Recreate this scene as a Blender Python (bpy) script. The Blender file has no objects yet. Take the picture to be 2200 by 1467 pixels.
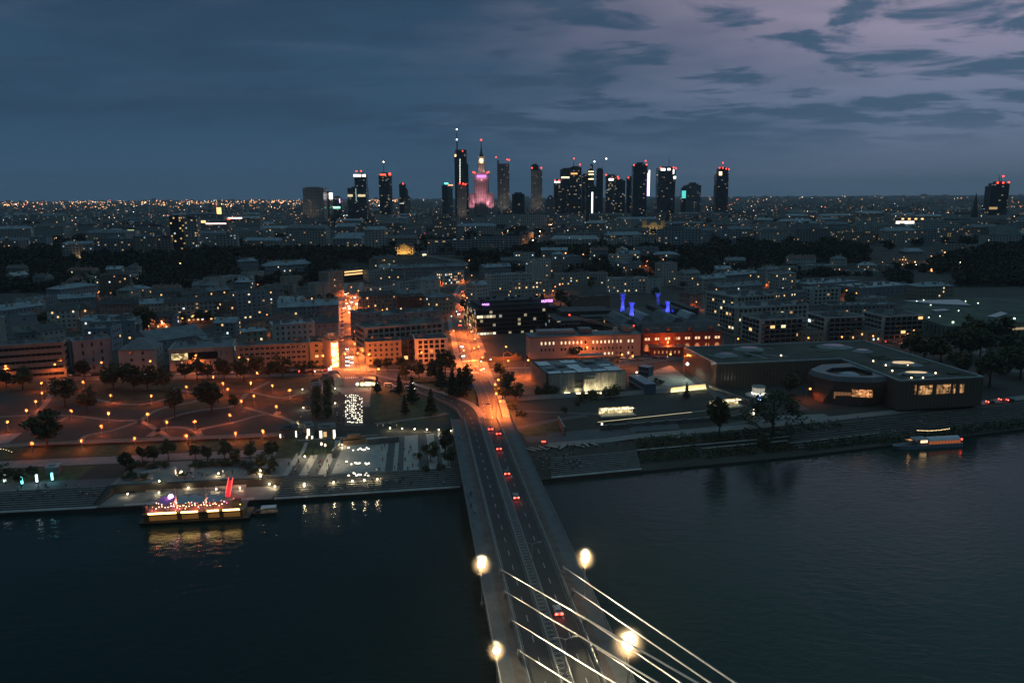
import bpy, bmesh, math, random
import numpy as np
from mathutils import Vector, Matrix
R = random.Random(7)
SC = bpy.context.scene
COL = SC.collection
# ------------------------------------------------------------------ camera, sky, light, exposure
H, FOC, YH = 110.0, 1711.0, 417.0            # height over the river; focal length and horizon in photo pixels
PITCH = math.atan((733.5 - YH) / FOC); ROLL = math.atan(14 / 2200)
cam_d = bpy.data.cameras.new('camera'); cam_d.sensor_width = 36; cam_d.lens = 36 * FOC / 2200
cam_d.clip_start = 1; cam_d.clip_end = 90000
cam = bpy.data.objects.new('camera', cam_d); COL.objects.link(cam)
cam.matrix_world = Matrix.Translation((0, 0, H)) @ Matrix.Rotation(math.pi / 2 - PITCH, 4, 'X') @ Matrix.Rotation(-ROLL, 4, 'Z')
SC.camera = cam
SC.view_settings.view_transform = 'Standard'; SC.view_settings.look = 'None'
SC.view_settings.exposure = 0.0; SC.view_settings.gamma = 1
cy = SC.cycles
cy.use_denoising = True; cy.use_light_tree = True
cy.max_bounces = 5; cy.diffuse_bounces = 1; cy.glossy_bounces = 2; cy.transmission_bounces = 3; cy.transparent_max_bounces = 8
cy.volume_bounces = 0; cy.caustics_reflective = False; cy.caustics_refractive = False
cy.sample_clamp_indirect = 3.0

def lin(c):
    return tuple((v / 255 / 12.92 if v <= 10 else ((v / 255 + .055) / 1.055) ** 2.4) for v in c)

SUN_EL, SUN_AZ = math.radians(-4.0), math.radians(68)      # the sun has set, off to the right
W = bpy.data.worlds.new('World'); SC.world = W; W.use_nodes = True
def build_world():
    nt = W.node_tree; N = nt.nodes; L = nt.links
    N.clear()
    out = N.new('ShaderNodeOutputWorld'); bg = N.new('ShaderNodeBackground'); L.new(bg.outputs[0], out.inputs[0])
    sky = N.new('ShaderNodeTexSky'); sky.sky_type = 'NISHITA'; sky.sun_disc = False
    sky.sun_elevation = SUN_EL; sky.sun_rotation = SUN_AZ
    tc = N.new('ShaderNodeTexCoord'); sp = N.new('ShaderNodeSeparateXYZ'); L.new(tc.outputs['Generated'], sp.inputs[0])
    def math_(op, a, b=None, c=None, clamp=False):
        n = N.new('ShaderNodeMath'); n.operation = op; n.use_clamp = clamp
        for i, v in enumerate((a, b, c)):
            if v is None: continue
            if hasattr(v, 'is_linked'): L.new(v, n.inputs[i])
            else: n.inputs[i].default_value = v
        return n.outputs[0]
    def mix(f, a, b):
        n = N.new('ShaderNodeMix'); n.data_type = 'RGBA'
        for i, v in ((0, f), (6, a), (7, b)):
            if hasattr(v, 'is_linked'): L.new(v, n.inputs[i])
            elif i == 0: n.inputs[0].default_value = v
            else: n.inputs[i].default_value = (*v, 1)
        return n.outputs[2]
    def sstep(v, a, b):
        n = N.new('ShaderNodeMapRange'); n.interpolation_type = 'SMOOTHSTEP'
        L.new(v, n.inputs[0]); n.inputs[1].default_value = a; n.inputs[2].default_value = b
        return n.outputs[0]
    X, Y, Z = sp.outputs
    # clouds lie on a flat layer overhead: project the direction on it, so that they stretch towards the horizon
    zc = math_('ADD', math_('MAXIMUM', Z, 0.0), 0.10)
    cv = N.new('ShaderNodeCombineXYZ'); L.new(math_('DIVIDE', X, zc), cv.inputs[0]); L.new(math_('DIVIDE', Y, zc), cv.inputs[1])
    def noise(scale, detail, off, rough=.55, sx=1.0, sy=1.0, dist=0.0):
        m = N.new('ShaderNodeMapping'); L.new(cv.outputs[0], m.inputs[0]); m.inputs[1].default_value = off; m.inputs[3].default_value = (sx, sy, 1)
        n = N.new('ShaderNodeTexNoise'); L.new(m.outputs[0], n.inputs[0]); n.inputs['Scale'].default_value = scale
        n.inputs['Detail'].default_value = detail; n.inputs['Roughness'].default_value = rough; n.inputs['Distortion'].default_value = dist
        return n.outputs[0]
    el = math_('MAXIMUM', Z, 0.0)
    az = math_('DIVIDE', X, math_('ADD', math_('ABSOLUTE', Y), .12))
    left = mix(sstep(el, 0.0, .10), lin((56, 84, 110)), lin((46, 75, 100)))
    left = mix(sstep(el, .10, .30), left, lin((40, 64, 88))); left = mix(sstep(el, .28, .45), left, lin((18, 36, 40)))
    right = mix(sstep(el, 0.0, .10), lin((84, 102, 124)), lin((96, 112, 140)))
    right = mix(sstep(el, .07, .22), right, lin((148, 138, 160))); right = mix(sstep(el, .27, .42), right, lin((88, 126, 132)))
    lr = sstep(math_('ADD', az, math_('MULTIPLY', math_('SUBTRACT', noise(.5, 4, (3, 1, 0)), .5), .7)), -.08, .46)
    base = mix(lr, left, right)
    n1 = noise(.62, 7, (4.3, .7, 0), .60, .62, 1.25, .25)
    n2 = noise(2.5, 7, (9.1, 5.2, 2), .58, .78, 1.0, .35)
    cl = math_('ADD', math_('MULTIPLY', n1, .30), math_('MULTIPLY', n2, .70))
    streak = math_('MULTIPLY', sstep(cl, .468, .565), math_('MULTIPLY', sstep(el, .03, .09), math_('ADD', math_('MULTIPLY', sstep(az, -.25, .10), .75), .2)))
    cloud_col = mix(sstep(az, -.3, .5), lin((38, 60, 82)), lin((58, 84, 110)))
    col = mix(streak, base, cloud_col)
    big = math_('MULTIPLY', sstep(noise(.28, 5, (1.7, 8.8, 0), .5, .8, 1.0), .44, .60), math_('SUBTRACT', 1.0, sstep(az, -.25, .22)))
    col = mix(math_('MULTIPLY', big, math_('MULTIPLY', sstep(el, .05, .15), .55)), col, lin((33, 49, 68)))
    soft = math_('MULTIPLY', sstep(noise(1.1, 6, (6.6, 2.1, 5), .6, .6, 1.2, .2), .48, .66), sstep(el, .08, .18))
    col = mix(math_('MULTIPLY', soft, .28), col, lin((82, 98, 118)))
    col = mix(sstep(Y, .15, -.35), col, lin((25, 47, 62)))                # the eastern sky behind is darker
    col = mix(sstep(el, .60, .85), col, lin((108, 146, 164)))              # zenith above the view brightened, added as ambient fill
    add = N.new('ShaderNodeMix'); add.data_type = 'RGBA'; add.blend_type = 'ADD'; add.inputs[0].default_value = .06
    L.new(col, add.inputs[6]); L.new(sky.outputs[0], add.inputs[7])
    L.new(add.outputs[2], bg.inputs[0]); bg.inputs[1].default_value = 1.14
build_world()
sun_d = bpy.data.lights.new('sun', 'SUN'); sun_d.energy = .03; sun_d.angle = math.radians(40); sun_d.color = (.75, .72, 1)
sun = bpy.data.objects.new('sun', sun_d); COL.objects.link(sun)
sun.rotation_euler = (math.radians(55), 0, math.radians(115))      # last glow of the western-right sky

# ------------------------------------------------------------------ photo pixel -> place on the ground
_c, _s = math.cos(ROLL), math.sin(ROLL); _cp, _sp = math.cos(PITCH), math.sin(PITCH)
def ray(px, py):
    u, v = px - 1100, py - 733.5
    u, v = u * _c - v * _s, u * _s + v * _c
    return (u, FOC * _cp - v * _sp, -FOC * _sp - v * _cp)
def U(px, py, z=8.0):
    d = ray(px, py); t = (z - H) / d[2]
    return (d[0] * t, d[1] * t)
def V(px, py, Y):
    d = ray(px, py); t = Y / d[1]
    return (d[0] * t, H + d[2] * t)
SHORE = [(-3000, -90), (-1000, 160), (-400, 235), (-180, 263.4), (-85, 274.7), (-19.7, 285.1), (14, 294.4), (117, 320), (238.7, 357.6), (600, 492), (3000, 1500)]
def shore(x):
    for (x0, y0), (x1, y1) in zip(SHORE, SHORE[1:]):
        if x <= x1: return y0 + (y1 - y0) * (x - x0) / (x1 - x0)
    return SHORE[-1][1]
PROF_STEP = [(0, 1.2), (2.5, 1.3), (14, 4.4), (34, 5.4), (60, 8), (1e5, 8)]
PROF_QUAY = [(0, 1.5), (13, 1.7), (13.2, 4.6), (34, 5.6), (60, 8), (1e5, 8)]
PROF_GREEN = [(0, .8), (4, 1.4), (15, 3.6), (24, 5.5), (34, 6.4), (60, 8), (1e5, 8)]
QX = (-148.0, -87.0)
def lerp(P, d):
    if d <= P[0][0]: return P[0][1]
    for (a, b), (c, e) in zip(P, P[1:]):
        if d <= c: return b + (e - b) * (d - a) / (c - a)
    return P[-1][1]
def prof_at(x):
    return PROF_QUAY if QX[0] < x < QX[1] else (PROF_STEP if x < 52 else PROF_GREEN)
def esc(x):                                # foot of the escarpment
    return 935 - 25 * math.sin((x + 300) / 420) - max(0, x - 300) * .12
def zg(x, y):
    z = lerp(prof_at(x), (y - shore(x)) * .97)
    e = esc(x); t = min(1, max(0, (y - e) / 140)); t = t * t * (3 - 2 * t)
    return z + 22 * t
def G(px, py, dz=0.0):
    z = 8.0
    for _ in range(22):
        x, y = U(px, py, z + dz); z = .6 * z + .4 * zg(x, y)
    x, y = U(px, py, z + dz)
    return (x, y, zg(x, y))

# ------------------------------------------------------------------ materials
MATS = {}
def mat(name, col, rough=.8, var=.15, scale=.4, metal=0.0, bump=0.0, spec=.5, streak=0.0):
    if name in MATS: return MATS[name]
    m = bpy.data.materials.new(name); m.use_nodes = True; nt = m.node_tree; N, L = nt.nodes, nt.links
    b = N['Principled BSDF']; b.inputs['Roughness'].default_value = rough; b.inputs['Metallic'].default_value = metal
    b.inputs['Specular IOR Level'].default_value = spec
    if var:
        g = N.new('ShaderNodeNewGeometry')
        n = N.new('ShaderNodeTexNoise'); n.inputs['Scale'].default_value = scale; n.inputs['Detail'].default_value = 6; n.inputs['Roughness'].default_value = .62
        if streak:
            mp = N.new('ShaderNodeMapping'); mp.inputs[3].default_value = (1, 1, streak); L.new(g.outputs[0], mp.inputs[0]); L.new(mp.outputs[0], n.inputs[0])
        else: L.new(g.outputs[0], n.inputs[0])
        r = N.new('ShaderNodeValToRGB'); L.new(n.outputs[0], r.inputs[0])
        r.color_ramp.elements[0].position = .32; r.color_ramp.elements[1].position = .68
        r.color_ramp.elements[0].color = (*[max(0, c * (1 - var)) for c in col], 1); r.color_ramp.elements[1].color = (*[min(1, c * (1 + var)) for c in col], 1)
        L.new(r.outputs[0], b.inputs['Base Color'])
        if bump:
            bn = N.new('ShaderNodeBump'); bn.inputs['Strength'].default_value = bump; L.new(n.outputs[0], bn.inputs['Height']); L.new(bn.outputs[0], b.inputs['Normal'])
    else: b.inputs['Base Color'].default_value = (*col, 1)
    MATS[name] = m
    return m
def glow(name, col, s, light=True):
    if name in MATS: return MATS[name]
    m = bpy.data.materials.new(name); m.use_nodes = True; b = m.node_tree.nodes['Principled BSDF']
    b.inputs['Base Color'].default_value = (*[min(1, c * .6) for c in col], 1); b.inputs['Emission Color'].default_value = (*col, 1); b.inputs['Emission Strength'].default_value = s
    if not light: m.cycles.emission_sampling = 'NONE'
    MATS[name] = m
    return m
def patchy(name, col, s, scale=.6):
    """a lit room seen through glass: its brightness and tint change from place to place"""
    if name in MATS: return MATS[name]
    m = glow(name, col, s); nt = m.node_tree; b = nt.nodes['Principled BSDF']; g = nt.nodes.new('ShaderNodeNewGeometry'); n = nt.nodes.new('ShaderNodeTexVoronoi'); n.inputs['Scale'].default_value = scale; nt.links.new(g.outputs[0], n.inputs['Vector'])
    sp = nt.nodes.new('ShaderNodeSeparateColor'); nt.links.new(n.outputs['Color'], sp.inputs[0]); p = nt.nodes.new('ShaderNodeMath'); p.operation = 'POWER'; nt.links.new(sp.outputs[0], p.inputs[0]); p.inputs[1].default_value = 1.6
    q = nt.nodes.new('ShaderNodeMath'); q.operation = 'MULTIPLY_ADD'; nt.links.new(p.outputs[0], q.inputs[0]); q.inputs[1].default_value = s * 2.2; q.inputs[2].default_value = s * .12; nt.links.new(q.outputs[0], b.inputs['Emission Strength'])
    return m
def facade(name, wall, glass=(.015, .02, .028), pu=3.4, pv=3.2, wu=.55, wv=.55, lit=.06, warm=(1, .62, .25), cool=(.75, .9, 1), coolp=.2, es=1.6, rough=.7, hrow=0.0):
    """wall with a grid of window openings; every cell decides by itself whether its lamp is on (UVs are in metres)"""
    if name in MATS: return MATS[name]
    m = bpy.data.materials.new(name); m.use_nodes = True; nt = m.node_tree; N, L = nt.nodes, nt.links; b = N['Principled BSDF']
    def M(op, a, c=None):
        n = N.new('ShaderNodeMath'); n.operation = op
        for i, v in enumerate((a, c)):
            if v is None: continue
            if hasattr(v, 'is_linked'): L.new(v, n.inputs[i])
            else: n.inputs[i].default_value = v
        return n.outputs[0]
    def MX(f, a, c):
        n = N.new('ShaderNodeMix'); n.data_type = 'RGBA'
        for i, v in ((0, f), (6, a), (7, c)):
            if hasattr(v, 'is_linked'): L.new(v, n.inputs[i])
            else: n.inputs[i].default_value = (*v, 1) if i else v
        return n.outputs[2]
    uv = N.new('ShaderNodeUVMap'); s = N.new('ShaderNodeSeparateXYZ'); L.new(uv.outputs[0], s.inputs[0])
    cu, cv_ = M('DIVIDE', s.outputs[0], pu), M('DIVIDE', s.outputs[1], pv)
    fu, fv = M('FRACT', cu), M('FRACT', cv_)
    def band(f, w): return M('LESS_THAN', M('ABSOLUTE', M('SUBTRACT', f, .5)), w / 2)
    isw = M('MULTIPLY', M('MULTIPLY', band(fu, wu), band(fv, wv)), M('GREATER_THAN', s.outputs[1], .4))
    oi = N.new('ShaderNodeObjectInfo')
    cb = N.new('ShaderNodeCombineXYZ'); L.new(M('FLOOR', cu), cb.inputs[0]); L.new(M('FLOOR', cv_), cb.inputs[1]); L.new(M('MULTIPLY', oi.outputs['Random'], 91.7), cb.inputs[2])
    wn = N.new('ShaderNodeTexWhiteNoise'); L.new(cb.outputs[0], wn.inputs[0])
    cs = N.new('ShaderNodeSeparateColor'); L.new(wn.outputs[1], cs.inputs[0])
    on = M('LESS_THAN', wn.outputs[0], lit)
    if hrow:
        cr = N.new('ShaderNodeCombineXYZ'); L.new(M('FLOOR', cv_), cr.inputs[0]); L.new(M('MULTIPLY', oi.outputs['Random'], 37.1), cr.inputs[1])
        L.new(M('FLOOR', M('DIVIDE', cu, 6)), cr.inputs[2])
        w2 = N.new('ShaderNodeTexWhiteNoise'); L.new(cr.outputs[0], w2.inputs[0]); on = M('MAXIMUM', on, M('LESS_THAN', w2.outputs[0], hrow))
    g = N.new('ShaderNodeNewGeometry'); ns = N.new('ShaderNodeTexNoise'); ns.inputs['Scale'].default_value = .12; ns.inputs['Detail'].default_value = 5; L.new(g.outputs[0], ns.inputs[0])
    wl = MX(ns.outputs[0], tuple(c * .8 for c in wall), tuple(c * 1.2 for c in wall))
    L.new(MX(isw, wl, glass), b.inputs['Base Color'])
    L.new(M('SUBTRACT', rough, M('MULTIPLY', isw, rough - .15)), b.inputs['Roughness'])
    L.new(MX(M('LESS_THAN', cs.outputs[1], coolp), warm, cool), b.inputs['Emission Color'])
    L.new(M('MULTIPLY', M('MULTIPLY', isw, on), M('MULTIPLY', M('ADD', M('MULTIPLY', cs.outputs[0], 1.2), .25), es)), b.inputs['Emission Strength'])
    m.cycles.emission_sampling = 'NONE'
    MATS[name] = m
    return m

# ------------------------------------------------------------------ mesh building
class MB:
    def __init__(s): s.v = []; s.f = []; s.m = []; s.uv = []
    def poly(s, pts, m=0, uv=None):
        i = len(s.v); s.v += [tuple(p) for p in pts]; s.f.append(tuple(range(i, i + len(pts)))); s.m.append(m); s.uv.append(uv or [(0, -9)] * len(pts))
    def box(s, x0, x1, y0, y1, z0, z1, m=0, uvs=False, bottom=True):
        s.prism([(x0, y0), (x1, y0), (x1, y1), (x0, y1)], z0, z1, m, uvs=uvs, bottom=bottom)
    def prism(s, poly, z0, z1, m=0, mt=None, uvs=False, top=None, bottom=True, off=0.0):
        """poly counter-clockwise; top = its own outline for a tapered solid; z1 may be a list"""
        t = top or poly; n = len(poly); zt = z1 if isinstance(z1, (list, tuple)) else [z1] * n; run = off
        for i in range(n):
            j = (i + 1) % n; a, b, c, d = poly[i], poly[j], t[j], t[i]
            l = math.hypot(b[0] - a[0], b[1] - a[1])
            s.poly([(*a[:2], z0), (*b[:2], z0), (*c[:2], zt[j]), (*d[:2], zt[i])], m, [(run, 0), (run + l, 0), (run + l, zt[j] - z0), (run, zt[i] - z0)] if uvs else None)
            run += l
        s.poly([(*p[:2], zt[i]) for i, p in enumerate(t)], m if mt is None else mt)
        if bottom: s.poly([(*p[:2], z0) for p in reversed(poly)], m)
    def tube(s, pts, r, m=0, n=6, r1=None):
        rings = []; P = [Vector(p) for p in pts]; k = len(P)
        for i, p in enumerate(P):
            d = (P[min(i + 1, k - 1)] - P[max(i - 1, 0)]).normalized()
            a = d.orthogonal().normalized() if abs(d.z) < .999 else Vector((1, 0, 0)); b = d.cross(a)
            rr = r if r1 is None else r + (r1 - r) * i / (k - 1)
            i0 = len(s.v); s.v += [tuple(p + (a * math.cos(2 * math.pi * q / n) + b * math.sin(2 * math.pi * q / n)) * rr) for q in range(n)]; rings.append(i0)
        for a, b in zip(rings, rings[1:]):
            for q in range(n):
                s.f.append((a + q, a + (q + 1) % n, b + (q + 1) % n, b + q)); s.m.append(m); s.uv.append([(0, -9)] * 4)
        for a, rev in ((rings[0], True), (rings[-1], False)):
            q = list(range(a, a + n)); s.f.append(tuple(reversed(q) if rev else q)); s.m.append(m); s.uv.append([(0, -9)] * n)
    def lathe(s, prof, c=(0, 0), m=0, n=16):
        rings = []
        for r, z in prof:
            rings.append(len(s.v)); s.v += [(c[0] + r * math.cos(2 * math.pi * q / n), c[1] + r * math.sin(2 * math.pi * q / n), z) for q in range(n)]
        for a, b in zip(rings, rings[1:]):
            for q in range(n):
                s.f.append((a + q, a + (q + 1) % n, b + (q + 1) % n, b + q)); s.m.append(m); s.uv.append([(0, -9)] * 4)
        for a, rev in ((rings[0], True), (rings[-1], False)):
            q = list(range(a, a + n)); s.f.append(tuple(reversed(q) if rev else q)); s.m.append(m); s.uv.append([(0, -9)] * n)
    def ball(s, c, r, m=0, n=8):
        k = max(4, n // 2); s.lathe([(max(.01, r[0] if 0 else (r * math.sin(math.pi * i / k))), c[2] - r * math.cos(math.pi * i / k)) for i in range(k + 1)], c, m, n)
    def mesh(s, name, mats):
        me = bpy.data.meshes.new(name); me.from_pydata(s.v, [], s.f)
        for m in (mats if isinstance(mats, (list, tuple)) else [mats]): me.materials.append(m)
        me.polygons.foreach_set('material_index', s.m)
        if any(u[0][1] != -9 for u in s.uv):
            ly = me.uv_layers.new(name='UVMap'); ly.data.foreach_set('uv', [c for u in s.uv for p in u for c in p])
        me.update()
        return me
    def build(s, name, mats, parent=None, loc=(0, 0, 0), rz=0.0):
        return ob(name, s.mesh(name, mats), parent, loc, rz)
def ob(name, data, parent=None, loc=(0, 0, 0), rz=0.0, sc=None):
    o = bpy.data.objects.new(name, data); COL.objects.link(o); o.location = loc
    if rz: o.rotation_euler = (0, 0, rz)
    if sc: o.scale = sc
    if parent: o.parent = parent
    return o
def tag(o, label, cat, group=None):
    o['label'] = label; o['category'] = cat
    if group: o['group'] = group
    return o
def thing(name, label, cat, loc=(0, 0, 0), rz=0.0, group=None):
    return tag(ob(name, None, None, loc, rz), label, cat, group)
def struct(o, kind='structure'):
    o['kind'] = kind; return o
def dup(o, parent=None):
    c = o.copy(); COL.objects.link(c)
    if parent: c.parent = parent
    for ch in KIDS.get(o.name, ()): dup(ch, c)
    return c
KIDS = {}
def learn(o):
    KIDS[o.name] = [c for c in bpy.data.objects if c.parent == o]
    for c in KIDS[o.name]: learn(c)
    return o
def lamp(name, parent, loc, power, col, r=.3, spot=None, aim=None, blend=.6):
    key = (name, power, col, r, spot)
    d = LAMPS.get(key)
    if d is None:
        d = LAMPS[key] = bpy.data.lights.new(name, 'SPOT' if spot else 'POINT'); d.energy = power; d.color = col; d.shadow_soft_size = r
        if spot: d.spot_size = spot; d.spot_blend = blend
    o = ob(name, d, parent, loc)
    if aim is not None: o.rotation_euler = Vector(aim).to_track_quat('-Z', 'Y').to_euler()
    return o
LAMPS = {}
def inside(p, poly):
    x, y = p; c = False; j = len(poly) - 1
    for i in range(len(poly)):
        (xi, yi), (xj, yj) = poly[i][:2], poly[j][:2]
        if (yi > y) != (yj > y) and x < (xj - xi) * (y - yi) / (yj - yi) + xi: c = not c
        j = i
    return c
def ccw(poly):
    a = sum(p[0] * q[1] - q[0] * p[1] for p, q in zip(poly, poly[1:] + poly[:1]))
    return poly if a > 0 else poly[::-1]
def smooth(pts, k=6):
    P = [pts[0]] + list(pts) + [pts[-1]]; out = []
    for i in range(1, len(P) - 2):
        for q in range(k):
            t = q / k; out.append(tuple(.5 * (2 * b + (c - a) * t + (2 * a - 5 * b + 4 * c - d) * t * t + (3 * b - a - 3 * c + d) * t ** 3) for a, b, c, d in zip(P[i - 1], P[i], P[i + 1], P[i + 2])))
    return out + [tuple(pts[-1])]
def offs(pts, d):
    out = []
    for i, p in enumerate(pts):
        a, b = pts[max(i - 1, 0)], pts[min(i + 1, len(pts) - 1)]; l = math.hypot(b[0] - a[0], b[1] - a[1]) or 1
        out.append((p[0] + (b[1] - a[1]) / l * d, p[1] - (b[0] - a[0]) / l * d, *p[2:]))
    return out
def ribbon(mb, pts, w, dz, m=0, o=0.0, thick=0.0):
    """strip along 2-D points following the ground (or the points' own z), dz above it; width w, sideways shift o"""
    L_, R_ = offs(pts, o - w / 2), offs(pts, o + w / 2)
    zz = lambda p: (p[2] if len(p) > 2 else zg(*p)) + dz
    for a, b, c, d in zip(L_, L_[1:], R_[1:], R_):
        mb.poly([(*d[:2], zz(d)), (*c[:2], zz(c)), (*b[:2], zz(b)), (*a[:2], zz(a))], m)
        if thick:
            for p, q in ((a, b), (c, d)):
                mb.poly([(*q[:2], zz(q)), (*p[:2], zz(p)), (*p[:2], zz(p) - thick), (*q[:2], zz(q) - thick)][::-1], m)
def dashes(mb, pts, w, dz, on, off_, m=0, o=0.0):
    P = offs(pts, o); run = 0.0
    segs = [(a, b, math.hypot(b[0] - a[0], b[1] - a[1])) for a, b in zip(P, P[1:])]; tot = sum(s[2] for s in segs)
    def at(t):
        for a, b, l in segs:
            if t <= l: return tuple(x + (y - x) * t / l for x, y in zip(a, b))
            t -= l
        return segs[-1][1]
    while run < tot - on:
        ribbon(mb, [at(run), at(run + on)], w, dz, m); run += on + off_
# ------------------------------------------------------------------ shared materials
m_ground = mat('ground_dirt', (.036, .038, .034), .95, .35, .03)
m_grass = mat('grass_dark', (.050, .062, .026), .95, .5, .25, bump=.4)
m_meadow = mat('meadow', (.070, .044, .019), .95, .5, .12, bump=.4)
m_asph = mat('asphalt', (.095, .09, .085), .75, .3, .35)
m_asph2 = mat('asphalt_new', (.022, .024, .027), .7, .25, .3)
m_pave = mat('paving', (.20, .19, .18), .8, .2, .5)
m_pave_d = mat('paving_dark', (.075, .08, .085), .8, .2, .5)
m_pave_l = mat('paving_pale', (.33, .31, .28), .8, .16, .4)
m_path = mat('gravel_path', (.17, .145, .12), .95, .2, .5)
m_conc = mat('concrete', (.27, .27, .26), .85, .22, .3, streak=.3)
m_conc_d = mat('concrete_dark', (.13, .135, .135), .85, .25, .3, streak=.3)
m_white = mat('road_paint', (.75, .75, .72), .6, .2, 1.5)
m_steel = mat('galvanised_steel', (.28, .29, .30), .45, .1, 1, metal=.6)
m_steel_d = mat('dark_steel', (.05, .055, .06), .5, .1, 1, metal=.3)
m_glass_d = mat('dark_glass', (.012, .016, .022), .08, 0, spec=.8)
m_trunk = mat('bark', (.06, .048, .038), .95, .3, 2)
ORANGE = (1, .19, .032); AMBER = (1, .55, .2); WARM = (1, .74, .42); WHITE = (.92, .97, 1); RED = (1, .06, .03); BLUE = (.10, .16, 1)
e_orange = glow('lamp_orange', (1, .30, .065), 4.5, False)
e_orange_far = glow('lamp_orange_far', (1, .40, .12), 5, False)
e_warm = glow('lamp_warm', (1, .78, .48), 9, False)
e_white = glow('lamp_white', (.9, .97, 1), 8, False)
e_red = glow('lamp_red', (1, .05, .03), 6, False)
e_flood = glow('floodlight', (1, .80, .48), 20, False)
w_lit = glow('window_lit', (1, .58, .22), 1.5, False)
w_lit2 = glow('window_lit_pale', (1, .80, .48), 1.3, False)
w_shop = glow('shop_window', (1, .72, .36), 2.2, True)

# ------------------------------------------------------------------ ground and river
def build_ground():
    xs = sorted(set([s[0] for s in SHORE] + [QX[0] + .01, QX[0] - .2, QX[1] - .01, QX[1] + .2, 51.9, 52.1] + list(range(-1500, 1501, 50)) + [-14000, -9000, -6000, 6000, 9000, 14000, -2000, 2000]))
    ds = sorted(set([0, 2.5, 4, 13, 13.2, 14, 15, 19, 24, 34, 60, 110, 200, 400, 550] + list(range(600, 1500, 25)) + [1700, 2200, 3000, 5000, 9000, 14000]))
    mb = MB(); n = len(ds) + 1
    for x in xs:
        mb.v.append((x, shore(x), -2))
        for d in ds:
            y = shore(x) + d / .97; mb.v.append((x, y, zg(x, y)))
    for i in range(len(xs) - 1):
        for j in range(n - 1):
            a = i * n + j; mb.f.append((a, a + n, a + n + 1, a + 1)); mb.m.append(0); mb.uv.append([(0, -9)] * 4)
    struct(mb.build('ground', m_ground))
    m = bpy.data.materials.new('river_water'); m.use_nodes = True; nt = m.node_tree; N, L = nt.nodes, nt.links; b = N['Principled BSDF']
    b.inputs['Base Color'].default_value = (.010, .027, .025, 1); b.inputs['Roughness'].default_value = .10; b.inputs['IOR'].default_value = 1.33
    g = N.new('ShaderNodeNewGeometry'); mp = N.new('ShaderNodeMapping'); mp.inputs[2].default_value = (0, 0, .5); mp.inputs[3].default_value = (.55, 1.0, 1); L.new(g.outputs[0], mp.inputs[0])
    n1 = N.new('ShaderNodeTexNoise'); n1.inputs['Scale'].default_value = .42; n1.inputs['Detail'].default_value = 5; n1.inputs['Roughness'].default_value = .6; n1.inputs['Distortion'].default_value = .6; L.new(mp.outputs[0], n1.inputs[0])
    n2 = N.new('ShaderNodeTexNoise'); n2.inputs['Scale'].default_value = .035; n2.inputs['Detail'].default_value = 3; L.new(g.outputs[0], n2.inputs[0])
    mul = N.new('ShaderNodeMath'); mul.operation = 'MULTIPLY'; L.new(n1.outputs[0], mul.inputs[0]); L.new(n2.outputs[0], mul.inputs[1])
    bp = N.new('ShaderNodeBump'); bp.inputs['Strength'].default_value = .34; bp.inputs['Distance'].default_value = .9; L.new(mul.outputs[0], bp.inputs['Height']); L.new(bp.outputs[0], b.inputs['Normal'])
    w = MB(); w.poly([(-4000, -1200, 0), (4000, -1200, 0), (4000, 1700, 0), (-4000, 1700, 0)])
    struct(w.build('river', m))
build_ground()
def sheet(name, px, dz, m, kind='structure', z=None):
    mb = MB(); P = [G(*p) for p in px]
    mb.poly(ccw([(p[0], p[1], (p[2] if z is None else z) + dz) for p in P])); return struct(mb.build(name, m), kind)
def bilin(mb, q, u0, u1, v0, v1, dz, m=0, nu=2, nv=10):
    """patch of the four-cornered area q (photo pixels: left-back, right-back, right-front, left-front) that follows the ground"""
    C = [G(*p)[:2] for p in q]
    def at(u, v):
        x, y = [(1 - v) * ((1 - u) * C[0][k] + u * C[1][k]) + v * ((1 - u) * C[3][k] + u * C[2][k]) for k in (0, 1)]
        return (x, y, zg(x, y) + dz)
    for i in range(nu):
        for j in range(nv):
            a, b = u0 + (u1 - u0) * i / nu, u0 + (u1 - u0) * (i + 1) / nu; c, d = v0 + (v1 - v0) * j / nv, v0 + (v1 - v0) * (j + 1) / nv
            mb.poly([at(a, d), at(b, d), at(b, c), at(a, c)], m)
def along(px, k=6, dz=0): return [G(*p)[:2] for p in smooth(px, k)]

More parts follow.
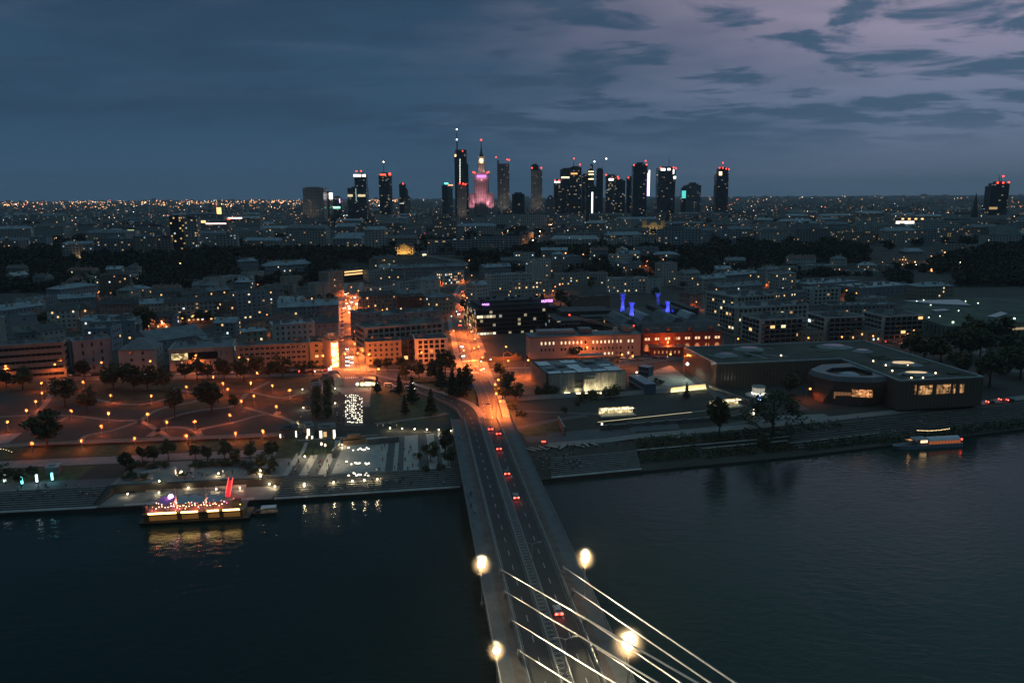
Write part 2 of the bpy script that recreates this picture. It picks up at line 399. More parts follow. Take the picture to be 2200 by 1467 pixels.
# ------------------------------------------------------------------ bridge
BO, BTH = (-13.3, 231.0), .1238
bd = (-math.sin(BTH), math.cos(BTH)); bt = (math.cos(BTH), math.sin(BTH))
def zdeck(s): return lerp([(-84, 12), (0, 11), (118, 9.9)], s)
def BW(s, t, z=0): return (BO[0] + bd[0] * s + bt[0] * t, BO[1] + bd[1] * s + bt[1] * t, zdeck(s) + z)
def build_bridge():
    root = thing('cable_stayed_bridge', 'long cable-stayed road bridge with two carriageways running from the near river to the city', 'bridge', (*BO, 0), BTH)
    S = [-330, -250, -170] + list(range(-84, 119, 10)) + [118]
    def strip(name, t0, t1, dz, th, m, ms=None):
        mb = MB()
        for a, b in zip(S, S[1:]):
            za, zb = zdeck(a) + dz, zdeck(b) + dz
            mb.poly([(t0, a, za), (t1, a, za), (t1, b, zb), (t0, b, zb)])
            mb.poly([(t0, b, zb), (t0, b, zb - th), (t0, a, za - th), (t0, a, za)]); mb.poly([(t1, a, za), (t1, a, za - th), (t1, b, zb - th), (t1, b, zb)])
            mb.poly([(t0, b, zb - th), (t1, b, zb - th), (t1, a, za - th), (t0, a, za - th)])
        return mb.build(name, m, root)
    strip('deck', 0.1, 26.9, -.16, 1.9, m_conc_d)
    strip('sidewalk', -.1, 5.5, .02, .17, mat('deck_walk', (.082, .094, .105), .8, .2, .3)); strip('sidewalk', 21.4, 27.1, .02, .17, MATS['deck_walk'])
    strip('cycle_lane', 3.3, 5.3, .03, .006, mat('cycle_paving', (.095, .072, .066), .85, .3, .3)); strip('cycle_lane', 21.6, 23.6, .03, .006, MATS['cycle_paving'])
    strip('kerb', 5.5, 6.3, .26, .4, m_conc_d); strip('kerb', 20.6, 21.4, .26, .4, m_conc_d)
    strip('median', 12.1, 14.8, .05, .2, mat('median_plate', (.07, .075, .08), .7, .2, .5))
    strip('kerb', 12.05, 12.4, .28, .42, m_conc_d); strip('kerb', 14.5, 14.85, .28, .42, m_conc_d)
    lt = MB(); s = -160.0
    while s < 116:                                              # crossed bars over the gap between the carriageways
        z = zdeck(s) + .34
        for a, b in (((12.5, s), (14.4, s + 1.1)), ((14.4, s), (12.5, s + 1.1))):
            dx, dy = b[0] - a[0], b[1] - a[1]; l = math.hypot(dx, dy); nx, ny = -dy / l * .14, dx / l * .14
            lt.poly([(a[0] - nx, a[1] - ny, z), (b[0] - nx, b[1] - ny, z), (b[0] + nx, b[1] + ny, z), (a[0] + nx, a[1] + ny, z)][::1])
        s += 1.9
    lt.build('lattice', m_conc, root)
    for t in (9.2, 17.7):
        mk = MB(); s = -160.0
        while s < 112:
            mk.poly([(t - .09, s, zdeck(s) - .12), (t + .09, s, zdeck(s) - .12), (t + .09, s + 3, zdeck(s + 3) - .12), (t - .09, s + 3, zdeck(s + 3) - .12)], 1); s += 9
        for a, b in zip(S, S[1:]): mk.poly([(t - 2.9, a, zdeck(a) - .13), (t + 2.9, a, zdeck(a) - .13), (t + 2.9, b, zdeck(b) - .13), (t - 2.9, b, zdeck(b) - .13)])
        mk.build('roadway', [m_asph2, mat('road_paint_worn', (.42, .42, .40), .7, .4, 1.2)], root)
    for t in (6.6, 11.8, 15.1, 20.3):
        mk = MB()
        for a, b in zip(S, S[1:]): mk.poly([(t - .07, a, zdeck(a) - .12), (t + .07, a, zdeck(a) - .12), (t + .07, b, zdeck(b) - .12), (t - .07, b, zdeck(b) - .12)])
        mk.build('edge_line', mat('edge_paint_worn', (.22, .22, .21), .7, .5, .8), root)
    for t, h, post, nm in ((.05, 1.2, 2.0, 'railing'), (26.95, 1.2, 2.0, 'railing'), (5.9, .85, 4.0, 'guard_rail'), (21.0, .85, 4.0, 'guard_rail'), (12.25, .7, 4.0, 'guard_rail'), (14.65, .7, 4.0, 'guard_rail')):
        mb = MB(); b0 = 0 if nm == 'railing' else .26
        for a, b in zip(S, S[1:]):
            for zz, r in ((h, .06), (h * .55, .04)) if nm == 'railing' else ((h, .13),):
                mb.tube([(t, a, zdeck(a) + zz + b0), (t, b, zdeck(b) + zz + b0)], r, 0, 4)
        s = -160.0
        while s < 117: mb.box(t - .04, t + .04, s - .04, s + .04, zdeck(s) + .02 + b0, zdeck(s) + h + b0); s += post
        mb.build(nm, m_steel, root)
    # stays
    T = Vector((24.5, 22, 0)); inv = (Matrix.Translation((*BO, 0)) @ Matrix.Rotation(BTH, 4, 'Z')).inverted()
    m_cab = mat('cable_sheath', (.62, .60, .56), .35, .05, 1)
    AL = [(1075, 1222), (1085, 1270), (1097, 1330), (1115, 1397)]; AR = [(1210, 1217), (1230, 1265), (1253, 1325), (1280, 1390)]
    for side, A in ((-1, AL), (1, AR)):
        for k, p in enumerate(A):
            x, y = U(*p, 13.3); a = inv @ Vector((x, y, 13.3)); e = inv @ Vector((T.x + side * .5, T.y, (83.7 - k * 1.23) if side < 0 else (82 - k * .67)))
            mb = MB(); mb.tube([a, a + (e - a) * .5, e], .115, 0, 8); c = mb.build('cable', m_cab, root)
            f = MB(); d = (e - a).normalized(); f.tube([a - d * 1.0, a + d * 1.6], .30, 0, 8); f.box(a.x - .35, a.x + .35, a.y - .9, a.y + .5, zdeck(a.y) + .26, a.z - .2)
            for q in (-1, 1): f.tube([a + Vector((.1 * q, -.3, -.3)), a + d * 1.1 + Vector((.25 * q, 0, .55))], .08, 0, 5)
            f.build('cable_anchor', m_steel, c)
    py = MB()
    for sd in (-1, 1):
        b = inv @ Vector((*[BO[i] + bd[i] * -206 + bt[i] * (13.5 + sd * 16) for i in (0, 1)], -2)); t = inv @ Vector((T.x + sd * .9, T.y, 86)); k = inv @ Vector((T.x + sd * 1.2, T.y, 62))
        py.tube([b, k], 2.2, 0, 8, 1.4); py.tube([k, t], 1.4, 0, 8, 1.0)
    py.build('pylon', m_conc, root)
    for s in (-20, 40, 85):
        for t in (6, 21): pr = MB(); pr.prism([(t - 1.6, s - 1), (t + 1.6, s - 1), (t + 1.6, s + 1), (t - 1.6, s + 1)], -2, zdeck(s) - 2.0); pr.build('pier', m_conc_d, root)
    return root
build_bridge()

# ------------------------------------------------------------------ streets
def road(name, px, w, dz=.05, m=None, k=6, pav=0.0, thick=0.0, z=None, o=0.0):
    P = along(px, k)
    if z: P = [(*p, z[0] + (z[1] - z[0]) * i / (len(P) - 1)) for i, p in enumerate(P)]
    if pav:
        for s in (-1, 1):
            mb = MB(); ribbon(mb, P, pav, .14, 0, s * (w / 2 + pav / 2), .14); struct(mb.build('pavement', m_pave))
    mb = MB(); ribbon(mb, P, w, dz, 0, o, thick); struct(mb.build(name, m or m_asph))
    return P
# carriageway that leaves the bridge and runs into the right-hand street
a1 = BW(118, 17.7); a0 = BW(118, 9.2)
RS = [a1[:2]] + [G(*p)[:2] for p in ((1042, 850), (1026, 815), (1013, 775), (1001, 735), (991, 700), (986, 668), (994, 635), (1006, 605), (1013, 585), (1010, 566))]
RS = smooth(RS, 5); zz = lambda i: max(8.05, a1[2] - .13 - i * .2)
RS = [(*p, zz(i)) for i, p in enumerate(RS)]
mb = MB(); ribbon(mb, RS[:14], 9.4, 0, 0, .6, 3); ribbon(mb, RS[13:], 12.5, 0, 0, .6); struct(mb.build('road', m_asph))
mb = MB(); dashes(mb, RS, .16, .03, 2.2, 3.5, 0, 1.2); dashes(mb, RS, .14, .03, 2.2, 5.5, 0, -2.0); dashes(mb, RS[10:], .14, .03, 2.2, 6, 0, 4.4)
struct(mb.build('road_markings', m_white))
mb = MB(); ribbon(mb, RS[:18], 3.4, .14, 0, 7.6, 3); ribbon(mb, RS[17:], 4, .14, 0, 9.2); ribbon(mb, RS[13:], 4, .14, 0, -8.2); struct(mb.build('pavement', m_pave))
# the other carriageway curves off to the left
RR = smooth([a0[:2]] + [G(*p)[:2] for p in ((995, 880), (960, 860), (918, 843), (872, 829), (820, 817), (778, 806))], 6)
RR = [(*p, max(8.06, a0[2] - .13 - i * .09)) for i, p in enumerate(RR)]
mb = MB(); ribbon(mb, RR, 7.2, 0, 0, 0, 3); struct(mb.build('road', m_asph2))
mb = MB(); dashes(mb, RR, .16, .03, 3, 6); struct(mb.build('road_markings', m_white))
mb = MB(); ribbon(mb, RR, 3.2, .16, 0, 5.4, 3); ribbon(mb, RR, .5, .5, 0, -4.1, 3.4); struct(mb.build('pavement', m_pave))
LS = road('road', [(752, 800), (749, 770), (750, 735), (750, 700), (750, 665), (752, 640), (758, 615), (768, 596), (782, 580)], 13, pav=5, k=5)
mb = MB(); dashes(mb, LS, .15, .09, 2.5, 4); struct(mb.build('road_markings', m_white))
XR = road('road', [(-60, 822), (100, 815), (250, 812), (400, 810), (560, 806), (660, 802), (745, 800), (830, 802), (920, 806), (1015, 803), (1100, 798), (1200, 795), (1300, 787), (1400, 775), (1500, 760), (1620, 744), (1760, 736), (1900, 730), (2040, 740), (2140, 770), (2200, 800)], 11, .07, k=4)
mb = MB(); ribbon(mb, XR, 4, .15, 0, -8.5, .1); struct(mb.build('pavement', m_pave))
sheet('road', [(700, 806), (722, 788), (800, 790), (850, 800), (860, 815), (780, 822), (735, 818)], .09, m_asph)
sheet('road', [(990, 812), (990, 795), (1060, 792), (1075, 806), (1050, 818)], .09, m_asph)
def zebra(c0, c1, wid, n, dz=.13):
    mb = MB(); A, B = G(*c0), G(*c1); dx, dy = (B[0] - A[0]) / n, (B[1] - A[1]) / n; l = math.hypot(dx, dy); nx, ny = -dy / l * wid / 2, dx / l * wid / 2
    for i in range(n):
        a = (A[0] + dx * i, A[1] + dy * i); b = (a[0] + dx * .5, a[1] + dy * .5); z = 8.0 + dz
        mb.poly([(a[0] - nx, a[1] - ny, z), (b[0] - nx, b[1] - ny, z), (b[0] + nx, b[1] + ny, z), (a[0] + nx, a[1] + ny, z)])
    struct(mb.build('crosswalk', m_white))
zebra((992, 777), (1028, 774), 4, 12); zebra((1001, 801), (1046, 799), 4, 14); zebra((733, 795), (775, 794), 4, 13); zebra((700, 800), (706, 816), 4, 8); zebra((742, 812), (790, 810), 4, 12)
road('road', [(1185, 640), (1178, 618), (1187, 600), (1240, 588)], 8, k=4); road('road', [(1545, 745), (1530, 700), (1512, 660), (1500, 630), (1490, 600)], 9, k=4)
road('road', [(1565, 742), (1640, 738)], 9); road('road', [(0, 700), (150, 692), (300, 695), (480, 690), (600, 682), (725, 680)], 8, k=3)
# the long avenue climbing to the towers
mb = MB(); ribbon(mb, along([(1130, 540), (1160, 500), (1185, 485), (1212, 468)], 8), 22, .6, 0); ribbon(mb, along([(1010, 566), (900, 545), (905, 520)], 6), 12, .6, 0); struct(mb.build('road', m_asph))

# ------------------------------------------------------------------ park on the left
sheet('lawn', [(-120, 826), (660, 812), (648, 930), (600, 942), (300, 952), (-120, 968)], .03, m_meadow)
def path(px, w=2.6, k=5, dz=.08):
    mb = MB(); ribbon(mb, along(px, k), w, dz); struct(mb.build('path', m_path))
path([(-60, 900), (50, 893), (150, 893), (240, 903), (300, 905), (340, 925), (362, 940)]); path([(300, 905), (340, 880), (420, 862), (440, 850), (370, 835)])
path([(300, 905), (240, 925), (190, 935), (170, 948)]); path([(70, 893), (95, 870), (110, 845), (105, 815)]); path([(120, 910), (150, 893)], 2.2)
path([(205, 858), (260, 868), (310, 868), (355, 858)]); path([(415, 925), (500, 908), (578, 890), (640, 912)]); path([(525, 875), (578, 890)]); path([(530, 845), (500, 872), (440, 880), (390, 890), (350, 905)])
path([(538, 840), (580, 820)]); path([(540, 842), (600, 855), (640, 848)]); path([(320, 938), (345, 922), (380, 918), (420, 924), (430, 940)], 3.2)
path([(-80, 962), (100, 953), (300, 944), (430, 940), (600, 932), (650, 930)], 4)
sheet('paving', [(-20, 955), (-20, 935), (48, 930), (18, 952)], .1, m_pave)
# lower riverside road, hedges and promenade
def dband(name, x0, x1, d0, d1, dz, m, n=24, kind='structure'):
    mb = MB(); D = [d0, d1] + [d for d in (13, 13.2, 14, 15, 19, 24, 34, 60) if d0 < d < d1]; D.sort()
    for i in range(n):
        a, b = x0 + (x1 - x0) * i / n, x0 + (x1 - x0) * (i + 1) / n
        for c, d in zip(D, D[1:]):
            P = [(x, shore(x) + q / .97) for x, q in ((a, c), (b, c), (b, d), (a, d))]; mb.poly([(*p, zg(*p) + dz) for p in P])
    return struct(mb.build(name, m), kind)
dband('lawn', -330, -92, 44, 58, .05, m_grass); dband('road', -330, -70, 36, 43, .06, m_pave); dband('lawn', -230, -165, 21, 35, .06, m_grass)
dband('paving', -150, -88, 14.5, 35, .06, m_pave); dband('paving', -330, -150, 14, 21, .08, m_pave_d); dband('paving', -88, -20, 14, 35, .06, m_pave_d)
def steps(x0, x1, d0, d1, z0, z1, n, name='embankment_steps', m=None):
    mb = MB(); k = max(2, int((x1 - x0) / 8))
    for i in range(k):
        a, b = x0 + (x1 - x0) * i / k, x0 + (x1 - x0) * (i + 1) / k
        for j in range(n):
            c, d = d0 + (d1 - d0) * j / n, d0 + (d1 - d0) * (j + 1) / n; z = z0 + (z1 - z0) * (j + 1) / n; zl = z0 + (z1 - z0) * j / n
            P = lambda x, q: (x, shore(x) + q / .97)
            mb.poly([(*P(a, c), z), (*P(b, c), z), (*P(b, d), z), (*P(a, d), z)], 0)
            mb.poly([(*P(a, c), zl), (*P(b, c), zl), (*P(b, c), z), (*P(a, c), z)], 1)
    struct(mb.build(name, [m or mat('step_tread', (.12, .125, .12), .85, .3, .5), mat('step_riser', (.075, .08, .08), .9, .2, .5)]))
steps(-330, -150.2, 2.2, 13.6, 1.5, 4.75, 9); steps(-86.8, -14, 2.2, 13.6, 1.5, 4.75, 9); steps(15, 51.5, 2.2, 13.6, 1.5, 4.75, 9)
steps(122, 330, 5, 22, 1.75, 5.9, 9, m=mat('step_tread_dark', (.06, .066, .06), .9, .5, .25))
dband('quay', -330, -20, .2, 2.2, .18, m_conc); dband('quay', 15, 52, .2, 2.2, .18, m_conc); dband('quay', -147.5, -88, .2, 12.6, .12, m_conc_d)
# metro square
PL = [(652, 950), (968, 928), (988, 1018), (600, 1042)]
mb = MB(); bilin(mb, PL, 0, 1, 0, 1, .10, 0, 14, 12); struct(mb.build('paving', m_pave_d))
mb = MB()
for u0, u1 in ((.0, .055), (.095, .14), (.20, .245), (.275, .30), (.33, .40), (.47, .50), (.56, .575), (.62, .645), (.68, .77), (.83, .88), (.91, .955)): bilin(mb, PL, u0, u1, .02, .98, .13, 0, 1, 12)
bilin(mb, PL, .30, .56, .0, .98, .125, 0, 4, 12)
struct(mb.build('paving_stripes', m_pave_l))
sheet('paving', [(640, 948), (670, 822), (700, 805), (800, 815), (795, 865), (812, 935)], .11, mat('square_paving', (.17, .165, .155), .8, .2, .3))
sheet('paving', [(740, 915), (742, 848), (775, 848), (782, 915)], .14, m_pave_d)
sheet('lawn', [(800, 905), (790, 835), (870, 840), (935, 868), (955, 893)], .10, m_grass); sheet('lawn', [(838, 920), (840, 905), (960, 897), (968, 922)], .12, m_grass)
sheet('lawn', [(655, 952), (600, 958), (590, 985), (640, 985)], .20, m_grass); sheet('lawn', [(663, 950), (720, 948), (716, 975), (650, 980)], .20, m_grass)
sheet('lawn', [(880, 822), (1005, 815), (1035, 870), (985, 858), (930, 834)], .05, m_grass); sheet('lawn', [(820, 812), (1000, 812), (1005, 822), (880, 824)], .05, m_grass)
mb = MB(); ribbon(mb, along([(806, 912), (870, 903), (930, 895), (962, 888)]), 3.5, .2); struct(mb.build('path', m_path))
# right bank: meadow with walls, promenade
sheet('lawn', [(1100, 862), (1290, 850), (1520, 835), (1620, 895), (1290, 925), (1110, 905)], .05, mat('meadow_right', (.06, .058, .03), .95, .5, .15, bump=.4))
sheet('lawn', [(1105, 918), (1195, 905), (1210, 935), (1130, 945)], .08, m_grass)
mb = MB(); ribbon(mb, along([(1080, 880), (1160, 885), (1290, 890)]), 3, .12); ribbon(mb, along([(1090, 925), (1180, 905), (1260, 893)]), 3, .12); ribbon(mb, along([(1130, 945), (1300, 935), (1500, 925), (1640, 905), (1800, 905)]), 6, .12); struct(mb.build('path', m_pave_d))
dband('promenade', 15, 330, 26, 31, .14, m_pave); dband('paving', 15, 75, 31, 42, .12, m_pave_d)
sheet('paving', [(1600, 935), (1610, 915), (1660, 895), (1770, 890), (1820, 915), (1700, 935)], .25, m_pave); sheet('paving', [(1960, 905), (2060, 870), (2230, 850), (2260, 890), (2100, 905)], .25, m_pave)
sheet('paving', [(1480, 800), (1560, 850), (1700, 860), (1740, 880), (1640, 890), (1540, 860)], .08, m_pave_d)
sheet('yard', [(1395, 800), (1440, 785), (1500, 830), (1420, 840), (1385, 835)], .06, mat('yard_concrete', (.24, .25, .22), .9, .3, .2))
sheet('yard', [(1090, 800), (1140, 796), (1190, 845), (1100, 850)], .06, mat('yard_dirt', (.15, .12, .09), .95, .35, .2))
# ------------------------------------------------------------------ houses
WALL = {k: mat('render_' + k, c, .85, .16, .25, streak=.25) for k, c in dict(
    cream=(.40, .35, .27), white=(.52, .51, .48), grey=(.27, .28, .29), bluegrey=(.24, .27, .30), beige=(.34, .28, .22), brown=(.19, .14, .11),
    dark=(.05, .055, .06), pink=(.46, .25, .22), pale=(.44, .42, .38), brick=(.25, .085, .055), stone=(.38, .36, .32), yellow=(.46, .38, .22)).items()}
ROOF = {k: mat('roofing_' + k, c, .8, .35, .18) for k, c in dict(grey=(.13, .15, .165), blue=(.20, .25, .28), dark=(.045, .05, .055), green=(.085, .11, .10), felt=(.09, .095, .10), red=(.13, .06, .05), tin=(.27, .31, .33)).items()}
m_frame = mat('window_frame', (.42, .40, .37), .6, 0); m_frame_d = mat('window_frame_dark', (.06, .06, .065), .5, 0)
w_curt = glow('window_curtain', (1, .48, .20), .55, False); w_cool = glow('window_cool', (.85, .93, 1), 1.4, False)
PANES = dict(off=m_glass_d, a=w_lit, b=w_lit2, c=w_curt, d=w_cool)
WINC = {}
def win_mesh(w, h, kind, dark=False, n=1):
    key = (round(w, 1), round(h, 1), kind, dark, n)
    if key not in WINC:
        mb = MB(); mb.box(-w / 2, w / 2, -.05, .1, 0, h, 0)
        pw = (w - .14) / n
        for i in range(n):
            x = -w / 2 + .07 + i * pw; mb.box(x + .05, x + pw - .05, -.075, .1, .12, h - .12, 1)
        WINC[key] = mb.mesh('window', [m_frame_d if dark else m_frame, PANES[kind]])
    return WINC[key]
ch = MB(); ch.box(-.6, .6, -.35, .35, -.5, 1.6); ch.box(-.7, .7, -.45, .45, 1.6, 1.8); ch.tube([(-.3, 0, 1.8), (-.3, 0, 2.2)], .15); ch.tube([(.3, 0, 1.8), (.3, 0, 2.2)], .15)
CHIM = ch.mesh('chimney', WALL['beige'])
hb = MB(); hb.box(-2, 2, -1.5, 1.5, -.3, 2.2, 0); hb.box(-2.15, 2.15, -1.65, 1.65, 2.2, 2.4, 1); HUT = hb.mesh('stair_hut', [WALL['grey'], ROOF['dark']])
vb = MB(); vb.box(-1, 1, -.7, .7, -.2, 1.0); vb.tube([(0, 0, 1), (0, 0, 1.4)], .45, 0, 8); VENT = vb.mesh('roof_vent', m_steel)
NB = [0]
def pick(r, lit):
    return 'off' if r.random() > lit * 1.4 else r.choice('aabc' if r.random() < .9 else 'd')
def bld(a, b, h, dep, label, wall='grey', roof='flat', rc='grey', fl=4, pitch=3.4, win=(1.5, 1.7), lit=.06, style='grid', z0=8.0, name='apartment_building', cat='building', rh=3.5, base=.9, dark=False, clutter=3, side=True, n=2, lm=None, xy=None, group=None, ground_lit=0.0):
    NB[0] += 1; r = random.Random(NB[0] * 17)
    for _ in range(25):
        A, B = xy or (U(*a, z0 + h), U(*b, z0 + h)); z0 = .6 * z0 + .4 * zg((A[0] + B[0]) / 2, A[1] + dep * .3)
    w = math.hypot(B[0] - A[0], B[1] - A[1]); rz = math.atan2(B[1] - A[1], B[0] - A[0])
    root = thing(name, label, cat, (*A, z0), rz, group); wm = WALL[wall]; rm = ROOF[rc]
    mb = MB(); mb.box(0, w, 0, dep, -4, h, 0, bottom=False)
    for zb in ([h / fl + .3] if h > 8 else []): mb.box(-.12, w + .12, -.12, dep + .12, zb - .15, zb + .15, 0)
    mb.build('wall', [wm], root)
    rf = MB()
    if roof == 'flat':
        p = .35
        for x0, x1, y0, y1 in ((-.15, w + .15, -.15, p), (-.15, w + .15, dep - p, dep + .15), (-.15, p, p, dep - p), (w - p, w + .15, p, dep - p)): rf.box(x0, x1, y0, y1, h + .004, h + .7, 1)
        rf.poly([(p, p, h + .12), (w - p, p, h + .12), (w - p, dep - p, h + .12), (p, dep - p, h + .12)], 0)
    else:
        e = .5; q = dep * .5 if roof == 'hip' else -.01
        P = [(-e, -e, h + .02), (w + e, -e, h + .02), (w + e, dep + e, h + .02), (-e, dep + e, h + .02)]; q = min(q, w / 2 - .2)
        T1, T2 = (q - (0 if roof == 'hip' else e), dep / 2, h + rh), (w - q + (0 if roof == 'hip' else e), dep / 2, h + rh)
        rf.poly([P[0], P[1], T2, T1]); rf.poly([P[2], P[3], T1, T2]); rf.poly([P[1], P[2], T2], 0 if roof == 'hip' else 1); rf.poly([P[3], P[0], T1], 0 if roof == 'hip' else 1)
        rf.poly(P[::-1])
        for k in range(int(w / 9)):
            if r.random() < .6:
                x = 4 + k * 9 + r.random() * 2; y = dep * .24; z = h + rh * y / (dep / 2); s = rh / (dep / 2)
                if q + 2 < x < w - q - 2: rf.prism([(x, y - .9), (x + 1.4, y - .9), (x + 1.4, y + .9), (x, y + .9)], h, [z - .9 * s + .1, z - .9 * s + .1, z + .9 * s + .1, z + .9 * s + .1], 2)
    rfo = rf.build('roof', [rm, wm, m_glass_d], root)
    for k in range(clutter * 2):
        x, y = r.uniform(1.5, max(1.6, w - 1.5)), r.uniform(.2, .8) * dep; z = h + (.1 if roof == 'flat' else rh * max(0, 1 - abs(y - dep / 2) / (dep / 2)) - .3)
        if roof == 'flat' and w > 9 and dep > 8 and k % 3 == 0: ob('stair_hut', HUT, rfo, (min(max(x, 2.6), w - 2.6), min(max(y, 2.4), dep - 2.4), z))
        elif roof == 'flat' and k % 3 == 1: ob('roof_vent', VENT, rfo, (x, y, z))
        else: ob('chimney', CHIM, rfo, (x, y, z), sc=(1.2, 1.3, r.uniform(1.0, 1.6)))
    # windows
    fh = (h - base) / fl; ww, wh = win; wh = min(wh, fh - .7); faces = [(0, 0, 0, w)]
    c = (-A[0] * math.cos(rz) - A[1] * math.sin(rz))
    if side and c < -2: faces.append((0, dep, -math.pi / 2, dep))
    elif side and c > w + 2: faces.append((w, 0, math.pi / 2, dep))
    todo = []
    for fx, fy, fr, fw in faces:
        if style == 'ribbon':
            for k in range(fl):
                todo.append((fx + math.cos(fr) * fw / 2, fy + math.sin(fr) * fw / 2, base + k * fh + (fh - wh) / 2, fr, fw - 2.2, pick(r, lit)))
        else:
            nc = max(1, int((fw - 1.2) / pitch)); o = (fw - nc * pitch) / 2 + pitch / 2
            for k in range(fl):
                for i in range(nc):
                    t = o + i * pitch; pl = lit + (ground_lit if k == 0 else 0) + (lm or {}).get(k, 0)
                    todo.append((fx + math.cos(fr) * t, fy + math.sin(fr) * t, base + k * fh + (fh - wh) / 2, fr, ww, pick(r, pl)))
    rest = MB() if len(todo) > 100 else None
    for i, (x, y, z, fr, w_, kd) in enumerate(todo):
        if i < 100 or kd != 'off': ob('window_band' if style == 'ribbon' else 'window', win_mesh(w_, wh, kd, dark, max(2, int(w_ / 2.5)) if style == 'ribbon' else n), root, (x, y, z), fr)
        else:
            dx, dy = math.cos(fr) * w_ / 2, math.sin(fr) * w_ / 2; nx, ny = math.sin(fr) * .06, -math.cos(fr) * .06
            rest.poly([(x - dx + nx, y - dy + ny, z), (x + dx + nx, y + dy + ny, z), (x + dx + nx, y + dy + ny, z + wh), (x - dx + nx, y - dy + ny, z + wh)])
    if rest and rest.f: struct(rest.build('window', m_glass_d, root), 'stuff')
    if style == 'balcony':
        for k in range(fl):
            mb = MB(); z = base + k * fh; mb.box(-.3, w + .3, -1.5, -.08, z - .25, z, 0); mb.build('balcony', [WALL['white']], root)
            mb = MB(); mb.box(-.25, w + .25, -1.48, -1.42, z, z + .95, 0); mb.build('balcony_rail', [mat('rail_glass', (.10, .12, .13), .15, 0)], root)
    BL.append((A, B, dep, rz)); return root
BL = []
T = lambda *a, **k: bld(*a, **k)
# left of the left street: front row on the park road
T((-70, 750), (136, 737), 20, 16, 'long beige office block with ribbon windows at the far left above the park', 'beige', rc='felt', fl=5, style='ribbon', win=(9, 1.8), lit=0, name='office_building')
T((155, 736), (237, 728), 19, 18, 'grey stepped art deco block between the ribbon-windowed office and the hipped villa', 'grey', fl=4, pitch=5, win=(1.4, 2.6), lit=.04)
T((253, 753), (333, 750), 13, 18, 'pale villa-like block with grey hipped roof and an orange-lit corner', 'pale', 'hip', 'grey', fl=3, pitch=6.5, win=(1.6, 2), lit=.05, rh=6, clutter=0)
T((362, 753), (500, 746), 12.5, 26, 'flat modern block with dark glazed band and a few yellow-lit panes', 'stone', rc='grey', fl=2, pitch=3.2, win=(.9, 3), lit=.03, name='office_building')
T((506, 746), (663, 738), 13.5, 13, 'long pinkish four-storey block facing the park beside the orange corner house', 'beige', rc='felt', fl=4, pitch=3, win=(2.2, 1.5), lit=.01)
T((665, 737), (708, 735), 14.2, 15, 'orange-lit corner house of four storeys left of the glowing stair tower', 'yellow', rc='dark', fl=4, pitch=4, win=(2, 1.6), lit=.12)
# rows behind it
T((180, 708), (237, 707), 15, 18, 'bluish block with tall windows behind the stepped art deco block', 'bluegrey', fl=3, pitch=3.4, lit=.02)
T((195, 694), (289, 690), 15, 24, 'low block with broad terraced tin roof behind the bluish block', 'bluegrey', rc='blue', fl=3, lit=.12, pitch=5, clutter=7)
T((100, 668), (168, 664), 15, 13, 'white house with three lit windows under a black gable roof', 'white', 'gable', 'dark', fl=4, pitch=3.6, lit=.14)
T((172, 664), (203, 662), 14, 12, 'narrow brownish house with lamplit windows beside the white gabled house', 'beige', 'gable', 'dark', fl=4, lit=.3)
T((-60, 690), (78, 676), 16, 14, 'windowless slate-blue wall block at the far left', 'bluegrey', fl=3, pitch=12, lit=0, clutter=6)
T((30, 716), (84, 712), 12, 18, 'small greenish gabled house below the slate-blue wall block', 'grey', 'gable', 'green', fl=2, lit=0, clutter=4)
T((-30, 688), (10, 684), 24, 12, 'tall pale end wall cut by the left edge of the view', 'pale', fl=5, pitch=6, lit=0)
T((182, 643), (212, 641), 12, 14, 'short pink-lit house beside a black roof', 'pink', rc='dark', fl=3, pitch=4.5, lit=.02)
T((213, 655), (300, 653), 13, 12, 'pinkish tenement under a steep black roof with white chimneys', 'pink', 'gable', 'dark', fl=3, pitch=3, win=(1.1, 1.7), lit=.03, rh=5, clutter=6)
T((301, 654), (352, 651), 17, 14, 'pale tenement with iron balconies left of the long lit apartment house', 'pale', 'gable', 'blue', fl=5, pitch=2.8, win=(1.2, 1.6), lit=.05)
T((353, 652), (481, 646), 17, 13, 'long pale apartment house with many lit windows and dark balconies', 'pale', 'gable', 'dark', fl=5, pitch=3.4, win=(1.8, 1.5), lit=.14, ground_lit=.3)
T((482, 651), (506, 648), 17, 12, 'narrow brown house between the long apartment house and the blue-grey tower block', 'brown', fl=5, lit=.06)
T((506, 631), (572, 625), 23, 13, 'blue-grey seven-storey block with a ladder of windows', 'bluegrey', fl=7, pitch=4.2, win=(1.8, 1.5), lit=.11)
T((212, 592), (278, 590), 21, 13, 'dark brown tower block standing above the rooftops in front of the wood', 'brown', fl=7, pitch=5, lit=.06)
T((452, 599), (515, 592), 14, 12, 'pale five-storey slab in front of the wood, wider of two', 'pale', fl=5, pitch=4, win=(1.1, 1.3), lit=.02)
T((533, 587), (568, 583), 13, 12, 'pale narrow slab in front of the wood, right of the wider one', 'pale', fl=4, pitch=4, win=(1.1, 1.3), lit=.05)
T((612, 597), (650, 594), 12, 12, 'cream four-storey cube with one lit window among dark trees', 'cream', fl=4, pitch=3.4, win=(1, 1.3), lit=.06)
T((600, 580), (634, 578), 10, 10, 'small cream block peeping over the trees above the cream cube', 'cream', fl=3, lit=.08)
T((677, 611), (711, 608), 17, 14, 'blank grey box-shaped block left of the left street', 'stone', fl=5, pitch=14, lit=0)
T((705, 587), (737, 583), 25, 13, 'tall orange-tinted block with a column of lit windows beside the left street', 'beige', fl=8, pitch=4.2, win=(1.2, 1.4), lit=.2)
T((738, 582), (780, 578), 14, 16, 'dark office with glass ribbons at the head of the left street', 'dark', rc='dark', fl=4, style='ribbon', win=(9, 1.9), lit=.1, name='office_building', dark=True)
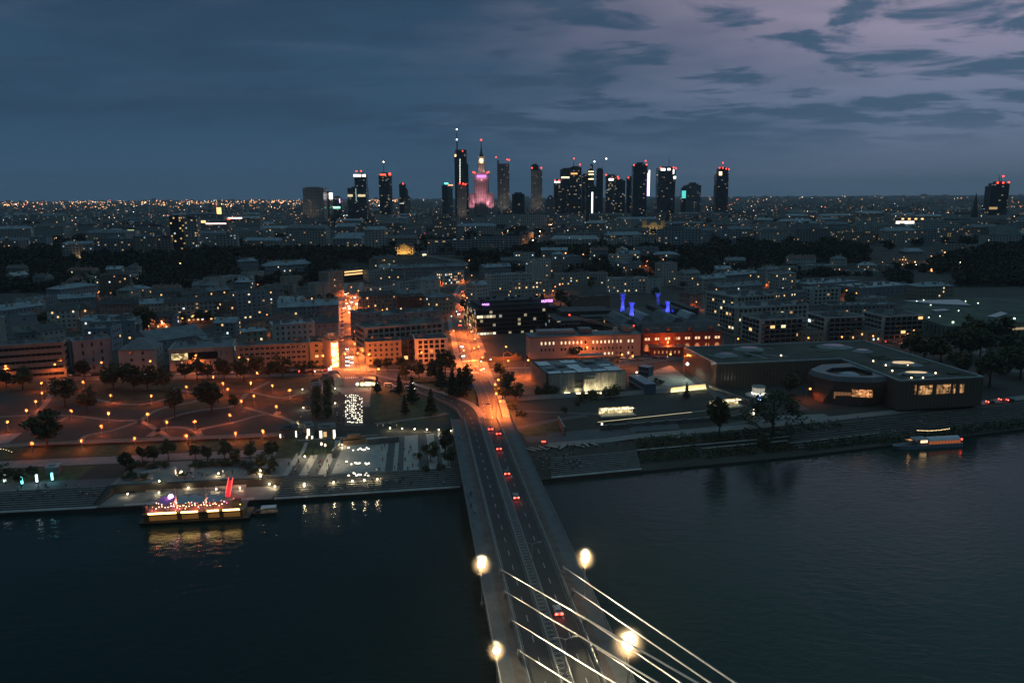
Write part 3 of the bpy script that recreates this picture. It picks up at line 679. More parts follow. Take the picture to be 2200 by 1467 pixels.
T((598, 661), (727, 655), 15, 22, 'long block under a broad pale blue roof left of the left street', 'bluegrey', 'gable', 'blue', fl=4, lit=.01, rh=4, clutter=9)
T((585, 700), (676, 694), 16, 17, 'long white school-like block with rows of dark windows', 'white', rc='tin', fl=4, pitch=3.6, win=(1.5, 1.9), lit=0, clutter=6)
T((677, 696), (726, 692), 14, 26, 'dark roofed block between the white long block and the left street', 'bluegrey', 'gable', 'dark', fl=3, lit=.02)
T((521, 714), (573, 710), 12, 14, 'small yellowish house under a whitish tin roof', 'cream', 'hip', 'tin', fl=3, pitch=4, lit=.05, rh=2)
T((322, 735), (440, 718), 10, 24, 'hall with a long sloping grey roof and a row of skylights', 'bluegrey', 'gable', 'grey', fl=2, pitch=6, lit=0, rh=6, clutter=0)
T((440, 732), (497, 726), 13, 20, 'flat-roofed grey block right of the skylit hall', 'grey', rc='grey', fl=3, lit=0, clutter=5)
T((125, 643), (205, 638), 14, 14, 'block with a bluish tin roof and two lit attic windows', 'bluegrey', 'gable', 'blue', fl=3, lit=.06)
T((130, 622), (210, 612), 13, 20, 'jagged bluish roofs left of the dark brown tower block', 'bluegrey', 'hip', 'blue', fl=3, lit=0, clutter=8)
T((0, 668), (95, 655), 13, 18, 'long bluish roof with skylights at the far left', 'bluegrey', 'gable', 'blue', fl=3, lit=0, clutter=8)
T((330, 630), (395, 626), 13, 12, 'low dark-roofed row behind the pale balconied tenement', 'grey', 'gable', 'dark', fl=3, lit=.05)
T((396, 634), (446, 630), 14, 12, 'dark house with one bright attic window behind the long apartment house', 'grey', 'gable', 'dark', fl=3, lit=.08)
T((448, 627), (494, 622), 14, 12, 'brownish house with lit windows left of the blue-grey seven-storey block', 'brown', 'gable', 'grey', fl=3, lit=.12)
T((571, 572), (672, 566), 16, 16, 'long bluish palace-like block with mansard roof at the foot of the wood', 'bluegrey', 'hip', 'blue', fl=4, pitch=3.2, lit=.02, rh=5, clutter=8)
T((515, 562), (555, 560), 15, 14, 'bluish mansard house standing alone in the wood', 'bluegrey', 'hip', 'blue', fl=3, lit=0, clutter=5)
T((575, 625), (610, 622), 14, 14, 'dark house hidden in courtyard trees right of the blue-grey seven-storey block', 'grey', 'gable', 'dark', fl=4, lit=.06)
T((640, 640), (676, 637), 11, 12, 'low brown house in front of the blank grey block', 'brown', 'gable', 'dark', fl=3, lit=.08)
T((240, 700), (300, 697), 12, 12, 'grey-blue courtyard wing behind the hipped villa-like block', 'bluegrey', 'gable', 'grey', fl=3, lit=.08)
T((90, 712), (140, 705), 13, 20, 'dark-roofed wing with a pale gable end behind the art deco block', 'pale', 'gable', 'dark', fl=3, lit=.03)
# between the two streets
T((785, 737), (862, 733), 13.5, 14, 'beige tenement with pilasters facing the crossing, right of the left street', 'beige', rc='dark', fl=4, pitch=3.3, win=(1.5, 1.8), lit=.04)
T((863, 731), (890, 730), 13.5, 12, 'recessed dark glass infill with a lit shop sign between two facades', 'dark', rc='dark', fl=4, pitch=3.2, win=(2.6, 2.4), lit=.02, dark=True, clutter=1)
T((891, 731), (962, 728), 15, 18, 'modern block with a white frame grid and black windows at the right street', 'white', rc='dark', fl=5, pitch=3.4, win=(2.3, 2.5), lit=.01, dark=True, n=1)
T((783, 707), (955, 693), 19, 22, 'long dark-glazed terrace block stepping up behind the front facades', 'stone', rc='green', fl=5, pitch=3.6, win=(2.6, 2.2), lit=.01, dark=True, clutter=12)
T((780, 676), (820, 672), 18, 22, 'block with a bluish roof and white skylights beside the left street', 'bluegrey', rc='blue', fl=5, lit=0, clutter=6)
T((822, 679), (952, 668), 16, 20, 'grey-roofed courtyard block with small dormers between the two streets', 'grey', rc='grey', fl=4, lit=.06, pitch=6, clutter=9)
T((775, 637), (852, 633), 15, 14, 'dark-roofed tenement with an orange-tinted front right of the left street', 'beige', 'gable', 'dark', fl=4, lit=.08, clutter=5)
T((853, 640), (928, 637), 16, 13, 'tenement with brick-red bays between two dark roofs', 'brick', rc='dark', fl=4, pitch=3.4, lit=.05, clutter=5)
T((929, 640), (977, 636), 17, 20, 'corner tenement tinted orange by the right street', 'beige', 'hip', 'grey', fl=4, lit=.05, clutter=3)
T((953, 588), (997, 583), 14, 16, 'small modern office with rows of white-lit windows beside the right street', 'white', rc='dark', fl=4, pitch=3, win=(2, 1.9), lit=.3, name='office_building', dark=True)
T((843, 577), (1008, 571), 13, 14, 'very long low tenement row with a grey roof at the foot of the wood', 'grey', 'gable', 'grey', fl=3, lit=.02, clutter=14)
T((800, 612), (850, 607), 14, 16, 'house with dormers and white roof edges behind the tinted tenement', 'white', 'hip', 'dark', fl=4, lit=.08, clutter=5)
T((855, 607), (900, 604), 13, 18, 'block with two white roof terraces between the streets', 'white', rc='blue', fl=4, lit=.05, clutter=6)
T((903, 604), (945, 600), 14, 14, 'blank white gable wall left of the small modern office', 'white', 'gable', 'grey', fl=3, pitch=9, lit=0)
T((812, 558), (852, 553), 13, 14, 'orange-lit house on the bend at the head of the left street', 'beige', 'gable', 'dark', fl=4, lit=.1)
T((790, 583), (840, 580), 12, 14, 'low pale house behind the head of the left street', 'pale', rc='felt', fl=3, lit=.05)
# right of the right street
T((1052, 592), (1145, 588), 17, 16, 'pale residential block with long rows of windows right of the right street', 'white', rc='grey', fl=5, pitch=2.9, win=(1.5, 1.6), lit=.02)
T((1102, 606), (1182, 602), 17, 14, 'pale five-storey block with lit windows in front of the white tower', 'pale', rc='grey', fl=4, pitch=3.8, win=(1.7, 1.7), lit=.12)
T((1022, 614), (1050, 611), 15, 16, 'pale gabled house beside the right street', 'white', 'gable', 'blue', fl=4, lit=.02)
T((1040, 575), (1098, 572), 14, 14, 'bluish roofed block behind the pale residential block', 'bluegrey', 'gable', 'blue', fl=3, lit=.03, clutter=6)
T((1145, 560), (1184, 557), 24, 14, 'white eight-storey tower block standing before the wood', 'white', fl=8, pitch=3.8, win=(1.4, 1.3), lit=.05)
T((1196, 590), (1306, 587), 13, 12, 'long pale four-storey slab tinted orange at its right end', 'pale', rc='felt', fl=4, pitch=3.3, win=(1.6, 1.4), lit=.12, clutter=7)
T((1312, 600), (1391, 598), 15, 16, 'white block with arched corner and amber windows in front of the blue chimneys', 'white', rc='grey', fl=4, pitch=4, win=(1.4, 1.7), lit=.2)
T((1392, 600), (1421, 599), 15, 16, 'blank white wall right of the white block with amber windows', 'white', rc='felt', fl=4, pitch=20, lit=0)
T((1325, 549), (1363, 546), 17, 14, 'pale stepped block in the wood behind the white block', 'white', fl=5, lit=.02)
T((1338, 567), (1378, 563), 14, 14, 'bluish low block below the pale stepped block', 'bluegrey', fl=4, lit=.05)
T((1424, 567), (1455, 565), 25, 13, 'pale nine-storey tower with a small pointed roof house', 'pale', fl=9, pitch=3.6, win=(1.4, 1.3), lit=.08)
T((1472, 588), (1504, 586), 16, 14, 'pale house with a gable right of the nine-storey tower', 'pale', 'gable', 'grey', fl=4, lit=.05)
T((1484, 633), (1510, 630), 13, 14, 'small pinkish gabled house near the dark works', 'pink', 'gable', 'dark', fl=3, pitch=4, lit=.03)
T((1214, 552), (1250, 550), 14, 16, 'low glassy pavilion block in the wood with white lamps', 'bluegrey', rc='blue', fl=4, lit=.05)
T((1583, 664), (1738, 655), 20, 24, 'long five-storey apartment block with square black windows', 'pale', rc='grey', fl=6, pitch=3.9, win=(2.4, 2), lit=.05, dark=True, clutter=12)
T((1516, 628), (1580, 640), 20, 40, 'deep apartment block with dark balconies along the cobbled lane', 'pale', rc='grey', fl=6, pitch=3.6, win=(2.2, 2), lit=.05, dark=True, clutter=10)
for (a, b, ab, lb) in (((1636, 689), (1731, 684), .07, 'white apartment block with long balconies, left of three identical ones'), ((1776, 684), (1859, 681), .03, 'white apartment block with long balconies, middle of three identical ones'), ((1900, 681), (1986, 678), .05, 'white apartment block with long balconies, right of three identical ones')):
    T(a, b, 16.5, 26, lb, 'white', rc='dark', fl=5, pitch=4.2, win=(3.6, 2.3), lit=ab, style='balcony', dark=True, group='white balcony blocks', clutter=4, base=.6)
T((1735, 716), (1772, 713), 8, 14, 'low link house between the left and middle balcony blocks', 'beige', rc='dark', fl=2, pitch=4, lit=.15, clutter=1)
T((1860, 714), (1896, 711), 8, 14, 'low link house between the middle and right balcony blocks', 'beige', rc='dark', fl=2, pitch=4, lit=.15, clutter=1)
T((1782, 657), (1925, 655), 13, 16, 'long grey block with white windows behind the balcony blocks', 'grey', rc='grey', fl=4, pitch=3.6, win=(1.8, 1.9), lit=.08, clutter=7)
T((1745, 622), (1807, 619), 15, 14, 'white block with black balcony windows above the long grey block', 'white', rc='grey', fl=4, pitch=4.4, win=(2.4, 2), lit=.02, dark=True)
T((1647, 580), (1677, 577), 20, 13, 'taller of two pale blocks with sloped caps before the right wood', 'pale', 'hip', 'grey', fl=6, lit=.02)
T((1675, 590), (1711, 587), 20, 13, 'lower of two pale blocks with sloped caps, lit orange at its foot', 'pale', 'hip', 'grey', fl=6, lit=.06)
T((1974, 616), (2050, 614), 12, 18, 'beige block under a jumbled bluish roof before the right wood', 'beige', 'hip', 'blue', fl=3, pitch=4, lit=.08, clutter=9)
T((1740, 612), (1850, 604), 9, 40, 'broad low hall with striped bluish roof before the right wood', 'bluegrey', rc='blue', fl=2, pitch=6, lit=.01, clutter=12)
T((1850, 620), (1965, 612), 9, 36, 'broad low hall with pale roof ridges right of the striped hall', 'bluegrey', rc='tin', fl=2, pitch=6, lit=.01, clutter=12)
T((1850, 642), (1905, 640), 9, 16, 'low pale building with a single white lamp behind the long grey block', 'pale', rc='grey', fl=2, lit=.03)
T((1560, 592), (1640, 586), 14, 20, 'bluish terraced roofs right of the gabled pale house', 'bluegrey', 'hip', 'blue', fl=3, lit=.04, clutter=9)
T((1545, 618), (1640, 612), 14, 18, 'grey roof row with scattered lamplit windows above the deep apartment block', 'grey', 'gable', 'grey', fl=3, lit=.12, clutter=8)
T((1645, 635), (1735, 626), 14, 20, 'dark flat-roofed row above the long five-storey apartment block', 'grey', rc='felt', fl=4, lit=.08, clutter=8)
T((1510, 600), (1560, 596), 13, 14, 'low pale house among roofs right of the gabled pale house', 'pale', 'gable', 'blue', fl=3, lit=.03)
T((1250, 640), (1310, 636), 17, 18, 'tall dark brown windowless tower house behind the black works', 'brown', rc='dark', fl=4, pitch=15, lit=0)
# ------------------------------------------------------------------ particular buildings
def rootat(name, label, cat, px, z=0, group=None):
    x, y, g = G(*px); return thing(name, label, cat, (x, y, g + z), 0, group)
def lbox(mb, A, B, y0, y1, z0, z1, m=0): pass
def wing(label, a, b, h, dep, name='building', cat='building', z0=8.0):
    A, B = U(*a, z0 + h), U(*b, z0 + h); w = math.hypot(B[0] - A[0], B[1] - A[1]); rz = math.atan2(B[1] - A[1], B[0] - A[0])
    return thing(name, label, cat, (*A, z0), rz), w
def windows(root, xs, z, w, h, kind, y=0, dark=False, n=2, name='window'):
    for x in xs: ob(name, win_mesh(w, h, kind if isinstance(kind, str) else kind(), dark, n), root, (x, y, z))
# glowing stair tower at the corner of the left street
r_, w = wing('glowing glazed stair tower on the street corner, six lit panes high', (709, 733), (727, 731), 17, 14, 'stair_tower', 'tower')
mb = MB(); mb.box(0, w, 0, 14, 0, 17); mb.box(.6, w - .6, 2, 12, 17, 19); mb.build('wall', WALL['beige'], r_)
mb = MB(); mb.lathe([(2.2, 17), (2.2, 20.5), (2.4, 20.5), (2.4, 21)], (w * .55, 5)); mb.build('drum', WALL['pale'], r_)
for k in range(5):
    mb = MB(); mb.box(.7, w - .7, -.35, .1, 1.2 + k * 3.0, 3.8 + k * 3.0); mb.build('window', patchy('stair_window', (1, .66, .26), 3.0, .9), r_)
# glazed band of the flat modern block, shop sign of the infill
for px0, px1, zt, hh, mm, nm in (((366, 760), (466, 757), 18.6, 4.3, m_glass_d, 'window_band'), ((367, 761), (402, 760), 18.4, 3.9, patchy('hall_light', (1, .76, .34), .55, .5), 'window_band')):
    A, B = U(*px0, zt), U(*px1, zt); par = [o for o in COL.objects if o.name == 'office_building.001'][0]
    inv = (Matrix.Translation(par.location) @ Matrix.Rotation(par.rotation_euler.z, 4, 'Z')).inverted(); la, lb = inv @ Vector((*A, zt)), inv @ Vector((*B, zt))
    mb = MB(); t = .16 if mm is m_glass_d else .22; mb.box(la.x, lb.x, -t, .1, la.z - hh, la.z); mb.build(nm, mm, par)
r_, w = wing('lit shop sign in the recess between the beige tenement and the white grid block', (870, 757), (889, 756), 5, 1, 'shop_sign', 'sign')
mb = MB(); mb.box(0, w, -.6, -.2, 2.5, 5); mb.build('sign_box', WALL['dark'], r_)
for k in range(3):
    mb = MB(); mb.box(.2 + k * w / 3, (k + 1) * w / 3 - .2, -.75, -.55, 2.7, 4.8); mb.build('lit_panel', glow('shop_sign', (1, .75, .35), 2.6), r_)
# glass office right of the right street
r_, w = wing('dark glass office complex with green lamplit strips right of the right street', (1024, 668), (1203, 660), 18, 46, 'glass_office')
GF = facade('glass_office_front', (.03, .033, .036), pu=2.4, pv=3.2, wu=.86, wv=.62, lit=.10, warm=(1, .85, .55), cool=(.8, 1, .9), es=1.1, hrow=.16)
GS = facade('glass_office_side', (.05, .045, .04), pu=2.2, pv=3.0, wu=.5, wv=.8, lit=.42, warm=(1, .55, .2), es=1.7)
mb = MB(); mb.prism([(0, 0), (w, 0), (w, 46), (0, 46)], -1, 18, 0, 2, uvs=True); mb.m[3] = 1
mb.build('wall', [GF, GS, ROOF['dark']], r_)
mb = MB(); mb.box(4, w - 6, 8, 40, 18, 21); mb.box(-.2, w + .2, -.2, .4, 18, 18.9); mb.box(-.2, .4, .4, 46, 18, 18.9); mb.box(10, w - 12, 12, 36, 21, 23.4); mb.build('roof', ROOF['dark'], r_)
for k in range(9):
    mb = MB(); x = 6 + k * w / 10; mb.box(x, x + 2.5, 14 + k % 3 * 6, 16.5 + k % 3 * 6, 21, 25); mb.build('roof_vent', m_steel_d, r_)
GLSIGN = glow('purple_sign', (.62, .25, 1), 5)
def letters(parent, x0, y, z, wid, hgt, text, m, face=0.0):
    c = bpy.data.curves.new('lettering', 'FONT'); c.body = text; c.size = 1; c.align_x = 'LEFT'; c.extrude = .05
    o = bpy.data.objects.new('lettering', c); COL.objects.link(o); bpy.context.view_layer.update(); dx = max(o.dimensions.x, .1)
    me = bpy.data.meshes.new_from_object(o.evaluated_get(bpy.context.evaluated_depsgraph_get())); COL.objects.unlink(o); bpy.data.objects.remove(o)
    me.materials.clear(); me.materials.append(m)
    q = ob('lettering', me, parent, (x0, y, z)); q.rotation_euler = (math.pi / 2, 0, face); q.scale = (wid / dx, hgt / .72, 1); return q
s_ = tag(ob('rooftop_sign', None, None), 'purple lit letters standing along the roof edge of the dark glass office', 'sign'); s_.location = r_.matrix_basis @ Vector((w * .80, 6, 21)); s_.rotation_euler = r_.rotation_euler
letters(s_, 0, 0, .4, 9, 2.0, 'AALEXTEND', GLSIGN); mb = MB(); mb.box(-.3, 9.3, .12, .25, 0, .35); mb.build('sign_frame', m_steel_d, s_)
s_ = tag(ob('rooftop_sign', None, None), 'short purple sign on the left corner roof of the dark glass office', 'sign'); s_.location = r_.matrix_basis @ Vector((5, 4, 21)); s_.rotation_euler = (0, 0, r_.rotation_euler.z - .35)
letters(s_, 0, 0, .4, 5.5, 1.5, 'AALEX', GLSIGN); mb = MB(); mb.box(-.3, 5.8, .12, .25, 0, .35); mb.build('sign_frame', m_steel_d, s_)
# black shopping block right of it
r_, w = wing('black flat shopping block with faint roof lettering behind the long lit building', (1196, 690), (1390, 684), 14, 50, 'shopping_block')
mb = MB(); mb.prism([(0, 0), (w, 0), (w, 50), (0, 50)], -1, 14, 0, 1, uvs=True); mb.build('wall', [facade('shop_block', (.03, .032, .034), pu=3, pv=4.4, wu=.8, wv=.5, lit=.10, warm=(1, .8, .5), es=1.2), ROOF['dark']], r_)
mb = MB(); mb.box(8, w - 20, 20, 44, 14, 17.5); mb.box(20, 60, 6, 16, 14, 15.5); mb.build('roof', ROOF['dark'], r_)
letters(r_, 2, -.15, 11.2, 15, 1.5, 'ELEKTROWNIA', mat('sign_grey', (.4, .45, .45), .6, 0))
# power station halls with four blue chimneys
r_, w = wing('black power station roof field with steel ridges around four blue chimneys', (1330, 702), (1552, 694), 15, 85, 'power_station')
mb = MB(); mb.prism([(0, 0), (w, 0), (w, 85), (0, 85)], -1, 15, 0, 1, uvs=True); mb.build('wall', [facade('works_wall', (.06, .05, .05), lit=.05, pu=4), ROOF['dark']], r_)
for k in range(4):
    mb = MB(); x = 6 + k * 17; mb.prism([(x, 8 + k % 2 * 14), (x + 9, 8 + k % 2 * 14), (x + 9, 48 + k % 2 * 14), (x, 48 + k % 2 * 14)], 15, 18.5, 0, top=[(x + 3, 8 + k % 2 * 14), (x + 6, 8 + k % 2 * 14), (x + 6, 48 + k % 2 * 14), (x + 3, 48 + k % 2 * 14)]); mb.build('roof_ridge', ROOF['tin' if k % 2 else 'grey'], r_)
for k in range(3):
    mb = MB(); x = w - 26 + k * 9; mb.box(x, x + 6, 52 - k * 8, 80, 15, 18 + k); mb.build('roof_house', ROOF['dark'], r_)
CHB = mat('chimney_paint', (.42, .42, .46), .6, .08, .5)
for px, pt, lb in (((1337, 676), 630, 'tall blue-lit waisted chimney, leftmost of four'), ((1357, 684), 649, 'short blue-lit chimney in front of the leftmost tall one'), ((1413, 664), 629, 'tall blue-lit waisted chimney right of the middle of the power station'), ((1434, 674), 647, 'short blue-lit chimney, rightmost of four')):
    x, y = U(*px, 22.5); hz = (px[1] - pt) * y / FOC / .99
    t = thing('power_station_chimney', lb, 'chimney', (x, y, 22.5), 0, 'blue chimneys of the power station'); mb = MB()
    mb.lathe([(1.9, 0), (1.75, hz * .15), (1.25, hz * .55), (1.2, hz * .72), (1.9, hz * .9), (2.3, hz), (1.9, hz), (1.6, hz * .8)], (0, 0), 0, 18); mb.build('shaft', CHB, t)
    mb = MB(); mb.lathe([(2.35, 0), (2.35, .8), (1.8, .8)], (0, 0), 0, 18); mb.build('collar', m_steel_d, t)
    for q, f in ((-2.6, .3), (2.6, .3), (0, .75)):
        mb = MB(); mb.box(q - .25, q + .25, -4.4, -3.9, -.2, .35); mb.build('floodlight', glow('blue_lamp', (.2, .3, 1), 8, False), t)
        lamp('blue_flood', t, (q, -4.5 - (2 if f > .5 else 0), hz * .12 + .5), 5200 if f > .5 else 3800, (.05, .06, 1), .2, math.radians(100), (-q * .3, 3.2, hz * f))
# red-lit brick power plant hall with low brick wing
r_, w = wing('red-lit brick hall with arched windows and black roof next to the long lit building', (1380, 716), (1552, 711), 13, 18, 'brick_hall')
mb = MB(); mb.box(0, w, 0, 18, -1, 13)
for k in range(5): x = (k + .5) * w / 5; mb.box(x - w / 11, x - w / 11 + .8, -.5, 0, -1, 13.6)
mb.build('wall', WALL['brick'], r_)
mb = MB(); mb.prism([(-.5, -.6), (w + .5, -.6), (w + .5, 18.5), (-.5, 18.5)], 13.02, 18, 0, top=[(2, 8.5), (w - 2, 8.5), (w - 2, 9.5), (2, 9.5)]); rf = mb.build('roof', ROOF['dark'], r_)
for k in range(4):
    mb = MB(); x = w * (.06 + k * .27); mb.lathe([(1.5, 14), (1.5, 15.2), (.9, 16.2), (.2, 16.5)], (x, 1.2)); mb.build('dormer', WALL['brick'], rf)
    mb = MB(); mb.box(x + 3, x + 9, 3.4, 4.2, 14.9, 15.9); mb.build('skylight', mat('skylight_glass', (.25, .32, .36), .2, 0), rf)
for k in range(8):
    x = (k + .5) * w / 8; mb = MB()
    for j in range(2): mb.box(x - 1.6 + j * 1.9, x - .2 + j * 1.9, -.12, .1, 8.2, 9.8, 0)
    mb.build('window', glow('hall_window', (1, .62, .35), 1.1, False), r_)
    mb = MB(); P = [(x - 1.5, 1)] + [(x - 1.5 * math.cos(a * math.pi / 6), 4.2 + 1.5 * math.sin(a * math.pi / 6)) for a in range(7)] + [(x + 1.5, 1)]
    mb.poly([(a, -.15, z) for a, z in P]); mb.build('arched_window', glow('arch_window', (1, .5, .2), 1.6 if k % 3 else .3, False), r_)
    lamp('red_flood', r_, (x, -2.6, .6), 420, (1, .13, .05), .2, math.radians(120), (0, 2.4, 6))
r_, w = wing('low brick wing with small lit windows in front of the red-lit hall', (1400, 748), (1476, 747), 5, 10, 'brick_wing')
mb = MB(); mb.box(0, w, 0, 10, -1, 5); mb.build('wall', WALL['brick'], r_); mb = MB(); mb.box(-.4, w + .4, -.4, 10.4, 5, 5.5); mb.build('roof', ROOF['red'], r_)
windows(r_, [2 + k * 2.6 for k in range(int((w - 3) / 2.6))], 1.4, 1, 1.9, 'c')
# long residence with a row of lit windows
r_, w = wing('long cream residence with a row of amber windows behind the wrapped building', (1138, 726), (1377, 719), 13.5, 16, 'long_residence')
mb = MB(); mb.box(0, w, 0, 16, -1, 13.5); mb.box(-.25, w + .25, -.25, 0, 11.4, 11.8); mb.build('wall', mat('residence_wall', (.48, .40, .35), .8, .12, .2, streak=.3), r_)
mb = MB(); mb.box(-.5, w + .5, -.5, 16.5, 13.52, 14.1, 0); mb.box(6, w * .42, 5, 14, 14.1, 16.6, 1); mb.box(w * .46, w * .57, 4, 13, 14.1, 17.5, 0); mb.box(w * .85, w * .93, 4, 13, 14.1, 18.5, 0); mb.build('roof', [ROOF['grey'], m_steel], r_)
xs = [7.5 + i * 2.55 for i in range(int((w - 10) / 2.55)) if i not in (4, 12, 21, 27)]
for x in xs:
    ob('window', win_mesh(1.15, 2.0, 'b' if R.random() < .86 else 'off'), r_, (x, 0, 8.7)); ob('window', win_mesh(1.1, 1.9, 'off' if R.random() < .93 else 'a'), r_, (x, 0, 4.6))
for x in xs[-9:]: ob('window', win_mesh(1.2, 1.8, 'b' if R.random() < .6 else 'off'), r_, (x, 0, 1.2))
# wrapped construction block
r_, w = wing('construction block wrapped in pale scaffold netting with white tarpaulins on its flat roof', (1178, 806), (1343, 797), 10, 34, 'construction_block')
m_net = mat('scaffold_netting', (.42, .42, .40), .9, .2, .35, bump=.5)
mb = MB(); mb.box(0, w, 0, 34, -1, 10); mb.build('wall', [WALL['grey']], r_)
for k in range(9):
    a, b = k * w / 9 + .12, (k + 1) * w / 9 - .12
    if k == 3: continue
    mb = MB(); n = 8
    for i in range(n):
        x0, x1 = a + (b - a) * i / n, a + (b - a) * (i + 1) / n; y0, y1 = -1.3 + .12 * math.sin(i * 1.7 + k), -1.3 + .12 * math.sin((i + 1) * 1.7 + k)
        mb.poly([(x0, y0, .6), (x1, y1, .6), (x1, y1, 10.4), (x0, y0, 10.4)])
    mb.build('scaffold_sheet', m_net, r_)
for k in range(6):
    mb = MB(); a, b = k * 34 / 6 + .1, (k + 1) * 34 / 6 - .1; mb.box(-1.4, -1.2, a, b, .6, 10.4); mb.build('scaffold_sheet', mat('netting_brown', (.30, .24, .20), .9, .25, .4), r_)
mb = MB()
for k in range(10): mb.tube([(k * w / 9, -1.45, -.5), (k * w / 9, -1.45, 11)], .06); mb.tube([(k * w / 9, -.2, -.5), (k * w / 9, -.2, 11)], .06)
for z in (2.5, 5, 7.5, 10): mb.tube([(0, -1.45, z), (w, -1.45, z)], .05)
mb.box(3.1 * w / 9, 3.9 * w / 9, -1.3, -.1, 2.4, 2.55); mb.box(3.1 * w / 9, 3.9 * w / 9, -1.3, -.1, 5, 5.15); mb.box(3.1 * w / 9, 3.9 * w / 9, -1.3, -.1, 7.5, 7.65); mb.build('scaffold', m_steel, r_)
mb = MB(); mb.poly([(0, 0, 10.05), (w, 0, 10.05), (w, 34, 10.05), (0, 34, 10.05)]); mb.box(-.2, w + .2, -.3, 0, 10, 10.8); mb.box(-.3, 0, 0, 34, 10, 10.8); rf = mb.build('roof', ROOF['grey'], r_)
tarp = mat('tarpaulin', (.62, .65, .68), .6, .2, .6, bump=.4)
for x0, x1, y0, y1 in ((.03, .19, .05, .2), (.22, .38, .04, .18), (.40, .60, .05, .32), (.36, .52, .32, .62), (.62, .78, .06, .2), (.80, .98, .04, .34), (.02, .18, .66, .95), (.35, .55, .74, .96), (.78, .93, .40, .52)):
    mb = MB(); n = 6
    for i in range(n):
        for j in range(n):
            f = lambda i, j: (w * (x0 + (x1 - x0) * (i / n + (.04 * math.sin(j * 2 + x0 * 30)) * (i in (0, n)))), 34 * (y0 + (y1 - y0) * j / n), 10.35 + .22 * math.sin(i * 2.1 + j * 1.3) * math.cos(j * 1.7 + y0 * 20))
            mb.poly([f(i, j), f(i + 1, j), f(i + 1, j + 1), f(i, j + 1)])
    mb.build('tarpaulin', tarp, rf)
for x, y, a, b, hh in ((.22, .45, 5, 4, 1.8), (.05, .3, 4, 3, 1.2), (.62, .6, 6, 5, 1.4), (.6, .82, 14, 5, 3.2)):
    mb = MB()
    for p in ((0, 0), (a, 0), (a, b), (0, b)): mb.tube([(w * x + p[0], 34 * y + p[1], 10), (w * x + p[0], 34 * y + p[1], 10 + hh)], .12)
    mb.box(w * x - .2, w * x + a + .2, 34 * y - .2, 34 * y + b + .2, 10 + hh, 10 + hh + .25); mb.build('roof_frame', m_steel, rf)
mb = MB(); mb.box(4.1 * w / 9, 5.3 * w / 9, -1.75, -1.6, 7.2, 10.2); bn = mb.build('banner', mat('banner_blue', (.035, .085, .14), .7, .1), r_)
letters(bn, 4.4 * w / 9, -1.8, 8.3, 5, 1.0, 'F unibep', mat('banner_text', (.7, .72, .72), .7, 0))
# blue site containers
for a, b, lb in (((1352, 806), (1386, 826), 'front row of blue two-storey site containers with a lamplit gallery'), ((1372, 787), (1394, 790), 'rear blue site container behind the row')):
    A, B = U(*a, 13.2), U(*b, 13.2); l = math.hypot(B[0] - A[0], B[1] - A[1]); t = thing('site_container', lb, 'container', (*A, 8), math.atan2(B[1] - A[1], B[0] - A[0]))
    for k in range(2):
        mb = MB(); mb.box(0, l, 0, 6, k * 2.65, k * 2.65 + 2.55)
        for i in range(int(l / .6)): mb.box(i * .6, i * .6 + .3, -.06, 0, k * 2.65 + .2, k * 2.65 + 2.4)
        mb.build('module', mat('container_blue', (.05, .12, .19), .6, .15, .5), t)
    mb = MB(); mb.box(0, l, -1.3, -.1, 2.5, 2.62); [mb.tube([(i * l / 6, -1.25, 0), (i * l / 6, -1.25, 3.6)], .05) for i in range(7)]; mb.tube([(0, -1.25, 3.6), (l, -1.25, 3.6)], .05); mb.build('gallery', m_steel, t)
    mb = MB(); mb.box(-.1, l + .1, -.3, 6.1, 5.2, 5.35); mb.build('roof', mat('container_roof', (.16, .24, .30), .6, .2), t)
    for i in range(3): ob('window', win_mesh(1.2, 1.1, 'off', True), t, (l * (.2 + .3 * i), -.05, 3.6))
# tower crane
x, y, g = G(1320, 800); t = thing('tower_crane', 'steel tower crane with a red lamp at its jib tip beside the wrapped building', 'crane', (x, y, g))
def lattice(mb, p, q, s, n):
    P, Q = Vector(p), Vector(q); d = (Q - P).normalized(); a = Vector((0, 0, 1)) if abs(d.z) < .9 else Vector((1, 0, 0)); a = (a - d * a.dot(d)).normalized(); b = d.cross(a)
    cs = [a * s + b * s, a * -s + b * s, a * -s - b * s, a * s - b * s]
    for c in cs: mb.tube([P + c, Q + c], .10, 0, 4)
    for i in range(n):
        for k in range(4): mb.tube([P + (Q - P) * i / n + cs[k], P + (Q - P) * (i + 1) / n + cs[(k + 1) % 4]], .06, 0, 4)
hz = 27; mb = MB(); lattice(mb, (0, 0, 0), (0, 0, hz), .8, 14); mb.build('mast', mat('crane_steel', (.30, .27, .22), .5, .15), t)
tip = V(1227, 677, y - 1); mb = MB(); jx = tip[0] - x; lattice(mb, (0, 0, hz), (jx, 12, hz + 4.2), .6, 16); jb = mb.build('jib', MATS['crane_steel'], t)
mb = MB(); lattice(mb, (0, 0, hz), (10, -4, hz), .6, 5); mb.box(7.5, 10.5, -5, -3, hz - 2, hz); mb.build('counter_jib', MATS['crane_steel'], t)
mb = MB(); mb.box(-1, 1, -2.6, -1, hz - 2.4, hz); mb.build('cab', WALL['white'], t)
mb = MB(); mb.ball((jx, 12, hz + 5), .5); mb.build('beacon', e_red, jb); mb = MB(); mb.ball((10, -4, hz + 1), .4); mb.build('beacon', e_red, t)
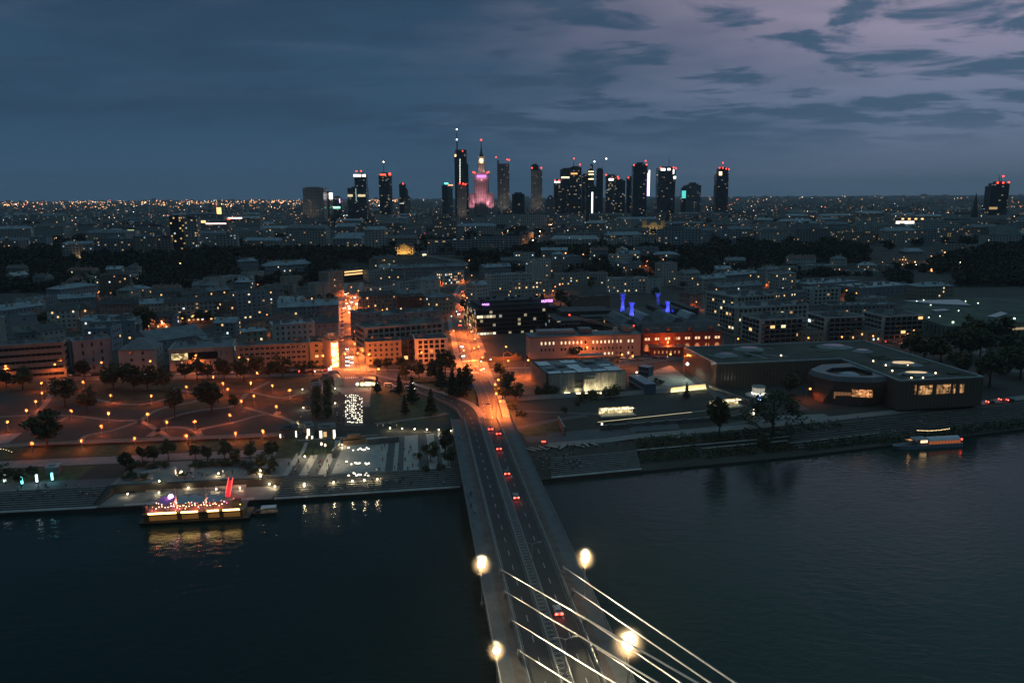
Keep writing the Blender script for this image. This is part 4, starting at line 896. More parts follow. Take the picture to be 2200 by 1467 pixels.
# science centre: flat L-shaped hall with roof garden
ZR = 21.0
RP = [U(*p, ZR) for p in ((1469, 747), (1540, 783), (1806, 772), (1832, 781), (1934, 820), (2114, 811), (1857, 733))]
c0 = RP[1]; t = thing('science_centre', 'huge flat-roofed science centre with brown striped walls and craters in its roof garden', 'museum', (*c0, 8))
L_ = ccw([(p[0] - c0[0], p[1] - c0[1]) for p in RP])
m_clad = facade('striped_cladding', (.11, .075, .058), glass=(.20, .14, .105), pu=1.9, pv=40, wu=.45, wv=1.0, lit=0)
mb = MB(); mb.prism(L_, -1, 13, 0, 1, uvs=True); mb.build('wall', [m_clad, mat('roof_garden', (.045, .052, .042), .95, .5, .07)], t)
mb = MB()
for a, b in zip(L_, L_[1:] + L_[:1]):
    l = math.hypot(b[0] - a[0], b[1] - a[1]); nx, ny = -(b[1] - a[1]) / l * .5, (b[0] - a[0]) / l * .5
    mb.prism([a, b, (b[0] + nx, b[1] + ny), (a[0] + nx, a[1] + ny)], 12.98, 13.7)
mb.build('parapet', mat('parapet_metal', (.40, .44, .45), .5, .1), t)
def crater(px, rx, ry, hh, m, ring=None, lit=False):
    x, y = U(*px, ZR); x -= c0[0]; y -= c0[1]; mb = MB(); n = 9; a0 = R.random() * 2
    P = [(x + rx * math.cos(a0 + q * 2 * math.pi / n) * R.uniform(.9, 1.1), y + ry * math.sin(a0 + q * 2 * math.pi / n) * R.uniform(.9, 1.1)) for q in range(n)]; Q = [(x + (p[0] - x) * .55, y + (p[1] - y) * .55) for p in P]
    mb.prism(P, 13, 13 + hh, 0, 1, top=Q); mb.build('roof_crater', [m, glow('crater_light', (1, .66, .35), .7) if lit else m_glass_d], t)
m_mem = mat('roof_membrane', (.16, .19, .20), .7, .2, .2)
for px, rx, ry, lit in (((1610, 750), 9, 7, 0), ((1852, 755), 6, 5, 0), ((1790, 745), 12, 8, 0), ((1940, 783), 11, 7, 1), ((1968, 804), 10, 5, 1), ((1560, 763), 7, 6, 0)): crater(px, rx, ry, 1.1, m_mem, lit=lit)
for px in ((1876, 776), (1903, 785), (1917, 797), (2010, 802), (1958, 812), (1983, 812), (1930, 780), (1678, 764), (1950, 786)):
    x, y = U(*px, ZR + .3); mb = MB(); mb.ball((x - c0[0], y - c0[1], 13.5), .35); mb.build('roof_lamp', e_warm, t)
for k in range(16):
    for _ in range(40):
        q = U(R.uniform(1500, 2080), R.uniform(740, 815), ZR); q = (q[0] - c0[0], q[1] - c0[1]); rr = R.uniform(3, 7)
        if all(inside((q[0] + a, q[1] + b), L_) for a, b in ((rr + 2, 0), (-rr - 2, 0), (0, rr + 2), (0, -rr - 2))): break
    else: continue
    n = R.randrange(5, 8); a0 = R.random() * 6; P = [(q[0] + rr * R.uniform(.7, 1.2) * math.cos(a0 + i * 6.283 / n), q[1] + .7 * rr * R.uniform(.7, 1.2) * math.sin(a0 + i * 6.283 / n)) for i in range(n)]
    mb = MB(); mb.prism(P, 13.0, 13.25 + .06 * k % .4, 0); mb.build('planting_bed', mat('roof_plants_%d' % (k % 3), ((.03, .045, .022), (.075, .08, .06), (.05, .05, .045))[k % 3], .95, .5, .3), t)
for k in range(5):
    mb = MB(); p = U(1480 + 40 * k, 757 + 5 * (k % 3), ZR); q = U(1510 + 46 * k, 766 + 4 * (k % 2), ZR); ribbon(mb, [(p[0] - c0[0], p[1] - c0[1], 13), (q[0] - c0[0], q[1] - c0[1], 13)], 1.6, .12); mb.build('roof_path', m_mem, t)
def wallpatch(root, org, p0, p1, hh, m, name, A, B, out=.25, frame=True):
    """a window in the wall that stands on the line A-B: p0, p1 are the photo pixels of its upper corners"""
    P = []
    for px in (p0, p1):
        d = ray(*px); nx, ny = B[1] - A[1], A[0] - B[0]; q = (nx * A[0] + ny * A[1]) / (nx * d[0] + ny * d[1]); P.append((d[0] * q, d[1] * q, H + d[2] * q))
    (x0, y0, z0), (x1, y1, z1) = P; l = math.hypot(x1 - x0, y1 - y0); zt = (z0 + z1) / 2 - org[2]; mb = MB(); mb.box(0, l, -out, .3, zt - hh, zt, 0)
    if frame:
        for i in range(int(l / 1.6) + 1): mb.box(i * 1.6 - .06, i * 1.6 + .06, -out - .08, -out, zt - hh, zt, 1)
    return ob(name, mb.mesh(name, [m, m_steel_d]), root, (x0 - org[0], y0 - org[1], 0), math.atan2(y1 - y0, x1 - x0))
org = (*c0, 8); kw = patchy('museum_window', (1, .50, .2), .38, .8)
for a, b in (((1966, 828), (1969, 827)), ((1975, 829), (2003, 827)), ((2013, 827), (2042, 825)), ((2049, 826), (2053, 825)), ((2063, 825), (2071, 824))): wallpatch(t, org, a, b, 4.4, kw, 'window', RP[4], RP[5])
for px in ((1591, 825), (1623, 822)): x, y, g = G(*px); lamp('wall_wash', t, (x - c0[0], y - c0[1] - 1.2, .6), 500, (1, .4, .16), .2, math.radians(70), (0, 1.2, 8))
mb = MB(); P = [U(*p, 14) for p in ((1578, 800), (1640, 806), (1675, 799), (1650, 792), (1600, 790))]; mb.prism(ccw([(p[0] - c0[0], p[1] - c0[1]) for p in P]), 3.5, 7.5, 0, top=ccw([(p[0] - c0[0] + .8, p[1] - c0[1] - 1.0) for p in P])); mb.build('canopy', mat('rust_panel', (.20, .11, .075), .7, .25, .2), t)
# boulder-shaped planetarium
PT = [U(*p, 21) for p in ((1742, 793), (1765, 783), (1840, 779), (1903, 797), (1908, 808), (1872, 811), (1845, 810), (1796, 808), (1756, 799))]
PB = [U(*p, 8) for p in ((1752, 858), (1765, 830), (1840, 828), (1915, 840), (1925, 850), (1880, 866), (1850, 868), (1800, 866), (1765, 862))]
c1 = PB[0]; t2 = thing('planetarium', 'faceted dark red planetarium with a pale sloped rim and open roof well', 'planetarium', (*c1, 8))
loc = lambda P: [(p[0] - c1[0], p[1] - c1[1]) for p in P]
cx_ = sum(p[0] for p in PT) / 9; cy_ = sum(p[1] for p in PT) / 9
PM = [(p[0] + (p[0] - cx_) * .10, p[1] + (p[1] - cy_) * .10) for p in PT]
m_rust = mat('corroded_panels', (.10, .05, .038), .6, .35, .5)
A_, B_, C_ = ccw(loc(PT)), ccw(loc(PM)), ccw(loc(PB)); IN = [(loc([(cx_, cy_)])[0][k] * .38 + p[k] * .62) for p in A_ for k in (0, 1)]; IN = list(zip(IN[::2], IN[1::2]))
mb = MB(); mb.prism(C_, -1, 8, 0, top=B_); mb.prism(B_, 8, 10.6, 0, top=[((a[0] * .3 + b[0] * .7), (a[1] * .3 + b[1] * .7)) for a, b in zip(A_, B_)]); mb.build('shell', m_rust, t2)
mb = MB()
for i in range(9):
    j = (i + 1) % 9; o1, o2 = [((a[0] * .3 + b[0] * .7), (a[1] * .3 + b[1] * .7)) for a, b in ((A_[i], B_[i]), (A_[j], B_[j]))]
    mb.poly([(*o1, 10.6), (*o2, 10.6), (*A_[j], 13), (*A_[i], 13)]); mb.poly([(*A_[i], 13), (*A_[j], 13), (*IN[j], 12.6), (*IN[i], 12.6)]); mb.poly([(*IN[i], 12.6), (*IN[j], 12.6), (*IN[j], 10.62), (*IN[i], 10.62)], 1)
mb.build('roof_rim', [mat('rim_metal', (.15, .15, .165), .5, .12), m_steel_d], t2)
dx, dy = loc([(cx_, cy_)])[0]; mb = MB(); mb.lathe([(5.6, 10.6), (5, 11.4), (3.6, 12.2), (1.8, 12.6), (.1, 12.7)], (dx, dy), 0, 20); mb.build('dome', mat('dome_metal', (.22, .27, .33), .4, .08), t2)
org = (*c1, 8)
WA, WB = PM[7], PM[5]; wallpatch(t2, org, (1830, 838), (1875, 836), 3.6, patchy('planet_window', (1, .42, .16), .6, .9), 'window', WA, WB, .6); wallpatch(t2, org, (1791, 843), (1829, 841), 3.4, glow('planet_window_dim', (1, .42, .18), .16), 'window', WA, WB, .6)
x, y, g = G(1772, 856); mb = MB(); mb.box(-3, 2.5, -.3, .3, .4, 1.5); q = mb.build('entrance_light', e_white, t2); q.location = (x - c1[0], y - c1[1] - 2, 1); q.rotation_euler = (0, 0, -.5)
# glowing round lantern pavilion
x, y, g = G(1629, 850); t = thing('round_pavilion', 'small round white-glowing pavilion on a disc-shaped terrace before the science centre', 'pavilion', (x, y, g))
mb = MB(); mb.lathe([(6.5, 0), (6.5, .5), (6.2, .6)], (0, 0), 0, 28); mb.build('terrace', m_conc, t)
mb = MB(); mb.lathe([(3.3, .6), (3.3, 1.6), (3.05, 1.7), (3.05, 4.6)], (0, 0), 0, 28); mb.build('glass_drum', glow('pavilion_glow', (.95, .9, .72), .42), t)
mb = MB(); [mb.tube([(3.25 * math.cos(a), 3.25 * math.sin(a), .6), (3.25 * math.cos(a), 3.25 * math.sin(a), 5)], .07, 0, 4) for a in [q * math.pi / 14 for q in range(28)]]; mb.build('mullions', m_steel, t)
mb = MB(); mb.lathe([(3.45, 1.2), (3.45, 1.75), (3.3, 1.75)], (0, 0), 0, 28); mb.build('light_ring', glow('ring_glow', (1, .97, .8), 2.2), t)
mb = MB(); mb.lathe([(3.5, 4.7), (3.5, 5.1), (1, 5.2)], (0, 0), 0, 28); mb.build('roof', m_steel, t)
# library with planted roof on the right
LP = [U(*p, 18) for p in ((1925, 664), (2035, 702), (2260, 690), (2260, 636), (2060, 640), (1960, 645))]; c2 = LP[1]
t = thing('library_building', 'broad low library with planted green roof and glazed ridges at the right edge', 'library', (*c2, 8)); Q = ccw([(p[0] - c2[0], p[1] - c2[1]) for p in LP])
mb = MB(); mb.prism(Q, -1, 10, 0, 1, uvs=True); mb.build('wall', [facade('library_wall', (.10, .14, .12), pu=6, pv=12, wu=.3, wv=.5, lit=0), mat('planted_roof', (.05, .075, .055), .95, .5, .06)], t)
for px in (((1940, 648), (2060, 646), (2085, 658), (2010, 655)), ((2120, 682), (2150, 672), (2165, 676), (2140, 684)), ((2000, 668), (2030, 666), (2040, 669), (2010, 671))):
    P = ccw([(p[0] - c2[0], p[1] - c2[1]) for p in (U(*q, 18.2) for q in px)]); mb = MB(); mb.prism(P, 10, 11.2, 0); mb.build('roof_light', mat('roof_glazing', (.26, .33, .34), .3, .1), t)
mb = MB(); P = [U(2150, 706, 15), U(2250, 700, 15)]; mb.box(0, math.hypot(P[1][0] - P[0][0], P[1][1] - P[0][1]), -.4, .2, 5.5, 7); q = mb.build('window_band', glow('library_window', (1, .7, .4), .35), t); q.location = (P[0][0] - c2[0], P[0][1] - c2[1], 0); q.rotation_euler = (0, 0, math.atan2(P[1][1] - P[0][1], P[1][0] - P[0][0]))
# two glowing glass pavilions on the right meadow
for a, b, lb in (((1292, 899), (1366, 894), 'long glass pavilion glowing warm white on the right meadow'), ((1536, 883), (1598, 875), 'glowing glass pavilion half hidden by a tree near the science centre')):
    A, B = G(*a), G(*b); l = math.hypot(B[0] - A[0], B[1] - A[1]); t = thing('glass_pavilion', lb, 'pavilion', A, math.atan2(B[1] - A[1], B[0] - A[0]))
    mb = MB(); mb.box(-.5, l + .5, -1, 5, -.3, .8); mb.build('plinth', m_conc_d, t); mb = MB(); mb.box(.2, l - .2, .2, 4.5, .8, .95); mb.build('floor', m_pave_l, t)
    mb = MB(); [mb.tube([(i * l / 8, yy, .8), (i * l / 8, yy, 3.8)], .07, 0, 4) for i in range(9) for yy in (0, 4.6)]; [mb.tube([(0, yy, 3.8), (l, yy, 3.8)], .08, 0, 4) for yy in (0, 4.6)]; [mb.tube([(i * l / 8, 0, 3.8), (i * l / 8, 4.6, 3.8)], .07, 0, 4) for i in range(9)]; mb.build('frame', m_steel, t)
    mb = MB(); mb.box(.1, l - .1, 4.5, 4.7, .9, 3.8); mb.build('rear_screen', patchy('pavilion_screen', (1, .80, .42), .7, .7), t)
    for i in range(5): mb = MB(); x = (i + .5) * l / 5; mb.box(x - l / 14, x + l / 14, 1.6, 2.8, 3.5, 3.7); mb.build('ceiling_lamp', glow('pavilion_lamp', (1, .88, .55), 2.6), t)
# ------------------------------------------------------------------ trees
m_leaf = [mat('foliage_%d' % i, c, .85, .45, .35) for i, c in enumerate(((.050, .065, .026), (.040, .058, .026), (.065, .072, .028), (.030, .046, .026)))]
def leafmesh(name, pts, size, m, rng):
    n = len(pts); q = rng.normal(size=(n, 3)); q[:, 2] = np.abs(q[:, 2]) + .3; q /= np.linalg.norm(q, axis=1)[:, None]
    a = np.cross(q, rng.normal(size=(n, 3))); a /= np.linalg.norm(a, axis=1)[:, None]; b = np.cross(q, a); s = (size * rng.uniform(.6, 1.3, n))[:, None]
    v = np.stack([pts - a * s - b * s * .6, pts + a * s - b * s * .7, pts + a * s * .8 + b * s * .7, pts - a * s * .7 + b * s * .6], 1).reshape(-1, 3)
    me = bpy.data.meshes.new(name); me.vertices.add(n * 4); me.vertices.foreach_set('co', v.ravel()); me.loops.add(n * 4); me.loops.foreach_set('vertex_index', np.arange(n * 4, dtype=np.int32))
    me.polygons.add(n); me.polygons.foreach_set('loop_start', np.arange(n, dtype=np.int32) * 4); me.materials.append(m); me.update(calc_edges=True); return me
def crown_pts(rng, kind, n):
    """leaf places of a crown 1 high above the trunk foot, in clumps on limbs"""
    P = []
    if kind == 'conifer':
        z = 1 - np.sqrt(rng.uniform(0, 1, n)) * .9; r = (1 - z) * .30 * (.75 + .25 * np.sin(z * 45)) * np.sqrt(rng.uniform(.15, 1, n)); a = rng.uniform(0, 6.283, n)
        return np.stack([r * np.cos(a), r * np.sin(a), z], 1)
    if kind == 'poplar': cs = np.stack([rng.normal(0, .06, 26), rng.normal(0, .06, 26), np.linspace(.15, .95, 26)], 1); cr = .11 * np.sin(np.linspace(.6, 2.9, 26)) + .02
    elif kind == 'bush': k = 14; cs = np.stack([rng.uniform(-.55, .55, k), rng.uniform(-.55, .55, k), rng.uniform(.2, .7, k)], 1); cr = rng.uniform(.2, .32, k)
    elif kind == 'willow': k = 34; a = rng.uniform(0, 6.283, k); r = np.sqrt(rng.uniform(0, 1, k)) * .48; cs = np.stack([r * np.cos(a), r * np.sin(a), .85 - r * r * 1.6 + rng.normal(0, .06, k)], 1); cr = rng.uniform(.07, .13, k)
    else:
        k = 30; u = rng.normal(size=(k, 3)); u /= np.linalg.norm(u, axis=1)[:, None]; rr = rng.uniform(.35, 1, k)[:, None] ** .6; cs = u * rr * np.array([.36, .36, .34]) + np.array([0, 0, .62]); cr = rng.uniform(.08, .17, k)
    w = cr ** 2; w = w / w.sum()
    for c, r, ww in zip(cs, cr, w):
        m = max(4, int(n * ww)); u = rng.normal(size=(m, 3)); u /= np.linalg.norm(u, axis=1)[:, None]; rad = r * rng.uniform(.45, 1.08, m)[:, None]; p = c + u * rad * np.array([1, 1, .8])
        if kind == 'willow': p[:, 2] -= rng.uniform(0, .22, m) * (np.hypot(c[0], c[1]) > .2)
        P.append(p)
    P = np.concatenate(P); P[:, 2] = np.maximum(P[:, 2], .06); return P
TREE = {}
def tree_mesh(kind, v):
    key = (kind, v)
    if key not in TREE:
        rng = np.random.default_rng(31 * v + len(kind)); n = dict(conifer=900, bush=700, poplar=800, willow=1500).get(kind, 1100)
        c = leafmesh('crown', crown_pts(rng, kind, n), dict(conifer=.030, bush=.06, poplar=.028, willow=.022).get(kind, .036), m_leaf[3 if kind == 'conifer' else v % 3], rng)
        mb = MB(); mb.tube([(0, 0, -.05), (.005, 0, .25), (-.01, .008, .55), (0, 0, .8)], .030 if kind != 'bush' else .02, 0, 7, .006)
        for q in range(5):
            a = q * 1.26 + v; z = .28 + .07 * q
            if kind in ('broad', 'willow'): mb.tube([(0, 0, z), (.12 * math.cos(a), .12 * math.sin(a), z + .12), (.26 * math.cos(a), .26 * math.sin(a), z + .22)], .014, 0, 5, .003)
        TREE[key] = (mb.mesh('trunk', m_trunk), c)
    return TREE[key]
def tree(px, h, label, kind='broad', wide=1.0, group=None, name=None):
    x, y, z = px if len(px) == 3 else G(*px)
    tm, cm = tree_mesh(kind, R.randrange(4)); t = thing(name or {'bush': 'shrub', 'conifer': 'conifer_tree'}.get(kind, 'tree'), label, {'bush': 'shrub'}.get(kind, 'tree'), (x, y, z), R.random() * 6.28, group)
    s = (h * wide, h * wide, h); ob('trunk', tm, t, sc=s); ob('crown', cm, t, sc=s); return t
for px, h, w, lb in (((50, 838), 13, 1.1, 'dark tree at the left end of the lamplit park near the ribbon-windowed office'), ((14, 832), 10, 1, 'dark tree at the left end of the lamplit park near the ribbon-windowed office'), ((182, 815), 12, 1.1, 'dark tree in front of the stepped art deco block'),
    ((245, 838), 15, 1.1, 'dark spreading tree in the big clump before the hipped villa'), ((287, 842), 16, 1.1, 'dark spreading tree in the big clump before the hipped villa'), ((318, 840), 14, 1, 'dark spreading tree in the big clump before the hipped villa'), ((352, 842), 14, .9, 'dark upright tree right of the big park clump'),
    ((140, 874), 15, 1.15, 'broad dark tree among the left park paths'), ((188, 888), 13, .9, 'tall round tree below the broad park tree'), ((376, 896), 14, .8, 'slender dark tree beside the park path crossing'), ((455, 887), 17, 1.1, 'largest dark round tree in the middle of the park'), ((505, 880), 8, .8, 'small tree right of the largest park tree'),
    ((102, 965), 18, 1.0, 'tall dark tree on the slope at the lower left of the park'), ((398, 815), 10, 1, 'tree lining the street before the flat modern block'), ((424, 816), 12, 1, 'tree lining the street before the flat modern block'), ((447, 815), 9, 1, 'tree lining the street before the flat modern block'), ((482, 816), 13, 1, 'tree lining the street before the flat modern block'),
    ((524, 820), 15, 1, 'tree before the long pinkish four-storey block'), ((552, 806), 13, .9, 'tree before the long pinkish four-storey block'), ((578, 812), 10, 1, 'tree before the long pinkish four-storey block'), ((607, 812), 14, 1, 'tree before the long pinkish four-storey block'), ((646, 803), 8, 1, 'small tree before the orange corner house'), ((671, 803), 8, 1, 'small tree before the orange corner house'),
    ((812, 796), 8, 1, 'small tree before the beige tenement with pilasters'), ((832, 797), 8, 1, 'small tree before the beige tenement with pilasters'), ((863, 798), 9, 1, 'small tree before the dark glass infill'), ((932, 801), 8, 1, 'small tree before the white grid block'), ((957, 812), 16, 1.0, 'broad flat-topped pine by the right street crossing'),
    ((900, 812), 11, .9, 'tree on the traffic island between the ramp and the cross street'), ((872, 815), 10, .9, 'tree on the traffic island between the ramp and the cross street'), ((935, 822), 13, .9, 'tree on the traffic island between the ramp and the cross street'),
    ((957, 975), 11, .8, 'slender tree on the metro square beside the bridge'), ((925, 992), 9, .9, 'slender tree on the metro square beside the bridge'), ((963, 1000), 8, .9, 'slender tree on the metro square beside the bridge'),
    ((1080, 862), 11, 1, 'orange-tinted tree beside the right carriageway'), ((1092, 838), 10, 1, 'orange-tinted tree beside the right carriageway'), ((1108, 862), 10, 1, 'orange-tinted tree beside the right carriageway'), ((1076, 812), 9, 1, 'small tree on the building plot right of the crossing'), ((1237, 768), 9, 1.2, 'leafless-looking dark tree before the long residence'),
    ((1545, 938), 19, .75, 'tall ragged tree on the right bank in front of the half-hidden pavilion'), ((1697, 852), 14, 1, 'round dark tree before the planetarium'), ((305, 722), 24, .7, 'tall dark tree between the terraced roof and the long apartment house'), ((318, 712), 20, .8, 'tall dark tree between the terraced roof and the long apartment house'),
    ((96, 702), 12, 1, 'dark round tree in the courtyard of the left rooftops'), ((430, 694), 11, 1, 'street tree before the long apartment house'), ((447, 693), 10, 1, 'street tree before the long apartment house'), ((392, 696), 10, 1, 'street tree before the long apartment house'), ((365, 697), 10, 1, 'street tree before the long apartment house'),
    ((247, 628), 16, .8, 'tree standing in front of the dark brown tower block'), ((768, 742), 10, 1, 'round street tree on the right side of the left street'), ((998, 668), 11, 1, 'round street tree on the left side of the right street'), ((1205, 660), 16, 1, 'tree beside the lane behind the dark glass office'), ((1222, 668), 15, 1, 'tree beside the lane behind the dark glass office'), ((1275, 612), 12, 1, 'tree before the long slab tinted orange')):
    tree(px, h, lb, wide=w)
tree((1660, 935), 22, 'wide drooping willow on the right riverside lawn', 'willow', 1.25)
for px, h, k, lb in (((811, 845), 10, 'conifer', 'conifer beside the taxi rank on the square'), ((858, 848), 12, 'conifer', 'conifer in the dark lawn inside the ramp curve'), ((886, 868), 15, 'conifer', 'conifer in the dark lawn inside the ramp curve'), ((926, 892), 14, 'conifer', 'conifer in the dark lawn inside the ramp curve'), ((870, 890), 10, 'conifer', 'conifer in the dark lawn inside the ramp curve'),
    ((972, 852), 16, 'conifer', 'tall conifer on the wedge between ramp and right carriageway'), ((988, 856), 17, 'conifer', 'tall conifer on the wedge between ramp and right carriageway'), ((1004, 852), 18, 'poplar', 'slim poplar touching the right carriageway'), ((948, 838), 16, 'conifer', 'tall conifer on the wedge between ramp and right carriageway'), ((1475, 857), 9, 'conifer', 'small conifer before the lit wall on the right meadow')):
    tree(px, h, lb, k, 1.0 if k == 'conifer' else 1.2)
for px, h, lb in (((1157, 848), 5, 'low round shrub at the foot of the wrapped block'), ((1178, 850), 8, 'tall round shrub at the foot of the wrapped block'), ((1275, 858), 6, 'round shrub along the white fence'), ((1312, 856), 8, 'round shrub along the white fence'), ((1250, 862), 5, 'round shrub along the white fence'), ((1322, 834), 5, 'round shrub along the white fence'), ((1412, 828), 5, 'shrub on the lamplit yard'), ((1640, 962), 6, 'broad dark shrub at the right end of the riverside terraces'),
    ((932, 962), 3, 'rounded planting bed on the metro square'), ((900, 985), 3, 'rounded planting bed on the metro square'), ((948, 1010), 3, 'rounded planting bed on the metro square'), ((915, 1012), 3, 'rounded planting bed on the metro square'), ((1212, 885), 3, 'dark shrub on the right meadow'), ((1240, 870), 3, 'dark shrub on the right meadow'), ((1100, 880), 4, 'dark shrub beside the bridge end'), ((1120, 895), 4, 'dark shrub beside the bridge end')):
    tree(px, h, lb, 'bush', .8)
for k, px in enumerate(((306, 990), (331, 994), (362, 988), (420, 986), (446, 993), (483, 988), (506, 994), (538, 988), (585, 990), (588, 1014), (562, 1012), (272, 1012), (283, 1020))): tree(px, 6.5 + k % 3, 'small planted tree along the lower riverside road', wide=.9, group='promenade trees')
for k, px in enumerate(((300, 1003), (326, 1006), (352, 1001), (425, 1001), (441, 1001), (458, 1000), (476, 1000), (495, 999), (514, 999), (535, 1004), (545, 1018), (574, 1018), (276, 1028), (300, 1030))): tree(px, 2.6, 'low hedge shrub in the planting beds of the lower promenade', 'bush', 1.5, 'promenade hedge shrubs')
for px, h in (((12, 1040), 8), ((46, 1042), 7), ((74, 1030), 6)): tree(px, h, 'tree lit by fairy lights beside the blue light posts', wide=1.1)
for k in range(10): tree((680 + k % 2 * 24, 838 + k // 2 * 15), 6.5, 'leafy trellis tree in the planted double row on the square', 'poplar', 2.0, 'planted double row on the square')
for k, px in enumerate(((1955, 768), (1985, 775), (2020, 780), (2062, 772), (2105, 770), (2150, 805), (2192, 815), (2170, 770), (2058, 806), (2125, 832), (2205, 780), (2140, 745), (2090, 735))): tree(px, 15 + k * 5 % 8, 'big dark tree in the grove right of the science centre', wide=1.1, group='grove beside the science centre')
# small houses that fill the gaps between the blocks
for k in range(150):
    nm, lo, hi, y0, y1 = R.choice((('left courtyards', 0, 720, 598, 735), ('left courtyards', 0, 720, 598, 735), ('blocks behind the white tower', 1030, 1420, 552, 600), ('right rooftops', 1480, 1940, 570, 640), ('middle courtyards', 785, 960, 585, 690)))
    x, y, z = G(R.uniform(lo, hi), R.uniform(y0, y1)); w = R.uniform(14, 34); dep = R.uniform(10, 15); rz = R.choice((-.12, -.05, .02, .1)) + (1.4 if R.random() < .15 else 0); c, s_ = math.cos(rz), math.sin(rz)
    P = [(x + c * a - s_ * b, y + s_ * a + c * b) for a in (0, w / 2, w) for b in (0, dep / 2, dep)]
    if any(-2 < (p[0] - A[0]) * math.cos(q) + (p[1] - A[1]) * math.sin(q) < math.hypot(B[0] - A[0], B[1] - A[1]) + 2 and -2 < -(p[0] - A[0]) * math.sin(q) + (p[1] - A[1]) * math.cos(q) < d + 2 for p in P for A, B, d, q in BL): continue
    if min(math.hypot(p[0] - q[0], p[1] - q[1]) for p in P for S_ in (LS, RS, XR) for q in S_) < 14 or y < 480 or max(zg(*p) for p in P) > z + 4: continue
    wl, rc_, rf_ = R.choice(('pale', 'grey', 'bluegrey', 'beige', 'white', 'cream')), R.choice(('grey', 'blue', 'dark', 'tin', 'felt', 'red')), R.choice(('flat', 'gable', 'gable', 'hip'))
    T(None, None, R.uniform(8, 15), dep, f'small {wl.replace("bluegrey", "blue-grey")} house with a {rc_} {rf_} roof filling the {nm}', wl, rf_, rc_, fl=3, lit=.07, xy=(P[0], P[6]), name='house', group='small houses in the ' + nm, clutter=2)
for k in range(46):                                         # courtyard trees among the roofs
    for _ in range(30):
        px = (R.uniform(0, 1900), R.uniform(600, 735)); x, y, z = G(*px)
        if not (1000 < px[0] < 1560 and px[1] > 640) and not (725 < px[0] < 785) and not (955 < px[0] < 1030) and all(not (-3 < (x - A[0]) * math.cos(rz) + (y - A[1]) * math.sin(rz) < math.hypot(B[0] - A[0], B[1] - A[1]) + 3 and -3 < -(x - A[0]) * math.sin(rz) + (y - A[1]) * math.cos(rz) < dep + 3) for A, B, dep, rz in BL): break
    else: continue
    side = 'left of the left street' if px[0] < 730 else 'between the two streets' if px[0] < 1000 else 'right of the power station'
    tree((x, y, z), R.uniform(8, 14), 'dark courtyard tree rising between the roofs ' + side, wide=R.uniform(.9, 1.2), group='courtyard trees ' + side)
# reeds and shrubs on the right river terraces
k = 0
for (x0, x1, d0, d1, h, n) in ((52, 78, 6, 14, 2.6, 500), (53, 80, 17, 24, 2.6, 500), (82, 100, 17, 23, 2.4, 350), (80, 104, 5, 11, 2.2, 400), (102, 126, 16, 23, 2.6, 420), (107, 122, 5, 11, 2.0, 260), (126, 160, 3, 9, 2.2, 500), (128, 150, 17, 23, 2.6, 420), (160, 235, 1, 8, 2.6, 900), (235, 330, 1, 8, 2.6, 900)):
    rng = np.random.default_rng(400 + k); k += 1; cx = (x0 + x1) / 2; cy_ = shore(cx); pts = []
    for _ in range(n * 2):
        x, d = rng.uniform(x0, x1), rng.uniform(d0, d1); y = shore(x) + d / .97; pts.append((x - cx, y - cy_, zg(x, y) + h * rng.uniform(.1, 1) * (.6 + .4 * math.sin(x * .9 + d))))
    t = tag(ob('hedge_bed', leafmesh('hedge_bed', np.array(pts), .38, m_leaf[k % 2], rng), None, (cx, cy_, 0)), ('long dark reed bed along the waterline of the right bank' if d1 < 7 else 'dark planted bed on the terraced right bank nearer the water' if d1 < 15 else 'dark planted bed beside the right bank promenade'), 'plant bed', 'terraced plant beds of the right bank')
mb = MB()
for x0, x1, d in ((52, 165, 15.3), (80, 120, 12), (120, 165, 10)):
    for i in range(8):
        a, b = x0 + (x1 - x0) * i / 8, x0 + (x1 - x0) * (i + 1) / 8; mb.poly([(a, shore(a) + d, zg(a, shore(a) + d + 2) + .3), (b, shore(b) + d, zg(b, shore(b) + d + 2) + .3), (b, shore(b) + d + 1.4, zg(b, shore(b) + d + 2) + .3), (a, shore(a) + d + 1.4, zg(a, shore(a) + d + 2) + .3)])
struct(mb.build('terrace_path', m_conc))
# the wooded slope reads as one mass; so do the trees between the far roofs
def mass(name, label, places, leaves, size, m, seed):
    rng = np.random.default_rng(seed); P = []
    for x, y, h, w in places:
        p = crown_pts(rng, 'broad', leaves); p = p * np.array([h * w, h * w, h]) + np.array([x, y, zg(x, y) - 1]); P.append(p)
    o = ob(name, leafmesh(name, np.concatenate(P), size, m, rng)); struct(o, 'stuff'); o['label'] = label; o['category'] = 'wood'; return o
places = []
while len(places) < 2600:
    px = R.uniform(-60, 2260); x, y = U(px, R.choice((520, 540, 555, 570, 585, 600, 615)), 20); y = R.uniform(860, 1110); x = (px - 1100) / FOC * y
    lo = lerp([(0, 650), (200, 625), (480, 620), (720, 600), (730, 565), (880, 560), (890, 548), (1000, 555), (1010, 590), (1440, 610), (1900, 612), (1960, 650), (2200, 700)], px); hi = lerp([(0, 505), (140, 515), (330, 520), (420, 520), (640, 512), (840, 525), (860, 560), (930, 545), (1100, 540), (1150, 520), (1400, 530), (1700, 510), (1880, 545), (1990, 560), (2200, 530)], px)
    z = zg(x, y); d = Vector((x, y, z - H)); v = (d.y * -_sp - d.z * _cp) * -1; py = 733.5 - FOC * (d.y * _sp + d.z * _cp) / (d.y * _cp - d.z * _sp)
    if hi + 8 < py < lo and all(abs(x - (A[0] + B[0]) / 2) > 24 or abs(y - A[1] - dep / 2) > dep / 2 + 6 for A, B, dep, rz in BL) and not (1960 < px < 2060 and 600 < py < 645) and not (1870 < px < 2010 and 553 < py < 585): places.append((x, y, R.uniform(9, 16), R.uniform(.9, 1.35)))
